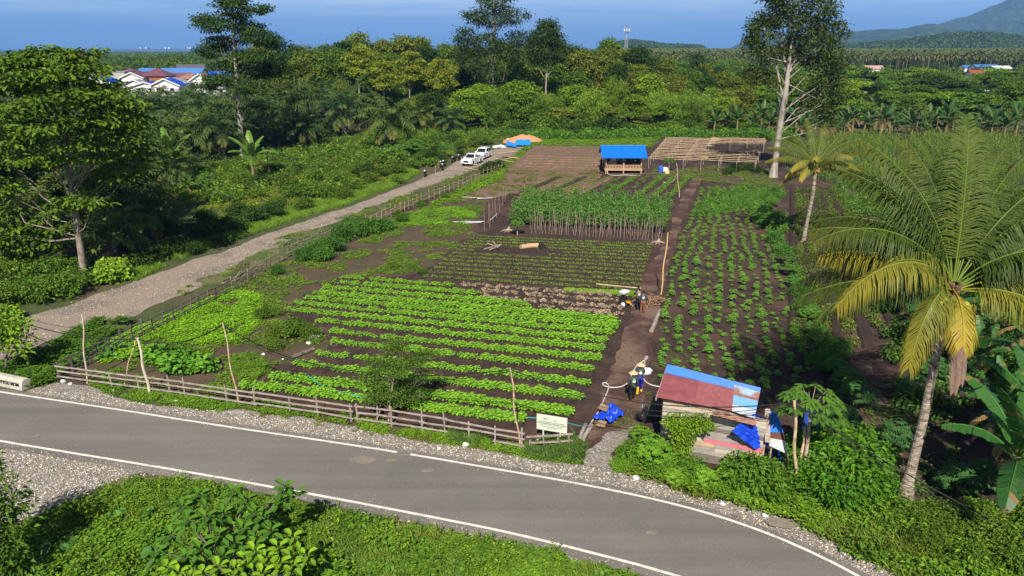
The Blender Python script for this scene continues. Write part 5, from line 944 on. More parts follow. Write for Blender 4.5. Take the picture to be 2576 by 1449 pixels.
a, b = rowpts(716, .05, 1420, 1600, 1300); n = 1500; t = rg.rand(n); p = np.array(a) + np.outer(t, np.array(b - a)); stuff('nursery_strip', T_WEED, [(p[:, 0], p[:, 1] - 1.2 + rg.uniform(-.5, .5, n), .05, .8, 0)], (.17, .34, .03))
# furrow beds behind the beans: lines of young plants
sets = []
for i in range(11):
    x0, x1 = 1262 + i * 42, 1404 + i * 33; a, b = G(x0, 500), G(x1, 446); n = int((b - a).length * (14 if i in (6, 8, 9, 10) else 3)); t = rg.rand(n); p = np.array(a) + np.outer(t, np.array(b - a)); sets.append((p[:, 0] + rg.normal(size=n) * .25, p[:, 1], .15, rg.uniform(.7, 1.3, n), 0))
stuff('furrow_crop', T_WEED, sets, (.12, .25, .03))
# beans climbing on their stakes
sets = []; mbv = MB()
for k, (yl, yr) in enumerate(((566, 583), (553, 572), (541, 560), (530, 549), (520, 539), (511, 530))):
    a, b = G(1285 + k * 7, yl), G(1672 + k * 3, yr); n = int((b - a).length * 48); t = rg.rand(n); p = np.array(a) + np.outer(t, np.array(b - a)); z = rg.uniform(.12, 1, n) ** .8 * (1.75 + .25 * np.sin(t * 60 + k)); sets.append((p[:, 0] + rg.normal(size=n) * .1, p[:, 1] + rg.normal(size=n) * .22, z, rg.uniform(.9, 1.5, n), rg.uniform(-.2, .25, n)))
stuff('bean_vines', T_WEED, sets, (.085, .225, .04))
SM = [mk(lambda mb, rg: mb.tube([(0, 0, -.1), (rg.normal() * .04, rg.normal() * .04, 1.1), (rg.normal() * .07, rg.normal() * .07, 2.15)], [.022, .018, .012], 5), k, 'bean_stake', [M_STICK]) for k in range(4)]
stk = []
for r, (yl, yr, n, xl, xr, where) in enumerate(((586, 607, 38, 1335, 1662, 'front'), (577, 597, 34, 1330, 1668, 'second bare'), (566, 583, 30, 1290, 1672, 'third'), (553, 572, 24, 1300, 1676, 'fourth'), (530, 549, 22, 1300, 1685, 'fifth'), (511, 530, 20, 1310, 1688, 'back'))):
    for j in range(n):
        t = (j + .5 + R0.uniform(-.25, .25)) / n; p = G(xl, yl).lerp(G(xr, yr), t); s = R0.uniform(.85, 1.15) * (1.12 if r > 3 else 1)
        o = single(SM[(j + r) % 4], 'bean_stake', p, j, s, cat='stake', group='stakes of the bean rows'); o.rotation_euler = (R0.uniform(-.09, .09), R0.uniform(-.12, .12), j); stk.append((xl + (xr - xl) * t, o, f'thin wooden bean stake, {where} row'))
for j, (px, py) in enumerate(((1218, 580), (1232, 572), (1240, 560), (1250, 548), (1258, 535), (1263, 520), (1228, 562), (1270, 510))):
    o = single(SM[j % 4], 'bean_stake', G(px, py), j, 1.15, cat='stake', group='stakes of the bean rows'); o.rotation_euler = (R0.uniform(-.1, .1), R0.uniform(-.12, .12), j); stk.append((px, o, 'bare stake at the left end of the bean rows'))
relabel(stk, '')
# cassava seedlings on the right-hand field: the 300 nearest one by one
EL = [(1652, 985), (1650, 900), (1663, 800), (1682, 690), (1715, 590), (1745, 520), (1765, 470)]; ER = [(2085, 985), (2050, 900), (2000, 800), (1975, 690), (1935, 600), (1905, 530), (1890, 478)]
le = [G(*p) for p in EL]; re_ = [G(*p) for p in ER]; cs = []
for y in np.arange(36.6, 98, .78):
    xa = np.interp(y, [p.y for p in le], [p.x for p in le]); xb = np.interp(y, [p.y for p in re_], [p.x for p in re_]); n = max(3, int(round((xb - xa) / .98)))
    for j in range(n):
        if R0.random() < .16: continue
        cs.append((xa + (xb - xa) * (j + .35) / n + R0.uniform(-.20, .20), y + R0.uniform(-.3, .3)))
hutc = G(1800, 1060); cs = [c for c in cs if not (7.0 < c[0] < 12.8 and c[1] < 33.5)]
for k, (x, y) in enumerate(cs[:300]):
    sx, sy = toscreen((x, y, 0)); col_ = 'beside the path' if sx < 1720 - (sy - 700) * .06 else 'in the left field half' if sx < 1800 else 'in the right field half' if sx < 1900 else 'along the bush strip'; rowp = 'near the hut' if sy > 850 else 'level with the four workers' if sy > 720 else 'farther up the field'
    single(CASS[k % 4], 'cassava_plant', (x, y, .02), k * 2.3, R0.uniform(.42, .80), jit((.10, .26, .03), .15), f"small cassava plant {col_}, {rowp}", 'cassava plant', 'young cassava plants in the right field')
T_CASS = [template(lambda mb, rg, a=a: cassava_fn(*a)(mb, rg), k) for k, a in enumerate(((.45, 8, .26, .3), (.55, 9, .28, .34)))]
r_ = np.array(cs[300:]); stuff('cassava_rows', T_CASS, [(r_[:, 0], r_[:, 1], .02, .66, 0)], (.10, .23, .03), mats=[M_CASS, M_STEM])
# yellowish crop in the furrows further right
sets = []
for i in range(5):
    a, b = G(2015 + i * 62, 950 - abs(i - 1) * 60), G(2006 + i * 22, 480); n = int((b - a).length * 1.9); t = rg.rand(n); p = np.array(a) + np.outer(t, np.array(b - a)); sets.append((p[:, 0] + rg.normal(size=n) * .2, p[:, 1], .1, rg.uniform(.5, 1.2, n), rg.uniform(-.2, .2, n)))
stuff('furrow_shrubs', T_SHRUBLET, sets, (.095, .155, .028))
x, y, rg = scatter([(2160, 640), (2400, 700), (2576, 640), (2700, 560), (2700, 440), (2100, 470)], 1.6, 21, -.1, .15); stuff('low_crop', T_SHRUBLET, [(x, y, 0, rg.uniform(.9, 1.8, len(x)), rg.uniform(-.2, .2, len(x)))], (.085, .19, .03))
x, y, rg = scatter([(2045, 450), (2100, 470), (2700, 470), (2700, 345), (2120, 352), (1985, 385)], 1.25, 22, -.35, .08); m = np.ones(len(x), bool); stuff('corn_field', T_CORN, [(x, y, 0, rg.uniform(.85, 1.15, len(x)), rg.uniform(-.3, .3, len(x)))], (.085, .165, .03))
# ground cover and grasses
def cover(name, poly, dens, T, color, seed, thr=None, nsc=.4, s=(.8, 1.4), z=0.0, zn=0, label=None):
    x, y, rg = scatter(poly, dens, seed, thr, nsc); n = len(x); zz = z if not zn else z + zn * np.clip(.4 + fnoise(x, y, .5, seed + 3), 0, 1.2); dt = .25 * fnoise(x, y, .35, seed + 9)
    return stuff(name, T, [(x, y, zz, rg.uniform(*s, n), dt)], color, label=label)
RVX = [(1740, 1250), (1850, 1268), (1960, 1305), (2060, 1348), (2160, 1405), (2260, 1449), (2400, 1520), (2750, 1520), (2750, 1300), (2400, 1290), (2250, 1270), (2080, 1240)]
FG = [(0, 1345), (140, 1300), (225, 1275), (275, 1238), (340, 1215), (480, 1222), (640, 1258), (850, 1300), (1060, 1342), (1300, 1388), (1500, 1430), (1700, 1500), (1900, 1560), (1200, 1640), (0, 1600), (-120, 1450)]
cover('ground_cover', FG, 62, T_WEED, (.085, .185, .018), 1, None, .4, (.7, 1.3), .0, .22)
cover('ground_cover', [(0, 1560), (0, 1400), (300, 1330), (700, 1330), (850, 1400), (900, 1560)], 45, T_WEED, (.095, .21, .018), 2, .0, .4, (.9, 1.6), .15, .4)
cover('ground_cover', FG, 9, T_HEART, (.07, .17, .022), 101, .05, .35, (.3, .7), .0, .3)
cover('ground_cover', FG, 7, T_SHRUBLET, (.12, .23, .02), 102, .1, .45, (.4, .9), .0, .3)
cover('ground_cover', FG, 9, T_GRASS, (.13, .20, .035), 103, .1, .5, (.7, 1.5), .0, .3)
cover('verge_grass', RVX, 3.5, T_SHRUBLET, (.10, .22, .02), 104, .0, .45, (.6, 1.5))
cover('tall_grass', [(740, 1265), (850, 1290), (1100, 1340), (1300, 1380), (1500, 1435), (1500, 1500), (760, 1450)], 34, T_GRASS, (.10, .19, .035), 3, .0, .5, (.9, 1.7))
cover('verge_grass', [(285, 998), (400, 1018), (560, 1036), (620, 1022), (520, 1000), (400, 985), (300, 965), (220, 965)], 70, T_WEED, (.10, .22, .02), 4, -.25, .6, (.6, 1.0))
cover('verge_grass', [(620, 1030), (700, 1045), (830, 1062), (900, 1080), (1075, 1112), (1210, 1130), (1290, 1145), (1370, 1163), (1460, 1168), (1470, 1130), (1310, 1120), (1060, 1080), (800, 1035), (640, 1005)], 60, T_WEED, (.11, .24, .018), 5, -.12, .8, (.6, 1.1))
cover('verge_grass', [(560, 1036), (900, 1090), (1200, 1135), (1460, 1172), (1460, 1130), (1060, 1075), (560, 1000)], 26, T_GRASS, (.12, .17, .03), 6, .0, .8, (.5, .9))
cover('tall_grass', [(1320, 1150), (1440, 1168), (1475, 1130), (1440, 1105), (1330, 1120)], 55, T_GRASS, (.075, .15, .035), 7, None, .5, (1.1, 1.9))
cover('tall_grass', [(1130, 1115), (1200, 1128), (1215, 1100), (1140, 1090)], 50, T_GRASS, (.075, .15, .035), 71, None, .5, (1.0, 1.5))
RV = [(1540, 1182), (1600, 1200), (1740, 1250), (1850, 1268), (1960, 1305), (2060, 1348), (2160, 1405), (2260, 1449), (2400, 1520), (2750, 1520), (2750, 1300), (2400, 1290), (2250, 1270), (2080, 1240), (1850, 1210), (1650, 1170), (1560, 1150)]
cover('verge_grass', RV, 48, T_WEED, (.10, .215, .018), 8, -.3, .5, (.8, 1.5), 0, .35)
cover('tall_grass', RV, 30, T_GRASS, (.12, .18, .035), 9, -.05, .4, (1.0, 2.2))
cover('verge_grass', [(66, 975), (110, 972), (150, 950), (280, 850), (330, 815), (240, 812), (150, 860), (60, 905), (0, 925), (-60, 950)], 60, T_WEED, (.055, .135, .016), 10, -.2, .6, (.9, 1.8), 0, .3)
cover('garden_creeper', [(250, 880), (330, 835), (420, 800), (520, 755), (600, 735), (650, 745), (665, 790), (640, 835), (600, 862), (520, 868), (420, 872), (330, 905), (260, 915)], 55, T_WEED, (.15, .34, .02), 11, -.28, .5, (.9, 1.5))
cover('taro_patch', [(395, 885), (470, 880), (530, 905), (540, 935), (470, 950), (400, 940), (340, 900)], 9, T_HEART, (.09, .25, .025), 12, None, .5, (.8, 1.4))
cover('taro_patch', [(170, 905), (240, 880), (300, 870), (330, 890), (260, 925), (190, 930)], 4, T_HEART, (.07, .2, .03), 121, None, .5, (.7, 1.2))
cover('grass_patch', [(590, 895), (650, 888), (680, 925), (650, 955), (590, 950), (570, 925)], 90, T_GRASS, (.10, .24, .02), 13, -.3, .8, (.6, .9))
cover('garden_weeds', [(190, 955), (560, 995), (640, 960), (740, 890), (830, 850), (715, 810), (770, 755), (860, 700), (1050, 690), (1180, 600), (1230, 500), (1150, 505), (1060, 525), (930, 565), (860, 600), (720, 660), (520, 752), (330, 855)], 24, T_WEED, (.11, .215, .025), 14, .02, .35, (.6, 1.2))
cover('garden_weeds', [(1040, 570), (1180, 560), (1200, 540), (1150, 520), (1060, 530), (980, 560)], 40, T_WEED, (.14, .32, .025), 15, -.2, .4, (.8, 1.2))
cover('garden_weeds', [(1120, 505), (1230, 500), (1330, 480), (1480, 478), (1510, 445), (1500, 428), (1270, 430), (1200, 462)], 9, T_WEED, (.12, .17, .03), 16, .05, .3, (.7, 1.2))
cover('garden_weeds', [(1262, 452), (1280, 420), (1345, 366), (1640, 372), (1660, 348), (1370, 346), (1330, 362), (1255, 425), (1150, 480), (1080, 515), (1100, 525), (1200, 480)], 14, T_WEED, (.13, .27, .022), 17, -.3, .3, (1.0, 1.7))
cover('garden_weeds', [(1640, 440), (1760, 455), (1900, 470), (1965, 470), (1950, 428), (1800, 420), (1640, 428)], 10, T_WEED, (.12, .21, .03), 18, -.1, .3, (.8, 1.4))
cover('field_weeds', [(1740, 560), (1800, 470), (1960, 470), (1990, 560), (1960, 600), (1900, 560), (1880, 520)], 9, T_SHRUBLET, (.08, .2, .03), 19, -.1, .2, (.6, 1.2))
cover('field_weeds', [(1640, 980), (1665, 760), (1700, 600), (1760, 470), (1960, 470), (1990, 700), (2130, 1000), (2000, 1010)], 5, T_WEED, (.10, .16, .04), 20, .15, .3, (.5, .9))
cover('path_weeds', [(1600, 1100), (1560, 1090), (1530, 1060), (1600, 940), (1640, 1000), (1640, 1080)], 14, T_WEED, (.11, .17, .04), 23, .1, .6, (.4, .8))
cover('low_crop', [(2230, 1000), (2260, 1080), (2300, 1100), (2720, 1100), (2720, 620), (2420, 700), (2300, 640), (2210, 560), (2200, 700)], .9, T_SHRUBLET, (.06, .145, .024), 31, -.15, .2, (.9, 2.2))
for k, (px, py, s_) in enumerate(((2230, 780, .9), (2290, 820, 1.0), (2350, 780, 1.1), (2440, 740, 1.2), (2520, 700, 1.2), (2590, 760, 1.3), (2480, 880, 1.1), (2560, 900, 1.2), (2400, 920, 1.0), (2330, 900, .9), (2620, 980, 1.3), (2450, 980, 1.0))):
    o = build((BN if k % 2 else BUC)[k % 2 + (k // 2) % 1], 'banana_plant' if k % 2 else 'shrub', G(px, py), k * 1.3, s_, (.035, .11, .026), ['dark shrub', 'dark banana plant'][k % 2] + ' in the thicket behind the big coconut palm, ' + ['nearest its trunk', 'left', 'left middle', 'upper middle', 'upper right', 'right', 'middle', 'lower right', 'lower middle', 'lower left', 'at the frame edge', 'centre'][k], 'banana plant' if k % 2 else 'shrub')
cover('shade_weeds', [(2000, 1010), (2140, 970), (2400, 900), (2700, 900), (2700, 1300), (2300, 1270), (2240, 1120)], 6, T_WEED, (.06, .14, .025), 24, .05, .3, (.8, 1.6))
cover('palm_undergrowth', [(380, 660), (500, 600), (640, 555), (720, 530), (860, 500), (980, 460), (1060, 420), (1220, 372), (1290, 345), (1040, 330), (800, 350), (600, 390), (430, 430), (300, 560)], 5, T_WEED, (.17, .25, .028), 25, -.12, .15, (1.0, 2.0))
cover('palm_undergrowth', [(700, 480), (900, 430), (1060, 390), (1250, 350), (1290, 330), (1000, 330), (800, 370), (480, 430), (400, 500), (560, 520)], 1.5, T_SHRUBLET, (.085, .18, .022), 26, .10, .22, (.8, 2.6))
for k_, c_ in enumerate(((.13, .24, .022), (.055, .12, .018), (.12, .15, .035))): cover('palm_undergrowth', [(700, 480), (900, 430), (1060, 390), (1250, 350), (1290, 330), (1000, 330), (800, 370), (480, 430), (400, 500), (560, 520)], .9, [T_SHRUBLET, T_SHRUBLET, T_GRASS][k_], c_, 126 + k_, .12, .25, ((.8, 2.4), (.8, 2.8), (2, 4))[k_])
cover('roadside_grass', [(330, 715), (430, 665), (500, 635), (620, 595), (740, 555), (860, 520), (980, 475), (1060, 435), (1030, 425), (900, 480), (700, 530), (560, 585), (380, 660), (290, 705)], 26, T_GRASS, (.12, .24, .03), 27, -.3, .3, (.9, 1.8))
cover('roadside_grass', [(460, 745), (560, 700), (640, 660), (720, 620), (860, 562), (1000, 515), (1130, 462), (1260, 410), (1270, 395), (1190, 425), (1030, 485), (850, 550), (700, 600), (590, 670), (480, 715), (400, 765)], 20, T_WEED, (.13, .22, .035), 28, .12, .4, (.6, 1.2))
cover('forest_undergrowth', [(300, 560), (0, 640), (-200, 700), (-200, 420), (300, 330), (640, 300), (850, 310), (860, 345), (600, 390), (430, 430)], 1.2, T_SHRUBLET, (.035, .08, .02), 29, -.2, .1, (1.5, 3.5))
cover('edge_undergrowth', [(1260, 345), (1340, 352), (1640, 350), (1900, 348), (2000, 360), (2000, 336), (1600, 331), (1260, 333)], 1.6, T_SHRUBLET, (.08, .2, .025), 30, -.3, .1, (1.5, 3))
M_STONE = leaf_mat('loose_stone', trans=0, lo=.35, hi=1.5, yel=(1.0, .95, .86), rough=.85)
T_STONE = [template(lambda mb, rg: (lambda v: mb.add(v, [[0, 1, 4], [1, 2, 4], [2, 3, 4], [3, 0, 4]], 0, rg.uniform(0, 1)))(np.array([[1, 0, -.2], [0, .8, -.2], [-.9, .1, -.2], [.1, -.9, -.2], [rg.uniform(-.3, .3), rg.uniform(-.3, .3), .7]]) * rg.uniform(.7, 1.2, 3)), k) for k in range(6)]
def loose(name, poly, dens, color, seed, s, z=.03, thr=None):
    x, y, rg = scatter(poly, dens, seed, thr, .8); n = len(x); return stuff(name, T_STONE, [(x, y, z, rg.uniform(*s, n) ** 1.0, rg.uniform(-.45, .45, n))], color, M_STONE)
loose('loose_stones', [(66, 983), (250, 990), (400, 1025), (620, 1035), (800, 1062), (1000, 1098), (1210, 1132), (1370, 1165), (1480, 1170), (1530, 1110), (1590, 1075), (1545, 1175), (1660, 1222), (1850, 1266), (2060, 1345), (2260, 1445), (2150, 1440), (1884, 1318), (1559, 1232), (1242, 1174), (859, 1110), (333, 1030), (60, 990)], 60, (.50, .455, .39), 61, (.018, .05))
loose('loose_stones', [(0, 1122), (167, 1150), (333, 1177), (430, 1190), (300, 1208), (240, 1228), (200, 1262), (90, 1300), (0, 1322), (-80, 1250)], 70, (.50, .455, .39), 62, (.018, .05))
loose('loose_stones', [(860, 1275), (1060, 1312), (1292, 1360), (1425, 1392), (1350, 1388), (1060, 1325)], 60, (.50, .455, .39), 63, (.018, .05))
loose('track_stones', [(0, 830), (93, 791), (240, 740), (427, 680), (610, 613), (859, 528), (1046, 458), (1226, 382), (1259, 403), (1029, 490), (859, 556), (700, 615), (530, 712), (330, 800), (160, 843), (0, 900)], 7, (.40, .34, .29), 64, (.025, .06), .04)
mbs = MB(); rg = np.random.RandomState(71)
for A_, sg_ in ((UL, 1), (LL, -1)):
    T_l = unit(np.gradient(A_, axis=0)); N_l = np.stack([-T_l[:, 1], T_l[:, 0], T_l[:, 2] * 0], -1); i_ = rg.uniform(3, len(A_) - 3, 1500); P_l = np.stack([np.interp(i_, np.arange(len(A_)), A_[:, q]) for q in range(3)], -1); N_q = N_l[i_.astype(int)]; P_l = P_l + N_q * (sg_ * (.36 - rg.exponential(.22, 1500)))[:, None]
    for q in range(6): k_ = np.arange(1500) % 6 == q; pp = P_l[k_]; pp[:, 2] = .082; spread(mbs, T_STONE[q], pp, rg.uniform(0, 6.28, k_.sum()), rg.uniform(.012, .032, k_.sum()), rg.uniform(-.4, .3, k_.sum()))
o = mbs.obj('loose_stones', M_STONE, color=(.40, .36, .31)); o['kind'] = 'stuff'
x, y, rg = scatter([(1470, 1135), (1545, 900), (1590, 745), (1680, 600), (1740, 452), (1765, 452), (1700, 610), (1655, 790), (1625, 980), (1600, 1110)], 22, 65, -.1, .7); stuff('soil_clods', T_STONE, [(x, y, .05, rg.uniform(.02, .075, len(x)), rg.uniform(-.3, .3, len(x)))], (.085, .045, .033), M_STONE)
x, y, rg = scatter([(600, 1000), (1320, 1110), (1500, 1085), (1640, 660), (1690, 520), (1250, 520), (1060, 690), (830, 700), (700, 880)], 9, 66, -.1, .7); stuff('soil_clods', T_STONE, [(x, y, .05, rg.uniform(.02, .07, len(x)), rg.uniform(-.3, .3, len(x)))], (.045, .028, .022), M_STONE)
x, y, rg = scatter([(1650, 990), (1665, 760), (1700, 600), (1760, 470), (1960, 480), (2010, 760), (2130, 1000)], 6, 67, -.1, .5); stuff('soil_clods', T_STONE, [(x, y, .03, rg.uniform(.02, .08, len(x)), rg.uniform(-.3, .3, len(x)))], (.05, .031, .024), M_STONE)
# far woods: beyond 330 m single crowns are a few pixels and read as one mass
rg = np.random.RandomState(44)
def far_points(Y0, Y1, step, ex):
    y = np.arange(Y0, Y1, step); X = []; Yv = []
    for yy in y:
        hw = (yy * CP + 5) * 1400 / FP; xs = np.arange(-hw, hw, step) + rg.uniform(-.45, .45, len(np.arange(-hw, hw, step))) * step; X.append(xs); Yv.append(yy + rg.uniform(-.45, .45, len(xs)) * step)
    X = np.concatenate(X); Yv = np.concatenate(Yv); px = 1288 + FP * X / (Yv * CP + CH * SP); k = ex(px, Yv); return X[k], Yv[k], px[k]
def coast(x, y): return np.interp(x, [-6000, -1200, 200, 1500, 5500], [2300, 2350, 2700, 4000, 12000]) > y + 20
vill = lambda px, y: (px > 215) & (px < 650) & (y > 235) & (y < 440)
grove = lambda px, y: (px > 1560) & (y > 545) & (y < 1650)
houses_r = lambda px, y: (px > 2130) & (px < 2560) & (y > 440) & (y < 560)
x, y, px = far_points(250, 800, 9.5, lambda px, y: ~vill(px, y) & ~grove(px, y) & ~houses_r(px, y) & ((y > 330) | (px < 600)) & ~((px > 640) & (px < 1300) & (y < 380)))
stuff('far_woods', T_FARTREE, [(x, y, 0, rg.uniform(.55, 1.1, len(x)) * np.where((px > 1900) & (y < 560), .75, 1), rg.uniform(-.2, .2, len(x)) + .6 * fnoise(x, y, .013, 5))], (.075, .145, .020))
def farlow(mb, rg):
    for k in range(26): d = rdir(rg, 1)[0]; add_leaves(mb, [np.array([0, 0, 6]) + d * [4.5, 4.5, 3.6]], [rg.normal(size=3)], [d + [0, 0, .5]], 3.6, 3.0, 0, rg.uniform(.1, .9), 0, 'diamond', .1, .1)
T_FL = [template(farlow, k) for k in range(4)]
x, y, px = far_points(560, 1650, 15, grove); stuff('grove_undergrowth', T_FARTREE, [(x, y, 0, rg.uniform(.5, 1.2, len(x)), rg.uniform(-.2, .1, len(x)))], (.05, .095, .022))
x, y, px = far_points(800, 3300, 19, lambda px, y: ~grove(px, y)); k = coast(x, y); x, y = x[k], y[k]
stuff('distant_woods', T_FL, [(x, y, 0, rg.uniform(.4, .8, len(x)), rg.uniform(-.2, .2, len(x)) + .6 * fnoise(x, y, .006, 5))], (.07, .13, .024))
hp = np.concatenate(HILLTREES); hp = hp[rg.rand(len(hp)) < .45]; stuff('hill_woods', T_FL, [(hp[:, 0] + rg.uniform(-12, 12, len(hp)), hp[:, 1] + rg.uniform(-12, 12, len(hp)), hp[:, 2] - 4, rg.uniform(.7, 1.5, len(hp)), rg.uniform(-.3, .3, len(hp)))], (.045, .09, .022))
gp = [far_points(545, 900, 10.5, grove), far_points(900, 1650, 16, grove)]
nearp = gp[0][1] < 600; pl = []
cpm = [coconut_proto(170 + k, 12, 4.0, 16, .3, 12) for k in range(2)]
sel = np.argsort(gp[0][1])[:60]
for k, j in enumerate(sel):
    px = gp[0][2][j]; o = build(cpm[k % 2], 'coconut_palm', (gp[0][0][j], gp[0][1][j], 0), k, R0.uniform(.9, 1.15), (.075, .115, .038), cat='palm tree', group='front palms of the distant coconut grove'); pl.append((px, o, f"distant grove-front coconut palm {mark(px)}"))
relabel(pl, ''); m = np.ones(len(gp[0][0]), bool); m[sel] = False
stuff('coconut_grove', T_FARPALM, [(np.concatenate([gp[0][0][m], gp[1][0]]), np.concatenate([gp[0][1][m], gp[1][1]]), 0, rg.uniform(.85, 1.2, m.sum() + len(gp[1][0])), rg.uniform(-.2, .2, m.sum() + len(gp[1][0])))], (.070, .105, .040))
# ================================================================== BUILT THINGS
def plain(name, c, rough=.6, metallic=0.0, **k): return mat(name, c, rough=rough, metallic=metallic, **k)
M_WHITE = plain('white_paint', (.78, .78, .76), .45); M_BLACK = plain('black_plastic', (.015, .015, .017), .45); M_RUBBER = plain('rubber', (.02, .02, .02), .85)
M_CHROME = plain('bright_metal', (.6, .6, .6), .3, .9); M_GLASS = plain('dark_glass', (.012, .016, .02), .08, spec=.6); M_RED = plain('red_plastic', (.5, .03, .02), .4)
M_BLUET = mat('blue_tarpaulin', (.006, .035, .42), (.012, .065, .58), 4, .35, .02, spec=.4, bscale=9); M_BLUEP = mat('blue_painted_sheet', (.004, .115, .50), (.007, .14, .56), 6, .5, local=True)
M_SACK = mat('white_sack', (.75, .75, .73), (.55, .55, .54), 8, .6, .02, local=True); M_CARD = mat('cardboard', (.33, .22, .13), (.24, .16, .10), 6, .9, local=True)
M_CONC = mat('concrete', (.50, .46, .39), (.34, .31, .27), 2.2, .9, .01, detail=8, local=True); M_WOODNEW = mat('sawn_wood', (.50, .33, .20), (.36, .22, .13), 3, .7, local=True, stretch=(1, 1, 6))
def part(mb, name, m, parent, label=None, color=None):
    o = mb.obj(name, m, parent, color)
    if label: o['label'] = label
    return o
def text(s, size, m, parent, M, name='lettering', ext=.002, bold=0.0):
    bold = bold + size * .02
    cu = bpy.data.curves.new(name, 'FONT'); cu.body = s; cu.size = size; cu.extrude = ext; cu.align_x = 'CENTER'; cu.align_y = 'CENTER'; cu.offset = bold; cu.materials.append(m)
    t_ = bpy.data.objects.new(name, cu); link(t_); dg = bpy.context.evaluated_depsgraph_get(); dg.update(); me = bpy.data.meshes.new_from_object(t_.evaluated_get(dg)); bpy.data.objects.remove(t_); me.name = name
    o = bpy.data.objects.new(name, me); link(o); o.parent = parent; o.matrix_local = M; return o

# --- front fence along the asphalt road
def fence(name, label, posts, rail_z, post_h, rail_w=.09, rail_t=.025, pr=.05, step=2, m=M_RAIL, wob=.03, sticks=0, round_=False, gaps=()):
    root = empty(name, posts[0], label=label, cat='fence'); o0 = posts[0]
    for i, p in enumerate(posts):
        mb = MB(); d = p - o0; h = post_h * R0.uniform(.85, 1.15); a = tuple(d + Vector((0, 0, -.15))); b = tuple(d + Vector((R0.uniform(-.08, .08), R0.uniform(-.06, .06), h)))
        if round_: mb.tube([a, b], [pr * .6, pr * .45], 6)
        else: mb.beam(a, b, pr * 1.5, pr)
        part(mb, 'post', m, root)
    for r, z in enumerate(rail_z):
        i = r % step
        while i < len(posts) - 1:
            j = min(len(posts) - 1, i + step)
            if (r, i) in gaps: i = j; continue
            a = posts[i] - o0 + Vector((0, -.045, z + R0.uniform(-wob, wob))); b = posts[j] - o0 + Vector((0, -.045, z + R0.uniform(-wob, wob))); d = (b - a).normalized(); mb = MB()
            if round_: mb.tube([tuple(a - d * .2), tuple((a + b) / 2 + Vector((0, 0, R0.uniform(-.05, .02)))), tuple(b + d * .25)], [.022, .026, .018], 5)
            else: mb.beam(a - d * .12, b + d * .15 + Vector((0, -.012 * (i % 3), 0)), rail_t, rail_w)
            part(mb, 'rail', m, root); i = j
        if r % step:
            a = posts[0] - o0 + Vector((0, -.045, z)); b = posts[r % step] - o0 + Vector((0, -.05, z)); mb = MB(); (mb.tube([a, b], .022, 5) if round_ else mb.beam(a, b, rail_t, rail_w)); part(mb, 'rail', m, root)
    return root
fb = [(150, 957), (283, 975), (350, 984), (428, 993), (465, 999), (573, 1015), (642, 1026), (730, 1040), (800, 1048), (884, 1062)]
fence('plank_fence', 'grey plank fence of three rails along the left part of the road verge', pxy(fb), (.92, .62, .28), 1.05)
fb2 = [(900, 1063), (948, 1068), (985, 1074), (1062, 1087), (1120, 1095), (1180, 1106), (1246, 1121), (1312, 1131)]
fence('plank_fence', 'grey plank fence with broken rails between the small tree and the signboard', pxy(fb2), (.92, .58, .25), 1.1, gaps=((2, 4),))
fence('plank_fence', 'short collapsed end of the plank fence under the signboard', pxy([(1330, 1132), (1370, 1130), (1400, 1128), (1432, 1127)]), (.75, .4), .6)
lf = [G(150, 957).lerp(G(585, 738), t) for t in np.linspace(0, 1, 18)]
fence('rail_fence', 'dark weathered rail fence running from the corner post along the gravel road', lf, (1.05, .72, .42, .15), 1.2, .08, .03, .06, 3, mat('dark_rail', (.16, .135, .115), (.085, .07, .06), 3, .9, local=True))
lf2 = [G(585, 738).lerp(G(735, 643), t) for t in np.linspace(0, 1, 14)] + [G(735, 643).lerp(G(880, 590), t) for t in np.linspace(.1, 1, 12)]
fence('stick_fence', 'tangled fence of crooked sticks beside the middle of the gravel road', lf2, (1.1, .85, .6, .35, .15), 1.25, pr=.05, step=3, m=M_STICK, wob=.12, round_=True)
lf3 = [G(880, 590).lerp(G(1060, 512), t) for t in np.linspace(0, 1, 16)] + [G(1060, 512).lerp(G(1262, 428), t) for t in np.linspace(.08, 1, 18)]
fence('stick_fence', 'thin bamboo stick fence between the gravel road and the upper garden', lf3, (.95, .5), 1.25, pr=.055, step=2, m=M_BAMBOO, wob=.15, round_=True)
lf4 = [G(333, 645).lerp(G(500, 603), t) for t in np.linspace(0, 1, 9)] + [G(500, 603).lerp(G(725, 532), t) for t in np.linspace(.12, 1, 10)]
fence('stick_fence', 'dark low stick fence on the far side of the gravel road', lf4, (.9, .5), 1.1, pr=.05, step=2, m=M_STICK, wob=.08, round_=True)
fence('stick_fence', 'small wooden rail fence by the parked motorcycles', pxy([(1095, 436), (1100, 430), (1104, 424)]), (.9, .5), 1.2, pr=.07, step=1, m=M_BAMBOO, round_=True)
# poles and cables
def pole(name, label, b, top, r0, r1, m=M_BAMBOO, dy=0.0, cat='pole'):
    B = G(*b); T = PX(top[0], B.y + dy, ZT(top[1], B.y + dy)) - B; mb = MB(); mid = T * .5 + Vector((.04, 0, 0)); n = 9
    P = [Vector((0, 0, -.3))] + [T * (i / n) + Vector((.05 * math.sin(i * 1.1), 0, 0)) for i in range(1, n)] + [T]
    mb.tube([tuple(p) for p in P], np.linspace(r0, r1, len(P)), 7)
    if m is M_BAMBOO:
        for i in range(1, n * 2): q = T * (i / (n * 2)) + Vector((.05 * math.sin(i * .55), 0, 0)); mb.tube([tuple(q - Vector((0, 0, .012))), tuple(q + Vector((0, 0, .012)))], r0 * 1.12 + (r1 - r0) * i / (n * 2), 7)
    o = mb.obj(name, m); o.location = B; tag(o, label, cat); return B + T
M_PALEPOLE = mat('peeled_pole', (.58, .50, .40), (.40, .32, .24), 4, .7, local=True)
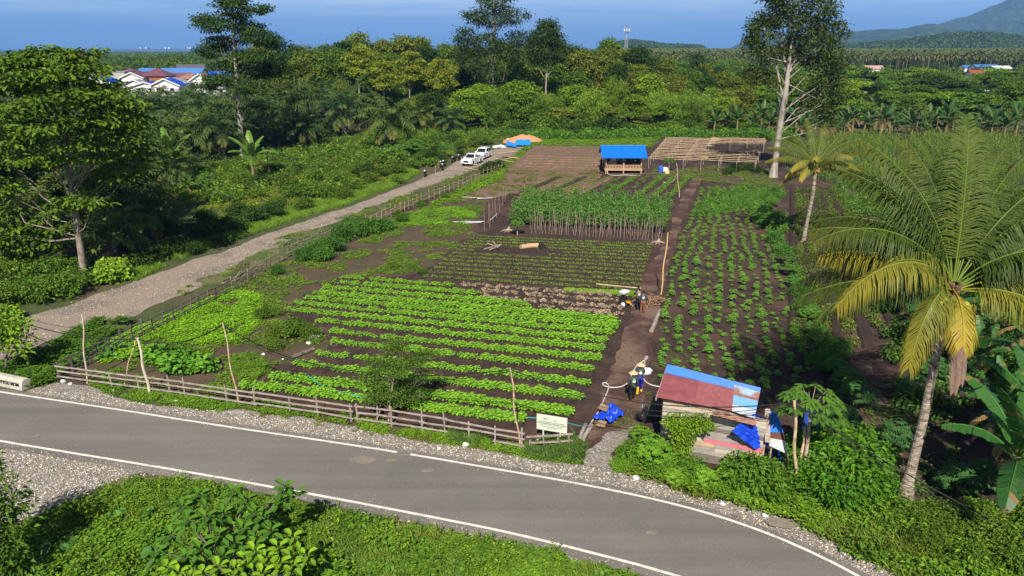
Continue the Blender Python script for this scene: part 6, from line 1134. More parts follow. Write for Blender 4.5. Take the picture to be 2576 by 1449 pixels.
p1t = pole('pole', 'slim pale pole behind the left end of the plank fence', (218, 965), (206, 790), .045, .035, M_PALEPOLE)
p2t = pole('pole', 'thick pale cable pole in the taro patch, with a leaning prop', (376, 990), (346, 850), .085, .065, M_PALEPOLE)
pole('prop_pole', 'thin bamboo prop leaning on the thick pale cable pole', (309, 972), (343, 845), .035, .025, M_BAMBOO, .3)
p3t = pole('pole', 'tall leaning bamboo cable pole at the fence, left of the small tree', (600, 1018), (560, 812), .05, .035)
p4t = pole('pole', 'leaning bamboo cable pole left of the signboard', (1308, 1130), (1283, 925), .045, .035)
p5t = pole('pole', 'bamboo cable pole right of the tin hut', (2003, 1236), (1998, 1008), .075, .06, M_BAMBOO)
pole('prop_pole', 'second bamboo pole leaning against the cable pole by the hut', (2012, 1215), (2024, 1075), .08, .06, M_BAMBOO, .4)
pole('bamboo_pole', 'tall yellow bamboo pole beside the dirt path next to the tiller workers', (1662, 742), (1680, 585), .055, .04, mat('yellow_bamboo', (.62, .40, .08), (.60, .42, .30), .8, .5, local=True))
pole('bamboo_pole', 'yellow bamboo pole at the top of the dirt path', (1709, 497), (1702, 411), .06, .045)
pole('marker_stick', 'short pale stick standing by the path left edge', (1619, 645), (1619, 636), .02, .02, M_PALEPOLE)
pole('tree_prop', 'crooked brown stick leaning under the small tree by the fence', (948, 1050), (972, 985), .04, .03, M_STICK)
M_CABLE = plain('cable', (.012, .012, .012), .6)
def cable(pts, sag, r, dz, label):
    mb = MB()
    for k, (a, b) in enumerate(zip(pts, pts[1:])):
        a = a + Vector((0, 0, dz)); b = b + Vector((0, 0, dz)); s_ = sag[k]; mb.tube([tuple(a.lerp(b, t) - Vector((0, 0, 4 * s_ * t * (1 - t)))) for t in np.linspace(0, 1, 18)], r, 5)
    tag(mb.obj('overhead_cable', M_CABLE), label, 'cable', 'overhead cables along the fence')
la = PX(-140, 41, ZT(720, 41)); ra = G(2760, 1452) + Vector((0, 0, .4))
cable([la, p2t, p3t, PX(760, 36.4, ZT(905, 36.4)), p4t, p5t, ra], [.95, .55, .25, .55, .85, .4], .026, -.08, 'thickest black overhead cable slung between the bamboo poles')
cable([la, p1t - Vector((0, 0, 1.2)), p3t, PX(760, 36.4, ZT(905, 36.4)), p4t, p5t, ra], [.5, .9, .35, .75, 1.1, .55], .014, -.16, 'thin upper overhead cable slung between the bamboo poles')
cable([la + Vector((0, .5, -.5)), p3t, p4t, p5t, ra], [1.2, 1.4, 1.3, .7], .012, -.2, 'lowest sagging overhead cable over the garden beds')
# concrete barrier with writing
B = G(62, 981); A = G(-90, 948); d = (B - A).normalized(); rz = math.atan2(d.y, d.x); root = empty('concrete_barrier', B, rz, label='low concrete barrier with hand-written black letters at the left road edge', cat='barrier')
mb = MB(); prof = [(-.34, 0), (.34, 0), (.31, .30), (.20, .52), (.12, .58), (-.14, .58), (-.22, .52), (-.31, .30)]
Mx = Matrix(((0, 0, 1, 0), (1, 0, 0, .2), (0, 1, 0, 0), (0, 0, 0, 1))); mb.prism(prof, -6.0, 0, 0, Mx); part(mb, 'body', M_CONC, root)
M_INK = plain('black_ink', (.02, .015, .03), .8)
text('I\u2661YOU MOM', .27, M_INK, root, Matrix.Translation((-.98, -.135 + .0, .30)) @ Matrix.Rotation(math.radians(84), 4, 'X'), bold=.006)
# signboard
b1, b2 = G(1367, 1106), G(1408, 1116); d = (b2 - b1); sc0 = (b1 + b2) / 2; rz = math.atan2(-.62, 1.3) * .72
root = empty('signboard', sc0, rz, label='cream signboard on two posts with green and black lettering behind the fence', cat='sign'); M_CREAM = plain('cream_board', (.52, .55, .43), .6)
zt = ZT(1046, sc0.y); wd, hg = 1.50, .82
for x in (-.42, .42): mb = MB(); mb.box((x, .03, (zt - hg) / 2), (.06, .06, zt - hg + .3)); part(mb, 'post', M_CREAM, root)
mb = MB(); mb.box((0, 0, zt - hg / 2), (wd, .03, hg)); bd = part(mb, 'board', M_CREAM, root)
M_TXT = plain('dark_lettering', (.09, .09, .085), .7); M_GRN = plain('green_lettering', (.05, .38, .27), .7); M_TEAL = plain('teal_logo', (.02, .45, .33), .6); M_NAVY = plain('navy_logo', (.03, .09, .16), .6)
RX = Matrix.Rotation(math.radians(90), 4, 'X'); T_ = lambda x, z: Matrix.Translation((x, -.02, zt - hg / 2 + z)) @ RX
text('PROGRAM PEMBERDAYAAN MASYARAKAT', .068, M_TXT, bd, T_(0, .04)); text('USAHA PENGEMBANGAN PERTANIAN ORGANIK', .066, M_TXT, bd, T_(0, -.045), bold=.001); text('KELOMPOK TANI WANITA DESA MAJU BERSAMA', .055, M_GRN, bd, T_(0, -.12))
text('Kerjasama Pemerintah Desa dengan Masyarakat Setempat', .045, M_TXT, bd, T_(0, -.20)); text('Kabupaten Maluku Utara', .045, M_TXT, bd, T_(0, -.26))
for pts, m_, nm in (([(-.42, .20), (-.42, .235), (-.36, .21), (-.28, .195), (-.20, .20), (-.20, .19), (-.28, .18), (-.36, .195)], M_NAVY, 'logo'), ([(-.42, .175), (-.20, .165), (-.20, .18), (-.30, .172), (-.42, .19)], M_TEAL, 'logo'), ([(.08, .17), (.11, .20), (.13, .215), (.145, .25), (.17, .215), (.20, .20), (.22, .17), (.18, .185), (.15, .19), (.12, .185)], M_TEAL, 'logo')):
    mb = MB(); mb.prism(pts, 0, .004, 0, Matrix.Translation((0, -.017, zt - hg / 2)) @ RX); part(mb, nm, m_, bd)
text('SOLAR', .05, M_NAVY, bd, T_(-.31, .235), bold=.001); text('TANI MANDIRI', .028, M_TXT, bd, T_(.15, .145))

# --- tin-roofed plank hut
def HG(x, y, z): return G(1520.6 + .2292 * x, 881.7 + .2292 * y, z)
root = empty('tin_hut', HG(800, 1150, 0), label='plank hut under maroon, blue and rusty corrugated roof sheets beside the road', cat='hut'); O = root.location.copy()
def corr(c4, n, m, name, th=.02, amp=.03, lift=0.0, label=None, seed=0):
    """corrugated sheet on corners FL, FR, BR, BL (grooves run along FL-FR)"""
    c = [p - O + Vector((0, 0, lift)) for p in c4]; mb = MB(); nu, nv = 10, n * 4; V = []
    for j in range(nv + 1):
        for i in range(nu + 1):
            a = c[0].lerp(c[1], i / nu); b = c[3].lerp(c[2], i / nu); p = a.lerp(b, j / nv); p.z += amp * math.cos(j * math.pi / 2) + .012 * noise.noise(Vector((i * .8, j * .1, seed))); V.append(p)
    V2 = [v - Vector((0, 0, th)) for v in V]; i = np.arange(nv)[:, None] * (nu + 1); j = np.arange(nu)[None]; f = np.stack([i + j, i + j + 1, i + nu + 2 + j, i + nu + 1 + j], -1).reshape(-1, 4)
    mb.add([tuple(v) for v in V], f, smooth=False); mb.add([tuple(v) for v in V2], f[:, ::-1]); return part(mb, name, m, root, label)
def patchy(name, a, b, rust=(.17, .06, .03), lo=.52, hi=.56, sc_=1.6, rough=.5):
    return mat(name, a, b, 9, rough, detail=6, c3=rust, scale3=sc_, local=True, stretch=(1, 1, 1)) if rust else mat(name, a, b, 9, rough, local=True)
FL, FM, FR_, BL, BM, BR_ = HG(570, 520, 3.0), HG(1400, 670, 2.9), HG(1645, 755, 2.78), HG(690, 160, 3.62), HG(1430, 350, 3.32), HG(1715, 420, 3.18)
L1, M1, R1 = FL.lerp(BL, .73), FM.lerp(BM, .73), FR_.lerp(BR_, .8)
M_MAR = mat('maroon_sheet', (.145, .034, .042), (.20, .058, .066), 4, .6, detail=6, local=True, stretch=(.5, .5, 3), spec=.12); mid1, mid2 = FL.lerp(FM, .52), L1.lerp(M1, .50)
corr((FL, mid1, mid2, L1), 15, M_MAR, 'roof_sheet', seed=1); corr((mid1, FM, M1, mid2), 15, mat('maroon_sheet_worn', (.165, .044, .05), (.225, .075, .08), 5, .6, local=True, spec=.12), 'roof_sheet', seed=2, lift=.012)
corr((L1, M1, BM, BL), 6, M_BLUEP, 'roof_sheet', lift=.02, seed=3, label='bright blue upper roof sheet')
c1, c2, c3_, c4_ = FR_.lerp(BR_, .27), FR_.lerp(BR_, .56), FR_.lerp(BR_, .64), FR_.lerp(BR_, .86); d1, d2, d3, d4 = FM.lerp(BM, .22), FM.lerp(BM, .52), FM.lerp(BM, .63), FM.lerp(BM, .9)
corr((FM, FR_, c1, d1), 5, patchy('pale_sheet', (.24, .28, .32), (.36, .39, .42), None), 'roof_sheet', seed=4); corr((d1, c1, c2, d2), 6, patchy('faded_blue_sheet', (.04, .20, .48), (.07, .25, .52), None), 'roof_sheet', lift=.012, seed=5)
corr((d2, c2, c3_, d3), 3, patchy('rust_sheet', (.19, .065, .04), (.12, .04, .03), None), 'roof_sheet', lift=.006, seed=6, label='narrow rusty roof strip'); corr((d3, c3_, c4_, d4), 5, patchy('peeling_sheet', (.10, .24, .44), (.26, .34, .42)), 'roof_sheet', lift=.012, seed=7, label='peeling pale blue roof sheet with rust')
corr((d4, c4_, BR_, BM), 3, M_BLUEP, 'roof_sheet', lift=.02, seed=8)
corr((HG(1180, 715, 2.80), HG(1665, 835, 2.62), HG(1670, 770, 2.70), HG(1190, 672, 2.86)), 3, patchy('gutter_rust', (.25, .085, .035), (.14, .05, .03), None), 'eave_sheet', seed=9)
M_PL = [mat('plank_' + n_, a, b, 3, .85, .006, local=True, stretch=(1, 1, 5)) for n_, a, b in (('pale', (.55, .48, .39), (.38, .32, .25)), ('grey', (.36, .33, .29), (.22, .20, .175)), ('tan', (.52, .37, .22), (.40, .28, .17)), ('dark', (.20, .17, .145), (.11, .095, .08)), ('pink', (.62, .16, .20), (.52, .14, .17)))]
u = (FR_ - FL); u.z = 0; u.normalize(); nrm = Vector((-u.y, u.x, 0)); w0 = FL + u * .28 + nrm * .32; w0.z = 0; w1 = FL + u * 4.75 + nrm * .32; w1.z = 0; Lw = (w1 - w0).length
rs = random.Random(3); seqm = [3, 3, 1, 0, 2, 0, 1, 1, 3, 1, 0, 0, 0, 2]; mb = MB(); k = 14; hh = .20
for r in range(k):
    x = 0
    while x < Lw - .05:
        ln = min(Lw - x, rs.uniform(1.1, 2.6)); m_ = seqm[r] if rs.random() < .7 else rs.choice([0, 1, 2]); z0 = .06 + r * hh
        if r == 5 and x > 1.6: m_ = 4
        top_lim = 2.85 - .03 * x
        if z0 + hh * .5 < top_lim:
            a = w0 + u * x - O + Vector((0, 0, z0 + hh / 2)) - nrm * rs.uniform(0, .018); b = a + u * (ln - .012); mb.beam(a, b, .025, hh - .012, m_, roll=0)
        x += ln
part(mb, 'plank_wall', M_PL, root)
mb = MB(); back0 = BL - u * -.1 - nrm * .25; back0.z = 0
for r in range(14): mb.beam(w0 - O + Vector((0, 0, .14 + r * .2)), back0 - O + Vector((0, 0, .16 + r * .205)), .03, .19, rs.choice([3, 3, 1]))
part(mb, 'side_wall', M_PL, root)
for p in (w0, w1, back0, BM - nrm * .25, w0.lerp(w1, .5)):
    mb = MB(); q = Vector((p.x, p.y, 0)) - O + nrm * .06; mb.beam(q, q + Vector((0, 0, 2.9)), .09, .09); part(mb, 'corner_post', M_STICK, root)
mb = MB(); mb.beam(w0.lerp(w1, .0) - O + Vector((0, 0, 2.86)) - nrm * .02, w1 - O + Vector((0, 0, 2.66)) - nrm * .02, .08, .10); mb.beam(FL - O + Vector((-.02, 0, -.10)), BL - O + Vector((0, 0, -.10)), .06, .1); part(mb, 'roof_beam', M_STICK, root)
# lean-to at its right end
LT = [HG(1660, 590, 2.95), HG(1765, 640, 2.8), HG(1900, 705, 2.65), HG(1970, 905, 1.95), HG(1985, 1060, 1.55), HG(1810, 1045, 1.6), HG(1800, 900, 2.0), HG(1765, 760, 2.35)]
M_BLUEW = mat('blue_sheet_worn', (.01, .13, .50), (.02, .17, .58), 5, .5, local=True)
corr((LT[7], LT[3].lerp(LT[2], .45), LT[2], LT[1]), 7, M_BLUEW, 'lean_to_sheet', seed=11); corr((LT[6], LT[3], LT[3].lerp(LT[2], .5), LT[7]), 6, M_BLUEW, 'lean_to_sheet', lift=-.02, seed=12)
corr((HG(1810, 960, 1.8), HG(1985, 990, 1.75), LT[3], LT[6]), 5, patchy('brown_rust_sheet', (.14, .055, .035), (.09, .035, .025), None), 'lean_to_sheet', lift=-.03, seed=13); corr((LT[5], HG(2010, 1140, 1.35), HG(1985, 990, 1.75), HG(1810, 960, 1.8)), 5, patchy('zinc_sheet', (.30, .31, .33), (.42, .44, .45)), 'lean_to_sheet', lift=-.03, seed=14, label='silvery rust-streaked lean-to sheet')
mb = MB(); mb.beam(HG(1790, 640, 2.9) - O, HG(1790, 1010, 1.75) - O, .22, .03); part(mb, 'upright_board', M_RAIL, root)
for x, y, z in ((1985, 1060, 1.5), (2010, 1130, 1.3), (1900, 720, 2.5), (1830, 1060, 1.5)):
    p = HG(x, y, z) - O; mb = MB(); mb.beam(Vector((p.x, p.y, -O.z)), p, .06, .06); part(mb, 'lean_to_post', M_STICK, root)
def cloth(pts, name, m, label, cat, amp=.10, n=26, seed=0, parent=None, grp=None, th=.012, fr=2.2):
    """crumpled sheet spanned by four corners"""
    c = [Vector(p) for p in pts]; mb = MB(); V = []
    for j in range(n + 1):
        for i in range(n + 1):
            s_, t = i / n, j / n; e_ = 1 + .0 * s_; a = c[0].lerp(c[1], s_); b = c[3].lerp(c[2], s_); p = a.lerp(b, t); q = Vector((p.x * fr + seed, p.y * fr, p.z * fr)); f = noise.fractal(q, .9, 2, 4); g = 1 - abs(noise.noise(q * 1.7)) * 2
            nrm_ = (c[1] - c[0]).cross(c[3] - c[0]).normalized(); ed = (noise.noise(Vector((s_ * 5, t * 5, seed))) * .12); p = p + nrm_ * (f * .5 + g * .5) * amp + ((c[1] - c[0]) * (ed if s_ in (0, 1) else ed * .4)) * .6 + (c[3] - c[0]) * (ed * .6); V.append(p)
    i = np.arange(n)[:, None] * (n + 1); j = np.arange(n)[None]; f = np.stack([i + j, i + j + 1, i + n + 2 + j, i + n + 1 + j], -1).reshape(-1, 4); V = np.array([tuple(v) for v in V])
    zmin = V[:, 2].min(); 
    if parent is None and abs(np.ptp([p.z for p in c])) < .3: V[:, 2] = np.maximum(V[:, 2], .06)
    o0 = V.mean(0); mb.add(V - o0, f, smooth=True); mb.add(V - o0 - [0, 0, th], f[:, ::-1], smooth=True); o = mb.obj(name, m); o.location = o0; return tag(o, label, cat, grp)
cloth([HG(1400, 885, 2.25), HG(1650, 1075, 1.3), HG(1800, 1035, 1.35), HG(1470, 810, 2.55)], 'tarpaulin', M_BLUET, 'crumpled blue tarpaulin hanging at the hut front corner', 'tarpaulin', .10, seed=2)
cloth([HG(1460, 815, 2.55), HG(1800, 1040, 1.34), HG(1780, 760, 2.4), HG(1650, 690, 2.9)], 'tarpaulin', M_BLUET, 'blue tarpaulin draped between hut roof and lean-to', 'tarpaulin', .10, seed=5)
g0 = [G(1492, 1062), G(1535, 1075), G(1575, 1048), G(1535, 1030)]
cloth([p + Vector((0, 0, .22)) for p in g0], 'tarpaulin', M_BLUET, 'crumpled blue tarpaulin lying on the ground beside the path', 'tarpaulin', .26, seed=9, fr=2.8)
cloth([G(1502, 1046) + Vector((0, 0, .42)), G(1524, 1056) + Vector((0, 0, .42)), G(1532, 1040) + Vector((0, 0, .42)), G(1510, 1036) + Vector((0, 0, .42))], 'cardboard_sheet', M_CARD, 'folded brown cardboard lying on the ground tarpaulin', 'cardboard', .08, 10, seed=3)
cloth([G(1500, 1078) + Vector((0, 0, .15)), G(1520, 1084) + Vector((0, 0, .15)), G(1526, 1070) + Vector((0, 0, .2)), G(1508, 1066) + Vector((0, 0, .2))], 'cardboard_sheet', M_CARD, 'brown cardboard piece in front of the ground tarpaulin', 'cardboard', .08, 10, seed=6)
def sack(px, py, r, label, seed, m=M_SACK, name='sack', z=0.0, sq=.6, cat='sack'):
    mb = MB(); mb.blob((0, 0, r * sq * .8), (r, r * .8, r * sq), seed, .25, 14, 10); o = mb.obj(name, m); o.location = G(px, py) + Vector((0, 0, z)); return tag(o, label, cat)
sack(1626, 942, .30, 'white sack on the soil beside the two workers in hats', 1, sq=.8); sack(1530, 1033, .22, 'white bag behind the ground tarpaulin', 2)
sack(788, 852, .38, 'white plastic rag lying among the weeds', 3, sq=.45); sack(777, 866, .16, 'small white litter piece below the white rag', 4)
for i, (x, y, r) in enumerate(((1090, 1052, .0), (442, 1012, .13), (1105, 1130, .1), (1172, 1122, .16), (1600, 1205, .15), (1818, 1270, .12), (1925, 1300, .14), (380, 1005, .1), (663, 893, .12), (712, 905, .08), (285, 985, .1), (160, 962, .16), (178, 968, .12), (2060, 1080, .1), (1270, 990, 0), (1355, 1110, .12))):
    if r: sack(x, y, r, ['', 'small white litter on the grass verge below the fence', 'pale litter on the shoulder below the middle fence', 'white plastic sheet scrap on the verge', 'pale litter on the gravel by the hut drive', 'white litter at the right road shoulder', 'white litter piece farther right on the shoulder', 'white litter near the thick pale pole', 'white litter in the bare soil near the bean of weeds', 'tiny white litter left of the rag', 'pale litter by the fence corner', 'white litter on the gravel by the concrete barrier', 'grey litter on the gravel by the concrete barrier', 'pale stone-like litter under the papaya', '', 'white litter beside the signboard post'][i], i + 10, name='litter', cat='litter')
# blue barrels, cans
def barrel(loc, r, h, m, label, parts=True):
    root = empty('barrel', loc, label=label, cat='barrel'); mb = MB(); mb.lathe([(0, 0), (r * .94, 0), (r, .04), (r, h * .32), (r * 1.03, h * .34), (r, h * .36), (r, h * .64), (r * 1.03, h * .66), (r, h * .68), (r, h - .04), (r * .94, h), (r * .9, h - .03), (0, h - .03)], n=20); part(mb, 'body', m, root)
    mb = MB(); mb.lathe([(0, h - .025), (r * .12, h - .025), (r * .12, h + .005), (0, h + .005)], (r * .5, 0, 0), 8); part(mb, 'bung', M_WHITE, root); return root
M_BARREL = mat('blue_plastic', (.03, .08, .42), (.04, .10, .48), 3, .4, local=True)
barrel(G(1661, 436), .36, 1.1, M_BARREL, 'blue plastic barrel standing right of the pavilion'); barrel(HG(1885, 1245, 0), .27, .95, mat('blue_plastic_deep', (.01, .10, .50), rough=.4), 'deep blue barrel under the hut lean-to')
def can(loc, s, m, label, rz=0):
    root = empty('jerrycan', loc, rz, label=label, cat='jerrycan'); mb = MB(); mb.prism([(-.5 * s, 0), (.5 * s, 0), (.5 * s, .75 * s), (.3 * s, s), (-.5 * s, s)], -.25 * s, .25 * s, 0, Matrix.Rotation(math.pi / 2, 4, 'X')); part(mb, 'body', m, root); mb = MB(); mb.lathe([(0, s), (.08 * s, s), (.08 * s, 1.1 * s), (0, 1.1 * s)], (.2 * s, 0, -.04 * s), 8); part(mb, 'cap', M_RED, root)
can(G(1673, 433), .75, mat('white_blue_plastic', (.55, .68, .74), (.75, .8, .8), 3, .4, local=True), 'white and blue water can beside the blue barrel', .4); can(G(1678, 437), .6, plain('yellow_plastic', (.55, .48, .25), .5), 'yellowish jerrycan in front of the white can', -.3)
barrel(G(2043, 1100), .5, 1.25, M_BARREL, 'blue water drum half hidden behind the papaya leaves')
# hoses, pipes, planks, logs
def line_thing(name, pts, r, m, label, cat, z=.05):
    P = [G(x, y) + Vector((0, 0, z + (zz if len(q) > 2 else 0))) for q in pts for x, y, zz in [(q[0], q[1], q[2] if len(q) > 2 else 0)]]; Q = smooth_path(P, max(24, len(P) * 6)) if len(P) > 3 else np.array([tuple(p) for p in P]); o0 = Q.mean(0); mb = MB(); mb.tube(Q - o0, r, 6); o = mb.obj(name, m); o.location = o0; return tag(o, label, cat)
M_HOSE = plain('pale_hose', (.50, .48, .44), .5)
line_thing('hose', [(1662, 976), (1658, 976), (1635, 972), (1619, 962), (1618, 944), (1621, 920), (1622, 905), (1624, 893), (1633, 896), (1636, 900), (1630, 905), (1610, 912), (1598, 925), (1590, 943), (1580, 965), (1575, 973), (1550, 979), (1530, 978), (1510, 972), (1508, 964), (1520, 960), (1532, 963), (1533, 970), (1530, 983), (1518, 1010), (1505, 1040), (1490, 1060), (1482, 1074)], .035, M_HOSE, 'long pale hose looping round the two workers in hats', 'hose')
line_thing('hose', [(1482, 1074), (1470, 1078), (1450, 1072), (1425, 1065), (1380, 1058), (1340, 1052), (1320, 1052)], .03, plain('teal_hose', (.02, .25, .24), .45), 'teal hose running behind the signboard', 'hose')
line_thing('hose', [(775, 955), (790, 968), (806, 982), (830, 992), (880, 1003), (940, 1020)], .025, plain('teal_hose2', (.02, .32, .33), .45), 'thin teal hose in the first bed of greens', 'hose', .3)
line_thing('hose', [(1528, 438), (1540, 443), (1555, 443), (1565, 440), (1590, 442), (1610, 443)], .05, M_HOSE, 'pale hose on the ground before the pavilion', 'hose'); line_thing('hose', [(1702, 442), (1692, 462), (1682, 468), (1668, 462)], .05, M_HOSE, 'pale hose curl on the furrows right of the pavilion', 'hose', .2)
line_thing('hose', [(1612, 640), (1610, 665), (1604, 690), (1596, 712), (1588, 727)], .035, plain('grey_hose', (.10, .12, .12), .5), 'dark hose along the left side of the dirt path', 'hose', .08)
M_PVC = plain('white_pipe', (.50, .53, .55), .4)
for pts, lb in (([(1162, 498), (1213, 500)], 'white pipe lying across the weeds above the bean rows'), ([(1200, 502), (1240, 500)], 'second white pipe lying right of the first one'), ([(1140, 561), (1218, 560)], 'long white pipe lying left of the bare stakes'), ([(1165, 564), (1210, 562)], 'bluish pipe lying beside the long white pipe'), ([(1234, 556), (1251, 540)], 'white pipe leaning up at the left end of the bean rows'), ([(1485, 492), (1502, 494)], 'short white pipe end behind the bean vines')):
    line_thing('pipe', pts, .045, M_PVC, lb, 'pipe', .12)
line_thing('bamboo_pole', [(1500, 722), (1560, 728), (1612, 733)], .06, M_BAMBOO, 'long bamboo pole lying above the tiller workers', 'pole', .25)
def log(pts, r, m, label, z=.15, name='log'): return line_thing(name, pts, r, m, label, 'log', z)
log([(1310, 630), (1335, 626), (1360, 625)], .26, M_WOODNEW, 'thick pale log lying on the seedling beds', .3); log([(1355, 622), (1366, 630)], .34, plain('charred', (.02, .017, .015), .9), 'charred stump end beside the pale log', .25)
for i, (a, b) in enumerate((((1218, 632), (1262, 620)), ((1232, 636), (1256, 626)), ((1226, 622), (1250, 630)), ((1240, 618), (1252, 634)))): log([a, b], .07, M_STICK, ['thin', 'short', 'crooked', 'upright'][i] + ' dead branch in the brush heap left of the pale log', .2 + .08 * i, 'branch')
log([(1648, 812), (1660, 788)], .14, M_RAIL, 'grey plank-like log along the right side of the path'); log([(1638, 838), (1650, 812)], .15, M_RAIL, 'lower grey log along the right side of the path'); log([(735, 905), (790, 883)], .13, M_BARK, 'old dark log lying below the white rag'); log([(300, 905), (0, 0)][:1] + [(315, 900)], .04, M_STICK, 'small stick on the soil behind the corner of the fence')
for i, (a, b) in enumerate((((1245, 402), (1290, 412)), ((1262, 396), (1305, 402)), ((1270, 405), (1298, 398)), ((1168, 425), (1215, 436)), ((1175, 418), (1200, 417)), ((1255, 390), (1300, 384)))): log([a, b], .09, M_BAMBOO, ['long pale pole lying', 'thin pole lying', 'short pole lying', 'lower pole lying', 'small pole lying', 'upper pole lying'][i] + ' at the bend of the gravel road near the pickup', .25)
log([(560, 722), (590, 715), (606, 690)], .05, M_STICK, 'bent dead branch against the stick fence', .3, 'branch'); log([(1465, 1110), (1488, 1075)], .12, M_RAIL, 'old board lying right of the signboard', .1, 'board'); log([(1458, 1105), (1473, 1072)], .1, M_RAIL, 'second old board right of the signboard', .1, 'board'); log([(412, 470), (440, 500), (468, 512)], .07, M_BAMBOO, 'fallen pale stem below the banana plant', .2, 'stem_log')
# brush heap by the tiller
mb = MB(); rg = np.random.RandomState(9)
for i in range(70):
    a = rg.uniform(0, 6.28); p = rg.normal(size=3) * [.55, .35, .12] + [0, 0, .25]; d = np.array([math.cos(a), math.sin(a), rg.uniform(-.3, .5)]) * rg.uniform(.25, .7); mb.tube([p - d, p + rg.normal(size=3) * .05, p + d], [.035, .03, .015], 5)
o = mb.obj('brush_heap', mat('dry_brush', (.36, .22, .13), (.18, .11, .07), 6, .9, local=True)); o.location = G(1634, 762); tag(o, 'heap of dry roots and branches right of the tiller workers', 'brush heap')
mb = MB()
for i in range(40): a = rg.uniform(0, 6.28); p = rg.normal(size=3) * [.7, .4, .1] + [0, 0, .2]; d = np.array([math.cos(a), math.sin(a), rg.uniform(-.2, .3)]) * rg.uniform(.3, .8); mb.tube([p - d, p, p + d], [.03, .03, .015], 5)
o = mb.obj('brush_heap', mat('grey_brush', (.20, .14, .10), (.10, .07, .055), 6, .9, local=True)); o.location = G(1285, 398); tag(o, 'heap of dark sticks beside the gravel road bend', 'brush heap')
for px, py, s, lb in ((1278, 582, .5, 'dead stump with roots at the left end of the bare stakes'), (1655, 612, .5, 'dead stump beside the path at the right end of the bean rows')):
    mb = MB(); mb.tube([(0, 0, -.1), (.05, 0, .5 * s), (.15, .05, s)], [.22, .16, .1], 8)
    for i in range(9): a = i * GA; mb.tube([(0, 0, .2), (math.cos(a) * .4, math.sin(a) * .4, .12), (math.cos(a) * .8, math.sin(a) * .7, .02)], [.09, .05, .02], 5)
    o = mb.obj('stump', M_STICK); o.location = G(px, py); tag(o, lb, 'stump')
# sand heap, blue sheets
mb = MB(); n = 40; V = []
for j in range(n + 1):
    for i in range(n + 1):
        x, y = (i / n * 2 - 1) * 4.2, (j / n * 2 - 1) * 3.0; r = math.hypot(x / 4.2, y / 3.0); z = 1.35 * max(0, 1 - r ** 1.5) * (1 + .25 * noise.fractal(Vector((x * .7, y * .7, 2)), .9, 2, 4)); V.append((x, y, max(z, -.05) + .03))
i = np.arange(n)[:, None] * (n + 1); j = np.arange(n)[None]; mb.add(V, np.stack([i + j, i + j + 1, i + n + 2 + j, i + n + 1 + j], -1).reshape(-1, 4), smooth=True)
o = mb.obj('sand_heap', mat('orange_sand', (.55, .26, .12), (.42, .21, .11), 2.5, .95, .05, detail=8)); o.location = G(1318, 356); tag(o, 'heap of orange sand at the end of the gravel road', 'sand heap')
cloth([G(1294, 370) + Vector((0, 0, .25)), G(1335, 370) + Vector((0, 0, .3)), G(1334, 360) + Vector((0, 0, .7)), G(1298, 362) + Vector((0, 0, .8))], 'tarpaulin', mat('light_blue_tarp', (.01, .22, .75), (.03, .30, .85), 3, .4), 'light blue sheet spread on the front of the orange sand heap', 'tarpaulin', .2, seed=12)
cloth([G(1273, 370) + Vector((0, 0, .3)), G(1300, 374) + Vector((0, 0, .2)), G(1288, 366) + Vector((0, 0, .5)), G(1276, 362) + Vector((0, 0, .6))], 'tarpaulin', mat('light_blue_tarp2', (.01, .20, .68), (.02, .26, .8), 3, .4), 'smaller blue sheet at the left foot of the sand heap', 'tarpaulin', .2, seed=14)
for i, (x, y) in enumerate(((1279, 355), (1317, 359), (1258, 371), (1246, 374), (1266, 373))): sack(x, y, .5, ['white sack on top of the sand heap left side', 'white sack between sand and blue sheet', 'white sack at the road left of the blue sheets', 'leftmost white sack by the road end', 'small white sack next to the smaller blue sheet'][i], 30 + i)

# --- open pavilion
Yf = G(1566, 437.5).y; Lx, Rx_ = PX(1524, Yf).x, PX(1612, Yf).x; root = empty('pavilion', ((Lx + Rx_) / 2, Yf, 0), math.radians(-1.5), label='open wooden pavilion with bright blue gable roof and people inside', cat='pavilion'); hw = (Rx_ - Lx) / 2; dp = 4.2; fz = .70
for x in (-hw, 0, hw):
    for y in (0, dp * .5, dp):
        if x == 0 and y == dp * .5: continue
        mb = MB(); mb.beam((x, y, -.1), (x, y, 2.85 if y in (0, dp) else 3.4), .15, .15); part(mb, 'post', M_WOODNEW, root)
mb = MB(); mb.box((0, dp / 2, fz), (hw * 2 + .3, dp + .2, .08)); mb.box((0, -.1, fz - .08), (hw * 2 + .4, .08, .2)); part(mb, 'floor', M_WOODNEW, root)
mb = MB()
for (a, b) in (((-hw, -.06), (hw, -.06)), ((-hw, dp), (hw, dp)), ((-hw, 0), (-hw, dp)), ((hw, 0), (hw, dp))):
    A, Bv = Vector((*a, 0)), Vector((*b, 0)); n = int((Bv - A).length / .22); up = Vector((0, 0, 1))
    mb.beam(A + up * (fz + .62), Bv + up * (fz + .62), .08, .07); mb.beam(A + up * (fz + .14), Bv + up * (fz + .14), .06, .06)
    for i in range(n + 1): p = A.lerp(Bv, i / n); mb.box((p.x, p.y, fz + .36), (.11, .03, .48))
part(mb, 'railing', M_WOODNEW, root)
ov = .95; yr = dp / 2; ze, zr = ZT(398, Yf - ov), ZT(366.5, Yf + yr)
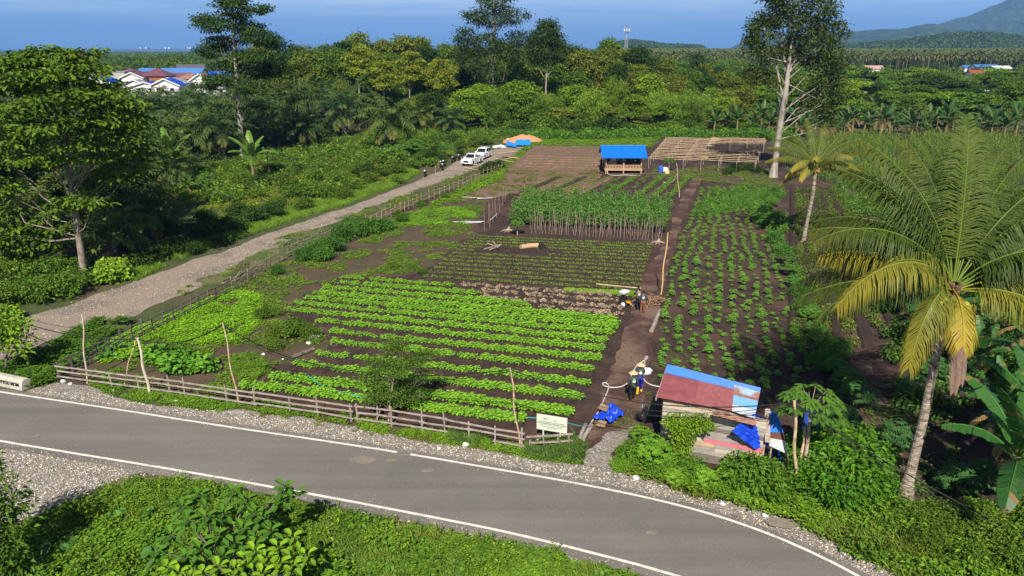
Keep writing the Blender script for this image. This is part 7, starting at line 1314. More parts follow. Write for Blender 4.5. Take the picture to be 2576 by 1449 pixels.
for sg, nm in ((-1, 'roof'), (1, 'roof')):
    mb = MB(); ye = -ov if sg < 0 else dp + ov; n = 34; V = []
    for i in range(n * 2 + 1): x = -hw - .75 + (2 * hw + 1.5) * i / (n * 2); c_ = .02 * (i % 2); V += [(x, ye, ze + c_), (x, yr, zr + c_)]
    f = [[2 * i, 2 * i + 2, 2 * i + 3, 2 * i + 1] if sg < 0 else [2 * i, 2 * i + 1, 2 * i + 3, 2 * i + 2] for i in range(n * 2)]; mb.add(V, f); mb.add(np.array(V) - [0, 0, .03], [a[::-1] for a in f]); part(mb, 'roof', M_BLUEP, root)
mb = MB(); mb.beam((-hw - .8, yr, zr + .04), (hw + .8, yr, zr + .04), .3, .05); part(mb, 'ridge_cap', mat('ridge_blue', (.05, .28, .75), rough=.5), root)
for sx in (-1, 1): mb = MB(); X = sx * (hw + .2); mb.prism([(-ov + .6, ze + .1), (dp + ov - .6, ze + .1), (yr, zr - .1)], -.02, .02, 0, Matrix(((0, 0, 1, X), (1, 0, 0, 0), (0, 1, 0, 0), (0, 0, 0, 1)))); part(mb, 'gable', mat('dark_blue_board', (.008, .03, .16), rough=.6), root)
mb = MB(); mb.beam((-hw + .25, -.3, 0), (-hw + .15, -.05, fz), .1, .05); part(mb, 'ladder', M_PALEPOLE, root)
# --- bamboo trellis
TL, TR_, NL, NR = G(1676, 346, 1.6), G(1925, 349.5, 1.6), G(1632, 398, 1.6), G(1900, 409.5, 1.6); root = empty('bamboo_trellis', Vector((NL.x, NL.y, 0)), label='large flat trellis of split bamboo rails on many posts behind the pavilion', cat='trellis'); O = root.location.copy()
nr, nc = 18, 7
for r in range(nr):
    t = r / (nr - 1); a = NL.lerp(TL, t) - O; b = NR.lerp(TR_, t) - O
    for h_ in range(2):
        mb = MB(); p = a.lerp(b, .0 if h_ == 0 else .46); q = a.lerp(b, .54 if h_ == 0 else 1.0) + Vector((R0.uniform(0, .6), 0, 0)); k = [p.lerp(q, s_) + Vector((0, R0.uniform(-.06, .06), R0.uniform(-.05, .05) + .1 * h_)) for s_ in np.linspace(0, 1, 6)]; mb.tube([tuple(v) for v in k], .05, 5); part(mb, 'rail', M_BAMBOO, root)
for c_ in range(nc):
    t = c_ / (nc - 1); a = NL.lerp(NR, t) - O; b = TL.lerp(TR_, t) - O; mb = MB(); mb.tube([tuple(a.lerp(b, s_) + Vector((R0.uniform(-.1, .1), 0, -.1))) for s_ in np.linspace(0, 1, 6)], .045, 5); part(mb, 'cross_rail', M_BAMBOO, root)
for c_ in range(nc):
    for r in range(0, nr, 2) if c_ % 2 == 0 else range(0, nr, 3):
        t = c_ / (nc - 1); s_ = r / (nr - 1); p = NL.lerp(NR, t).lerp(TL.lerp(TR_, t), s_) - O; mb = MB(); mb.tube([(p.x + R0.uniform(-.1, .1), p.y, -.2), (p.x, p.y, 1.8)], .055, 5); part(mb, 'post', M_STICK, root)
# --- vehicles
M_CARW = plain('white_car_paint', (.74, .74, .73), .25, spec=.5); M_GRILLE = plain('grille', (.02, .02, .022), .4); M_LENS = plain('lamp_lens', (.55, .58, .6), .12, spec=.6)
def car(loc, rz, label, pickup):
    root = empty('pickup_truck' if pickup else 'suv', loc, rz, label=label, cat='pickup truck' if pickup else 'car'); L, W = (5.3, 1.84) if pickup else (4.8, 1.85); h = L / 2
    # x forward. lower body profile with wheel arches
    def arch(cx, r=.47, z=.36): return [(cx + r * math.cos(a), z + r * math.sin(a)) for a in np.linspace(-.15, math.pi + .15, 9)]
    fx, rx = h - .95, -h + 1.15
    top = [(-h + .02, 1.06), (-h + .03, .95)] if pickup else [(-h + .05, 1.1)]
    prof = [(-h, .55), (-h + .05, .42), (rx - .5, .38)] + arch(rx)[::-1] + [(rx + .5, .36), (fx - .5, .36)] + arch(fx)[::-1] + [(fx + .5, .40), (h - .12, .36), (h, .50), (h, .80), (h - .1, .98), (h - .45, 1.10), (h - 1.45, 1.16)] + ([(-.55, 1.12), (-h + .02, 1.10)] if pickup else [(-h + .1, 1.15), (-h, .95)])
    mb = MB(); hw_ = W / 2; Mx = Matrix(((1, 0, 0, 0), (0, 0, 1, 0), (0, 1, 0, 0), (0, 0, 0, 1)))
    mb.prism(prof, -hw_ + .04, hw_ - .04, 0, Mx)
    for s_ in (-1, 1):  # swelling fenders
        for cx in (fx, rx):
            v = []; 
            for r_, yy in ((.47, hw_ - .03), (.54, hw_ + .02), (.60, hw_ - .03)): v += [(cx + r_ * math.cos(a), s_ * yy, .36 + r_ * math.sin(a)) for a in np.linspace(0, math.pi, 11)]
            mb.add(v, [[i, i + 1, i + 12, i + 11] if s_ < 0 else [i, i + 11, i + 12, i + 1] for q in (0, 11) for i in range(q, q + 10)], smooth=True)
    part(mb, 'body', M_CARW, root)
    xb = -.55 if pickup else -h + .12; xs = [(h - 1.5, 1.14), (h - 2.25, 1.72), (h - 2.55, 1.78), ((xb + .35), 1.78) if pickup else (xb + .3, 1.76), (xb, 1.12)]
    mb = MB(); ins = [hw_ - .06, hw_ - .20, hw_ - .22, hw_ - .22, hw_ - .06]; V = [(x, -i_, z) for (x, z), i_ in zip(xs, ins)] + [(x, i_, z) for (x, z), i_ in zip(xs, ins)]
    mb.add(V, [[0, 5, 6, 1], [1, 6, 7, 2], [2, 7, 8, 3], [3, 8, 9, 4]]); mb.add(V, [[0, 1, 2], [0, 2, 3], [0, 3, 4], [5, 7, 6], [5, 8, 7], [5, 9, 8]]); part(mb, 'cabin', M_CARW, root)
    lerp = lambda a, b, t: a + (b - a) * t; P = lambda i, s_, o=0: np.array([xs[i][0], s_ * (ins[i] + o), xs[i][1]])
    def glass(q, nm, off): q = np.array(q); c = q.mean(0); q = c + (q - c) * .88; mb = MB(); mb.add(q + off, [[0, 1, 2, 3]]); part(mb, nm, M_GLASS, root)
    glass([P(0, -1), P(0, 1), P(1, 1), P(1, -1)], 'windscreen', [.012, 0, .012]); glass([P(4, 1), P(4, -1), P(3, -1), P(3, 1)], 'rear_window', [-.012, 0, .006])
    for s_ in (-1, 1):
        zl, zh = 1.17, 1.68; x0, x1, x2 = xs[0][0] - .35, lerp(xs[1][0], xs[3][0], .5), xs[4][0] + .2
        for (a0, a1, b0, b1) in ((x0, x1 + .06, xs[1][0] - .12, x1 + .06), (x1 - .06, x2, x1 - .06, xs[3][0] + .02)):
            yl, yh = hw_ - .065, hw_ - .195; q = [np.array([a0, s_ * yl, zl]), np.array([a1, s_ * yl, zl]), np.array([b1, s_ * yh, zh]), np.array([b0, s_ * yh, zh])]; q = q if s_ < 0 else q[::-1]; mb = MB(); mb.add(np.array(q) + [0, s_ * .012, .0], [[3, 2, 1, 0]]); part(mb, 'side_window', M_GLASS, root)
        mb = MB(); mb.box((h - .10, s_ * (hw_ - .28), .88), (.14, .40, .16), rz=s_ * -.25); part(mb, 'headlight', M_LENS, root)
        mb = MB(); mb.blob((xs[0][0] - .25, s_ * (hw_ + .1), 1.22), (.09, .13, .08), 1, .02, 8, 6); part(mb, 'mirror', M_CARW, root)
        mb = MB(); mb.box((-h + .01, s_ * (hw_ - .14), .92), (.06, .14, .3)); part(mb, 'tail_light', M_RED, root)
        for cx in (fx, rx):
            wl = MB(); wl.lathe([(.24, -.12), (.37, -.12), (.385, -.08), (.385, .08), (.37, .12), (.24, .12)], n=20); me = wl.mesh('wheel', M_RUBBER); o = bpy.data.objects.new('wheel', me); link(o); o.parent = root; o.location = (cx, s_ * (hw_ - .12), .385); o.rotation_euler = (math.pi / 2, 0, 0)
            rm = MB(); rm.lathe([(0, .0), (.08, .01), (.22, .05), (.25, .09), (.25, -.09), (.22, -.05), (.0, -.04)], n=14); part(rm, 'rim', M_CHROME, o)
    mb = MB(); mb.prism([(-.42, .62), (.42, .62), (.50, .76), (.34, .92), (-.34, .92), (-.50, .76)], 0, .03, 0, Matrix(((0, 0, 1, h - .01), (1, 0, 0, 0), (0, 1, 0, 0), (0, 0, 0, 1)))); part(mb, 'grille', M_GRILLE, root)
    mb = MB(); mb.box((h + .03, 0, .44), (.10, 1.5, .10)); part(mb, 'bumper', M_GRILLE, root); mb = MB(); mb.box((h + .09, 0, .52), (.02, .42, .12)); part(mb, 'number_plate', M_WHITE, root)
    if pickup:
        mb = MB(); mb.box((-1.62, 0, 1.112), (1.9, 1.5, .012)); part(mb, 'cargo_bed', M_GRILLE, root)
    else:
        for s_ in (-1, 1): mb = MB(); mb.beam((h - 2.7, s_ * .62, 1.82), (xb + .5, s_ * .62, 1.81), .04, .04); part(mb, 'roof_rail', M_CHROME, root)
    return root
hd = lambda a, b: math.atan2((b - a).y, (b - a).x)
road_dir = hd(G(1243, 393), G(1180, 417))
car(G(1188, 413), road_dir, 'white pickup truck parked nose first at the gravel road edge', True); car(G(1214, 398.5), road_dir + .05, 'white four-wheel-drive car parked behind the pickup truck', False)
def motorbike(loc, rz, label, m, first={}):
    if not first:
        r = empty('motorcycle', (0, 0, 0)); first['r'] = r
        for x in (-.62, .62):
            mb = MB(); V = np.concatenate([np.array(p) for p in [[(0, 0, 0)]]]); wl = MB(); wl.lathe([(.22, -.05), (.29, -.05), (.31, 0), (.29, .05), (.22, .05)], n=16); o = bpy.data.objects.new('wheel', wl.mesh('wheel', M_RUBBER)); link(o); o.parent = r; o.location = (x, 0, .3); o.rotation_euler = (math.pi / 2, 0, 0); rm = MB(); rm.lathe([(0, .03), (.22, .02), (.22, -.02), (0, -.03)], n=12); part(rm, 'rim', M_GRILLE, o)
        mb = MB(); mb.prism([(-.75, .62), (-.55, .45), (.05, .35), (.32, .45), (.50, .85), (.44, .98), (.28, .70), (.0, .55), (-.25, .62), (-.60, .74)], -.12, .12, 0, Matrix(((1, 0, 0, 0), (0, 0, 1, 0), (0, 1, 0, 0), (0, 0, 0, 1)))); mb.tube([(.62, .09, .3), (.48, .09, .85)], .025, 5); mb.tube([(.62, -.09, .3), (.48, -.09, .85)], .025, 5); part(mb, 'body', M_BLACK, r)
        mb = MB(); mb.blob((-.30, 0, .76), (.42, .14, .07), 1, .03, 12, 6); part(mb, 'seat', M_RUBBER, r); mb = MB(); mb.tube([(.38, -.33, 1.0), (.46, -.15, 1.02), (.46, .15, 1.02), (.38, .33, 1.0)], .018, 5); part(mb, 'handlebar', M_CHROME, r)
        for s_ in (-1, 1): mb = MB(); mb.tube([(.44, s_ * .2, 1.0), (.42, s_ * .27, 1.17)], .01, 4); mb.blob((.42, s_ * .28, 1.2), (.02, .06, .04), 1, .02, 8, 6); part(mb, 'mirror', M_BLACK, r)
        mb = MB(); mb.blob((.53, 0, .92), (.07, .1, .09), 1, .02, 10, 8); part(mb, 'headlight', M_LENS, r)
        o = r
    else:
        src = first['r']; o = src.copy(); link(o)
        for ch in src.children:
            c = ch.copy(); link(c); c.parent = o
            for g in ch.children: d = g.copy(); link(d); d.parent = c
    o.location = loc; o.rotation_euler = (0, math.radians(0), rz); o.scale = (1.05,) * 3; tag(o, label, 'motorcycle', 'parked motorcycles'); return o
for i, (x, y, a, lb) in enumerate(((1141, 409, -1.9, 'black motorcycle with a white front parked nearest the pickup, left side'), (1155, 404, -1.7, 'black motorcycle parked just left of the two white cars'), (1109, 421, -1.5, 'black motorcycle at the left end of the parked pair'), (1113, 428, -1.4, 'dark motorcycle in front in the left pair'), (1117, 419, -1.7, 'dark motorcycle behind in the left pair'), (1070, 445, -1.6, 'single black motorcycle standing alone on the road edge'), (1642, 1072, 2.6, 'black motorcycle in the shade left of the tin hut'))):
    motorbike(G(x, y), a, lb, None)
# --- walking tiller
B = G(1575, 772); root = empty('walking_tiller', B, math.radians(150), label='yellow two-wheeled walking tiller with white sack, beside the workers', cat='tiller'); M_YEL = plain('yellow_paint', (.75, .38, .02), .45)
for s_ in (-1, 1): wl = MB(); wl.lathe([(.0, -.05), (.16, -.06), (.26, -.08), (.30, -.05), (.30, .05), (.26, .08)], n=16); o = bpy.data.objects.new('wheel', wl.mesh('wheel', M_RUBBER)); link(o); o.parent = root; o.location = (.1, s_ * .32, .28); o.rotation_euler = (math.pi / 2, 0, 0); rm = MB(); rm.lathe([(0, .1), (.15, .09), (.16, 0), (.15, -.09), (0, -.1)], n=12); part(rm, 'rim', M_WHITE, o)
mb = MB(); mb.box((.25, 0, .62), (.5, .4, .36)); mb.lathe([(0, 0), (.12, 0), (.12, .16), (0, .2)], (.25, .0, .78), 10); part(mb, 'engine', M_BLACK, root); mb = MB(); mb.box((.05, 0, .42), (.75, .22, .12)); mb.beam((-.1, 0, .45), (-.55, 0, .15), .08, .06); part(mb, 'frame', M_YEL, root)
for s_ in (-1, 1): mb = MB(); mb.tube([(-.1, s_ * .12, .5), (-.7, s_ * .22, .85), (-1.1, s_ * .28, .95)], .022, 6); part(mb, 'handle', M_BLACK, root)
mb = MB()
for i in range(8): a = i * .785; mb.beam((-.5, 0, .18), (-.5 + .22 * math.cos(a), .25 * (-1) ** i, .18 + .2 * math.sin(a)), .05, .02)
part(mb, 'tine', M_CHROME, root); s0 = sack(1575, 772, .36, 'white sack lying on top of the tiller engine', 40, sq=.5); s0.location = B + Vector((-.15, .1, .98))

# --- village houses
def house(px, Y, wd, dp_, eave, peak, kind, roof, wall, label, rz=0.0, base=0.0, overh=.7, windows=2, gable_col=None, name='house'):
    root = empty(name, PX(px, Y), rz, label=label, cat='house'); hw_ = wd / 2; mb = MB(); mb.box((0, dp_ / 2, eave / 2), (wd, dp_, eave))
    if kind in ('gable', 'side'):
        pr = [(-hw_, eave), (hw_, eave), (0, peak)] if kind == 'gable' else [(-dp_ / 2, eave), (dp_ / 2, eave), (0, peak)]
        mb.prism(pr, 0, dp_, 0, Matrix(((1, 0, 0, 0), (0, 0, 1, 0), (0, 1, 0, 0), (0, 0, 0, 1)))) if kind == 'gable' else mb.prism(pr, -hw_, hw_, 0, Matrix(((0, 0, 1, 0), (1, 0, 0, dp_ / 2), (0, 1, 0, 0), (0, 0, 0, 1))))
    part(mb, 'wall', wall, root); mb = MB(); o_ = overh; t = .12
    if kind == 'gable':
        sl = (peak - eave) / hw_; ye, yb = -o_, dp_ + o_
        for s_ in (-1, 1): A = [(s_ * (hw_ + o_), ye, eave - o_ * sl + t), (0, ye, peak + t), (0, yb, peak + t), (s_ * (hw_ + o_), yb, eave - o_ * sl + t)]; mb.add(A + [(x, y, z - t) for x, y, z in A], [[0, 1, 2, 3], [7, 6, 5, 4], [0, 4, 5, 1], [0, 3, 7, 4]] if s_ < 0 else [[3, 2, 1, 0], [4, 5, 6, 7], [1, 5, 4, 0], [4, 7, 3, 0]])
        part(mb, 'roof', roof, root)
        for s_ in (-1, 1): mb = MB(); mb.beam((s_ * (hw_ + o_), ye - .05, eave - o_ * sl + .02), (0, ye - .05, peak + .02), .08, .35); part(mb, 'bargeboard', M_WHITE, root)
    elif kind == 'side':
        sl = (peak - eave) / (dp_ / 2); xe = hw_ + o_
        for s_ in (-1, 1):
            yy = dp_ / 2 + s_ * (dp_ / 2 + o_); A = [(-xe, yy, eave - o_ * sl + t), (xe, yy, eave - o_ * sl + t), (xe, dp_ / 2, peak + t), (-xe, dp_ / 2, peak + t)]; mb.add(A + [(x, y, z - t) for x, y, z in A], [[0, 1, 2, 3], [7, 6, 5, 4], [0, 4, 5, 1]] if s_ < 0 else [[3, 2, 1, 0], [4, 5, 6, 7], [1, 5, 4, 0]])
        part(mb, 'roof', roof, root)
    elif kind == 'hip':
        r_ = max(.01, hw_ - dp_ / 2); v = [(-hw_ - o_, -o_, eave), (hw_ + o_, -o_, eave), (hw_ + o_, dp_ + o_, eave), (-hw_ - o_, dp_ + o_, eave), (-r_, dp_ / 2, peak), (r_, dp_ / 2, peak)]; mb.add(v, [[0, 1, 5, 4], [2, 3, 4, 5], [0, 3, 2, 1]]); mb.add(v, [[1, 2, 5], [3, 0, 4]]); part(mb, 'roof', roof, root)
    else: mb.box((0, dp_ / 2, eave + .1), (wd + .6, dp_ + .6, .2)); part(mb, 'roof', roof, root)
    for i in range(windows): mb = MB(); x = -hw_ + wd * (i + .5) / windows; mb.box((x, -.02, eave * .55), (wd / windows * .3, .08, eave * .32)); w_ = part(mb, 'window', M_GLASS, root); fr_ = MB(); fr_.box((x, -.05, eave * .55 - eave * .17), (wd / windows * .34, .12, .08)); part(fr_, 'sill', M_WHITE, w_)
    return root
rf = lambda n_, c: mat(n_, c, tuple(v * .8 for v in c), .8, .55, local=True)
R_BLUE, R_SKY, R_MAR, R_BRN, R_GREY, R_PINK = rf('roof_tarp_blue', (.008, .07, .48)), rf('roof_sky_blue', (.07, .19, .46)), rf('roof_maroon', (.15, .06, .085)), rf('roof_brown', (.27, .14, .10)), rf('roof_grey', (.28, .28, .29)), rf('roof_pink', (.38, .19, .17))
W_W, W_C, W_B = mat('white_wall', (.76, .75, .72), (.66, .65, .62), .6, .8, local=True), mat('concrete_wall', (.42, .41, .38), (.3, .29, .27), .5, .9, local=True), mat('wood_wall', (.30, .12, .055), (.22, .09, .045), 1.2, .7, local=True)
house(418, 300, 10.6, 9, 3.9, 6.3, 'gable', R_BLUE, W_W, 'white house with bright blue gabled roof nearest in the village', .08); house(367, 303, 10.0, 8, 3.4, 4.9, 'gable', R_BLUE, W_W, 'low white house with blue roof left of the nearest blue-roofed house', .08)
house(392, 326, 11.0, 9, 6.4, 9.4, 'hip', R_MAR, W_B, 'brown wooden house with purple pyramid roof', 0, windows=3); house(337, 322, 9.2, 9, 6.0, 8.0, 'gable', R_MAR, W_W, 'white gabled house left of the purple pyramid roof', 0); house(340, 314, 8.6, 5, 3.6, 5.4, 'gable', R_GREY, W_W, 'low white gabled house in front of the taller white one', 0)
house(297, 325, 8.5, 8, 8.2, 9, 'flat', R_GREY, W_C, 'bare grey concrete block house at the village left edge', -.1, windows=2); house(325, 350, 8, 8, 7, 9, 'hip', R_MAR, W_W, 'house with maroon hip roof behind the white gable', 0, windows=1)
house(456, 362, 19.5, 9, 6.4, 8.6, 'side', R_SKY, W_W, 'long building with sky blue roof behind the village', 0, windows=6); house(372, 372, 7, 6, 7.2, 8.4, 'side', R_SKY, W_C, 'small blue-roofed building behind the pyramid roof', 0, windows=2)
house(443, 338, 11, 7, 4.6, 7.2, 'side', R_MAR, W_B, 'maroon-roofed house below the long blue roof', 0, windows=3); house(475, 325, 9, 7, 5.2, 7.4, 'hip', R_BRN, W_W, 'house with light brown hip roof right of the maroon one', 0); house(507, 318, 9.5, 8, 4.6, 7.6, 'gable', R_BRN, W_W, 'white gabled house left of the tall dark tree', .1)
house(430, 312, 13, 6, 4.3, 6.2, 'gable', R_GREY, W_W, 'broad white gabled house directly behind the nearest blue roof', 0, windows=3); house(578, 306, 10, 8, 4.6, 7.0, 'gable', R_PINK, W_W, 'white house with dull pink roof right of the tall dark tree trunk', -.1); house(555, 322, 9, 6, 6.4, 8.2, 'side', R_BLUE, W_W, 'blue-roofed house behind the tall dark tree', 0)
house(588, 330, 10, 7, 6.2, 8.4, 'side', R_PINK, W_W, 'pink-roofed house at the right end of the village', 0); house(545, 294, 8, 6, 3.2, 4.4, 'side', R_GREY, W_C, 'low grey shed in front of the tall dark tree', 0); house(605, 296, 8, 6, 3.0, 4.2, 'side', R_GREY, W_W, 'low white shed at the village right front', 0)
house(487, 405, 13, 9, 6.2, 9.4, 'side', rf('roof_dark', (.10, .10, .12)), W_W, 'dark-roofed house standing apart among the trees beyond the village', .5, windows=3); house(400, 292, 16, 1.2, 1.7, 1.8, 'flat', R_GREY, W_C, 'long grey yard wall building in front of the blue-roofed houses', .08, windows=0)
for i, (px, Y, r_) in enumerate(((25, 300, R_GREY), (70, 320, R_SKY), (150, 310, R_PINK), (205, 330, R_GREY), (255, 300, R_BLUE), (270, 345, R_MAR))): house(px, Y, 10, 8, 4.5, 7.0, 'side' if i % 2 else 'gable', r_, W_W, ['grey-roofed house glimpsed behind the big left tree', 'blue-roofed house glimpsed through the big left tree', 'pink-roofed house glimpsed through the big left tree', 'grey-roofed house at the right side of the big left tree', 'white house with blue roof just right of the big left tree', 'maroon-roofed house beyond the concrete block house'][i], 0)
house(2198, 515, 12.5, 9, 4.6, 6.4, 'side', rf('roof_rose', (.50, .30, .26)), W_W, 'pinkish house at the edge of the coconut grove', 0, windows=3); house(2165, 505, 7, 6, 3.6, 4.6, 'side', M_WHITE, W_W, 'small white shed left of the pinkish house', 0, windows=1)
house(2482, 520, 15, 9, 5.4, 7.0, 'side', R_SKY, W_W, 'blue-roofed building below the grove at the far right', 0, windows=4); house(2520, 515, 11, 8, 4.8, 6.2, 'side', M_WHITE, W_W, 'white-roofed building at the far right', 0, windows=3); house(2441, 530, 9, 8, 5.0, 6.2, 'side', R_SKY, W_W, 'small light blue roof left of the far right buildings', 0)
house(2485, 330, 15, 7, 6.8, 8.6, 'side', rf('roof_rust', (.30, .07, .04)), W_W, 'rusty red roof sunk among the spreading trees', 0, windows=3); house(2108, 300, 7, 6, 5.6, 7.2, 'side', R_BLUE, W_W, 'bright blue roof right of the tall pale-trunked tree', 0); house(2150, 290, 9, 6, 5.0, 6.4, 'side', R_SKY, W_W, 'pale blue roof among the spreading trees', 0); house(1637, 610, 14, 9, 6.6, 9.5, 'gable', M_WHITE, W_W, 'white-roofed building far behind the pavilion forest', 0, windows=1)
# --- telecom mast
Y = 900; b = PX(1573, Y); H = ZT(63, Y); root = empty('telecom_mast', b, label='lattice telecom mast with white panel antennas rising above the forest', cat='mast'); M_STEEL = plain('galvanised_steel', (.34, .35, .37), .6, .3); wdt = lambda z: 2.2 - 1.1 * z / H
for sx in (-1, 1):
    for sy in (-1, 1): mb = MB(); mb.tube([(sx * wdt(0), sy * wdt(0), 0), (sx * wdt(H), sy * wdt(H), H)], .16, 5); part(mb, 'leg', M_STEEL, root)
mb = MB(); n = 20
for i in range(n):
    z0, z1 = H * i / n, H * (i + 1) / n; a, c_ = wdt(z0), wdt(z1)
    for s_ in (-1, 1): mb.beam((-a, s_ * a, z0), (c_, s_ * c_, z1), .12, .12); mb.beam((a, s_ * a, z0), (-c_, s_ * c_, z1), .12, .12); mb.beam((s_ * a, -a, z0), (s_ * c_, c_, z1), .12, .12)
    mb.beam((-a, -a, z0), (a, -a, z0), .12, .12)
part(mb, 'bracing', M_STEEL, root); mb = MB(); mb.box((0, 0, H - 7), (7, 7, .2)); mb.box((0, 0, H - .2), (3, 3, .2)); part(mb, 'platform', M_STEEL, root)
for i in range(6): a = i * math.pi / 3 + .3; mb = MB(); mb.box((3.3 * math.cos(a), 3.3 * math.sin(a), H - 5.6), (.6, .45, 3.2), rz=a); part(mb, 'antenna', M_WHITE, root)
# --- ships at anchor
def ship(px, Y, L, label, bridge=-1, hull=(.20, .035, .03)):
    root = empty('cargo_ship', PX(px, Y), 0, label=label, cat='ship'); h = L / 2; mb = MB(); mb.prism([(-h, 6), (-h + 6, -2), (h - 12, -2), (h, 8), (h - 14, 7), (-h + 20, 6.5)], -12, 12, 0, Matrix(((1, 0, 0, 0), (0, 0, 1, 0), (0, 1, 0, 0), (0, 0, 0, 1)))); part(mb, 'hull', plain('ship_hull', hull, .6), root)
    x = h * .72; mb = MB(); mb.box((x, 0, 12), (16, 18, 12)); mb.box((x, 0, 20), (10, 14, 6)); part(mb, 'bridge', M_WHITE, root); mb = MB(); mb.box((x + 9, 0, 17), (6, 7, 12)); part(mb, 'funnel', plain('funnel', (.25, .1, .08)), root)
    mb = MB(); mb.box((h * .25, 0, 14), (10, 12, 16)); mb.tube([(0, 0, 6), (0, 0, 24)], .8, 5); mb.tube([(-h * .5, 0, 6), (-h * .5, 0, 22)], .8, 5); part(mb, 'deckhouse', M_WHITE, root)
ship(346, 7800, 250, 'long dark red cargo ship with white bridge on the left horizon'); ship(412, 7000, 150, 'small low dark ship right of the long cargo ship', hull=(.05, .05, .06)); ship(470, 7600, 110, 'pale ship at the left of the tall dark tree crown', hull=(.06, .06, .08)); ship(742, 8200, 120, 'white ship just showing above the forest right of the tall tree', hull=(.4, .4, .4))

# ================================================================== PEOPLE
def skin_mesh(name, V, Rr, E, m, sub=1, root=0):
    me = bpy.data.meshes.new(name); me.from_pydata([tuple(v) for v in V], E, []); o = bpy.data.objects.new(name, me); link(o)
    md = o.modifiers.new('Skin', 'SKIN'); md.use_smooth_shade = True
    if not me.skin_vertices: return o
    for i, r in enumerate(Rr): me.skin_vertices[0].data[i].radius = (r, r) if isinstance(r, float) else r
    me.skin_vertices[0].data[root].use_root = True
    if sub: s_ = o.modifiers.new('Sub', 'SUBSURF'); s_.levels = sub; s_.render_levels = sub
    dg = bpy.context.evaluated_depsgraph_get(); dg.update(); me2 = bpy.data.meshes.new_from_object(o.evaluated_get(dg)); me2.name = name; bpy.data.objects.remove(o); bpy.data.meshes.remove(me); me2.materials.clear(); me2.materials.append(m)
    for p in me2.polygons: p.use_smooth = True
    return me2
M_SKIN = mat('skin', (.22, .115, .07), rough=.55); M_HAIR = plain('black_hair', (.012, .010, .010), .6); M_SHIRT = mat('dark_grey_shirt', (.035, .04, .043), (.05, .055, .06), 6, .85, local=True); M_GREENP = plain('green_print', (.22, .68, .30), .7); M_STRAW = mat('straw', (.60, .42, .24), (.48, .33, .18), 12, .8, .004, local=True)
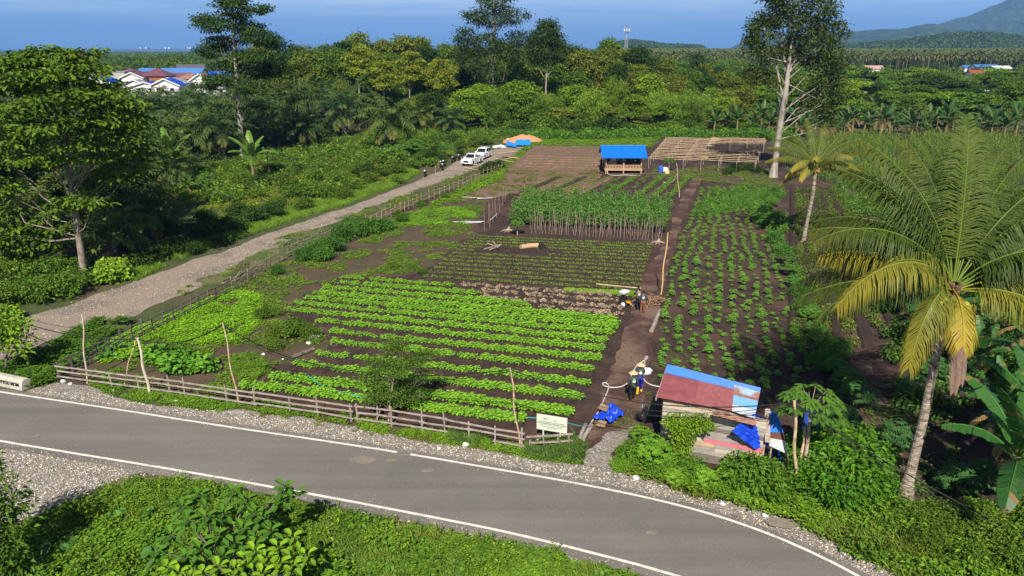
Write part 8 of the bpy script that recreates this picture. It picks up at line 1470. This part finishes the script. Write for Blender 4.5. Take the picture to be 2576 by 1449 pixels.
def human(loc, rz, label, pose='stand', shirt=M_SHIRT, trousers=None, shoes=None, hat=None, prints=True, s=1.0, arms='down', boots=None, lean=0.0, hood=None, group=None, detail=True):
    root = empty('person', loc, rz, s, label, 'person', group); tz = 0 if pose != 'sit' else -.42
    J = {'pel': (0, 0, .90), 'sp': (0, .0, 1.06), 'ch': (0, .01 + lean * .5, 1.26), 'nk': (0, .02 + lean, 1.40), 'hd': (0, .035 + lean * 1.2, 1.50), 'cr': (0, .02 + lean * 1.2, 1.59)}
    for sd, sg in (('L', -1), ('R', 1)):
        J['sh' + sd] = (sg * .165, lean * .9, 1.345)
        if arms == 'down': J['el' + sd] = (sg * .235, -.03 + lean * .6, 1.10); J['wr' + sd] = (sg * .25, .05 + lean * .4, .87); J['pa' + sd] = (sg * .25, .075 + lean * .4, .80)
        elif arms == 'fwd': J['el' + sd] = (sg * .22, .14 + lean, 1.14); J['wr' + sd] = (sg * .17, .38 + lean, 1.05); J['pa' + sd] = (sg * .16, .45 + lean, 1.04)
        else: J['el' + sd] = (sg * .20, .06 + lean, 1.10); J['wr' + sd] = (sg * .05, .24 + lean, 1.08); J['pa' + sd] = (sg * .02, .28 + lean, 1.06)
        w_ = sg * (.16 if pose == 'walk' else .02)
        if pose == 'sit': J['hp' + sd] = (sg * .09, .0, .88); J['kn' + sd] = (sg * .14, .40, .90); J['an' + sd] = (sg * .13, .42, .48); J['to' + sd] = (sg * .13, .54, .45)
        else: J['hp' + sd] = (sg * .09, 0, .86); J['kn' + sd] = (sg * .10, w_ * .5 + .02, .47); J['an' + sd] = (sg * .11, w_ - .02, .08); J['to' + sd] = (sg * .12, w_ + .13, .035)
    R = dict(pel=(.135, .105), sp=(.125, .095), ch=(.15, .105), nk=(.05, .05), hd=(.075, .09), cr=(.07, .085), sh=(.06, .06), el=(.040, .040), wr=(.027, .027), pa=(.038, .018), hp=(.085, .09), kn=(.058, .058), an=(.038, .038), to=(.038, .028))
    def chain(names, extra=0.0, mul=1.0):
        V = [J[n] for n in names]; Rr = [tuple(v * mul + extra for v in R[n if n in R else n[:2]]) for n in names]; return V, Rr
    nb = ['pel', 'sp', 'ch', 'nk', 'hd', 'cr'] + [a + sd for sd in 'LR' for a in ('sh', 'el', 'wr', 'pa')] + [a + sd for sd in 'LR' for a in ('hp', 'kn', 'an', 'to')]; ix = {n: i for i, n in enumerate(nb)}; V, Rr = chain(nb)
    E = [(0, 1), (1, 2), (2, 3), (3, 4), (4, 5)] + [(ix['ch'], ix['sh' + d]) for d in 'LR'] + [(ix[a + d], ix[b + d]) for d in 'LR' for a, b in (('sh', 'el'), ('el', 'wr'), ('wr', 'pa'))] + [(0, ix['hp' + d]) for d in 'LR'] + [(ix[a + d], ix[b + d]) for d in 'LR' for a, b in (('hp', 'kn'), ('kn', 'an'), ('an', 'to'))]
    if detail:
        for d, sg in (('L', -1), ('R', 1)):
            p = np.array(J['pa' + d]); w_ = unit(p - np.array(J['wr' + d])); sd_ = np.array([0, 1.0, 0]) if arms == 'down' else np.array([1.0, 0, 0]); bd = np.array([-sg * .4, 0, 0]) if arms == 'down' else np.array([0, 0, -.5])
            for k, (o_, ln) in enumerate(((-.03, .06), (-.010, .075), (.010, .07), (.03, .055))):
                i0 = len(V); q = p + sd_ * o_; V += [tuple(q + w_ * .02), tuple(q + w_ * (.02 + ln * .5) + bd * .01), tuple(q + w_ * (.02 + ln) + bd * .035)]; Rr += [(.0085, .0085), (.008, .008), (.007, .007)]; E += [(ix['pa' + d], i0), (i0, i0 + 1), (i0 + 1, i0 + 2)]
            i0 = len(V); V += [tuple(p - w_ * .02 + sd_ * .045), tuple(p + w_ * .02 + sd_ * .062)]; Rr += [(.010, .010), (.008, .008)]; E += [(ix['pa' + d], i0), (i0, i0 + 1)]
    me = skin_mesh('body', V, Rr, E, M_SKIN); o = bpy.data.objects.new('body', me); link(o); o.parent = root; h = np.array(J['hd'])
    fc = MB(); fc.blob(h + [0, .10, -.005], (.014, .022, .024), 1, .0, 8, 6); part(fc, 'nose', M_SKIN, o)
    for sg in (-1, 1): fc = MB(); fc.blob(h + [sg * .086, .0, -.005], (.012, .024, .034), 1, .0, 8, 6); part(fc, 'ear', M_SKIN, o); fc = MB(); fc.blob(h + [sg * .032, .083, .022], (.013, .008, .009), 1, 0, 8, 6); part(fc, 'eye', M_BLACK, o)
    fc = MB(); fc.blob(h + [0, .088, -.045], (.026, .008, .007), 1, 0, 8, 6); part(fc, 'mouth', plain('lips', (.25, .07, .06)), o)
    ns = ['sp', 'ch'] + [a + d for d in 'LR' for a in ('sh', 'el', 'wr')]; V, Rr = chain(ns, .030); V = [list(v) for v in V]; V[0][2] = 1.0; V.insert(0, [0, 0, .86]); Rr.insert(0, (.165, .14)); V.append([J['nk'][0], J['nk'][1], J['nk'][2] - .03]); Rr.append((.062, .062)); V = [tuple(v) for v in V]
    k = {n: i + 1 for i, n in enumerate(ns)}; E = [(0, 1), (1, 2), (2, len(V) - 1)] + [(2, k['sh' + d]) for d in 'LR'] + [(k[a + d], k[b + d]) for d in 'LR' for a, b in (('sh', 'el'), ('el', 'wr'))]
    o = bpy.data.objects.new('shirt', skin_mesh('shirt', V, Rr, E, shirt, root=1)); link(o); o.parent = root; sh_o = o
    ns = ['pel'] + [a + d for d in 'LR' for a in ('hp', 'kn', 'an')]; V, Rr = chain(ns, .022); k = {n: i for i, n in enumerate(ns)}; E = [(0, k['hp' + d]) for d in 'LR'] + [(k[a + d], k[b + d]) for d in 'LR' for a, b in (('hp', 'kn'), ('kn', 'an'))]
    o = bpy.data.objects.new('trousers', skin_mesh('trousers', V, Rr, E, trousers or M_BLACK)); link(o); o.parent = root
    for d in 'LR':
        mb = MB(); a, t_ = np.array(J['an' + d]), np.array(J['to' + d])
        if boots: mb.tube([a + [0, 0, .32], a + [0, 0, .1], a + [0, 0, -.05]], [.078, .064, .062], 10); mb.blob((a + t_) / 2 - [0, 0, .02], (.058, .14, .06), 1, .02, 12, 8); part(mb, 'boot', boots, root)
        else: mb.blob((a + t_) / 2 - [0, 0, .02], (.052, .13, .045), 1, .02, 12, 8); part(mb, 'shoe', shoes or M_RED, root)
    if hat: mb = MB(); c = np.array(J['cr']); mb.lathe([(.0, .145), (.02, .135), (.24, -.02), (.245, -.03), (.235, -.03), (.0, .10)], c + [0, 0, .0], 28); part(mb, 'conical_hat', hat, root)
    if hood: mb = MB(); mb.blob(h + [0, -.012, .02], (.112, .125, .145), 2, .03, 14, 10); mb.blob(h + [0, 0, -.14], (.14, .12, .10), 3, .03, 12, 8); part(mb, 'headscarf', hood, root)
    else: mb = MB(); mb.blob(h + [0, -.022, .045], (.092, .10, .085), 2, .04, 14, 10); part(mb, 'hair', M_HAIR, root)
    if prints:
        yb = J['ch'][1] - .152; RX_ = Matrix.Translation((0, yb, 1.22)) @ Matrix.Rotation(math.radians(90), 4, 'X')
        for sg in (-1, 1): mb = MB(); mb.prism([(sg * x, z) for x, z in ((.005, .02), (.03, .025), (.055, .05), (.06, .085), (.03, .075), (.008, .05))], 0, .012, 0, RX_); part(mb, 'leaf_print', M_GREENP, sh_o)
        for x in (-.035, 0, .035): mb = MB(); mb.box((x, yb - .006, 1.325 + (.008 if x == 0 else 0)), (.022, .012, .03)); part(mb, 'leaf_print', M_GREENP, sh_o)
        mb = MB(); mb.box((0, yb - .006, 1.185), (.15, .012, .075)); mb.box((0, yb - .006, 1.128), (.11, .012, .02)); part(mb, 'white_print', M_WHITE, sh_o)
    return root
M_BROWN = plain('brown_cloth', (.20, .085, .05), .85); M_NAVYB = plain('blue_cloth', (.01, .02, .30), .8)
human(G(1590, 1010), math.radians(8), 'person in conical straw hat, dark shirt and black trousers with red sandals', 'walk', trousers=M_BLACK, shoes=M_RED, hat=M_STRAW, s=1.06)
human(G(1608, 988), math.radians(-6), 'person in conical straw hat with blue trousers and yellow boots', 'walk', trousers=M_NAVYB, boots=plain('yellow_boot', (.85, .48, .02), .4), hat=M_STRAW, arms='hold', s=1.06)
human(G(1605, 781), math.radians(10), 'bare-headed person in dark shirt holding the tiller handles', 'walk', trousers=M_BLACK, shoes=M_BROWN, arms='fwd', lean=.10, s=1.05); human(G(1616, 789), math.radians(-4), 'person in dark shirt, brown trousers and brown cap beside the tiller', 'stand', trousers=M_BROWN, shoes=M_BROWN, s=1.05, hood=None)
pf = .74; py_ = Yf; G_P = 'people gathered in the pavilion'; M_TEALC = plain('dark_teal_cloth', (.01, .06, .055), .8); M_SCARF = plain('black_scarf', (.015, .015, .02), .85)
for i, (px, dy, pose, shirt, hood, rz_, lb) in enumerate(((1554, 1.0, 'stand', M_TEALC, None, 0, 'person standing in the pavilion wearing dark teal with a white back print'), (1562, .7, 'sit', M_TEALC, None, .2, 'seated person in teal right of the standing teal person'), (1572, .8, 'sit', M_SHIRT, M_SCARF, -.2, 'seated person in black scarf just right of the middle pavilion post'), (1582, 1.2, 'stand', M_SHIRT, M_SCARF, .3, 'tall person in black standing in the right pavilion half'),
        (1590, .8, 'sit', M_SHIRT, M_SCARF, 0, 'seated person in black scarf, first right of the tall person in black'), (1596, .7, 'sit', M_SHIRT, M_SCARF, .3, 'seated person in black scarf, second right of the tall person in black'), (1601, 1.0, 'sit', M_SHIRT, M_SCARF, -.3, 'seated person in black scarf, third right of the tall person in black'), (1608, .8, 'sit', M_SHIRT, M_SCARF, 0, 'seated person in black scarf nearest the right pavilion post'), (1577, 1.7, 'sit', M_SHIRT, M_SCARF, 2.8, 'person seated deeper inside the pavilion middle'), (1530, 2.6, 'sit', M_SHIRT, M_SCARF, 3.0, 'person seated at the back left of the pavilion'))):
    y = py_ + dy; human(PX(px, y, pf) + Vector((0, 0, -.48 + .40 if pose == 'sit' else 0)), rz_, lb, pose, shirt=shirt, trousers=M_BLACK, shoes=M_BLACK, hood=hood, prints=i in (0, 1, 2, 5), group=G_P, detail=False, s=1.05)
human(G(1512, 426), .3, 'person in grey standing on the ground left of the pavilion', 'stand', shirt=plain('grey_cloth', (.10, .10, .10), .8), trousers=M_BLACK, shoes=M_BLACK, arms='fwd', prints=False, detail=False, s=1.05)
human(G(1520, 430), -2.6, 'dark-dressed person right beside the left pavilion post', 'stand', shirt=M_TEALC, trousers=M_BLACK, shoes=M_BLACK, arms='fwd', prints=False, detail=False, s=1.05)
# ================================================================== THE AIR
hm = bpy.data.materials.new('haze'); hm.use_nodes = True; t = hm.node_tree; t.nodes.remove(t.nodes['Principled BSDF'])
pv = N(t, 'ShaderNodeVolumePrincipled'); pv.inputs['Color'].default_value = (0.24, 0.50, 1.0, 1); pv.inputs['Density'].default_value = 0.00010; pv.inputs['Anisotropy'].default_value = 0.0
t.links.new(pv.outputs[0], t.nodes['Material Output'].inputs['Volume'])
mb = MB(); mb.box((0, 9425, 349), (30400, 19250, 702)); hz_o = mb.obj('haze', hm); hz_o['kind'] = 'stuff'
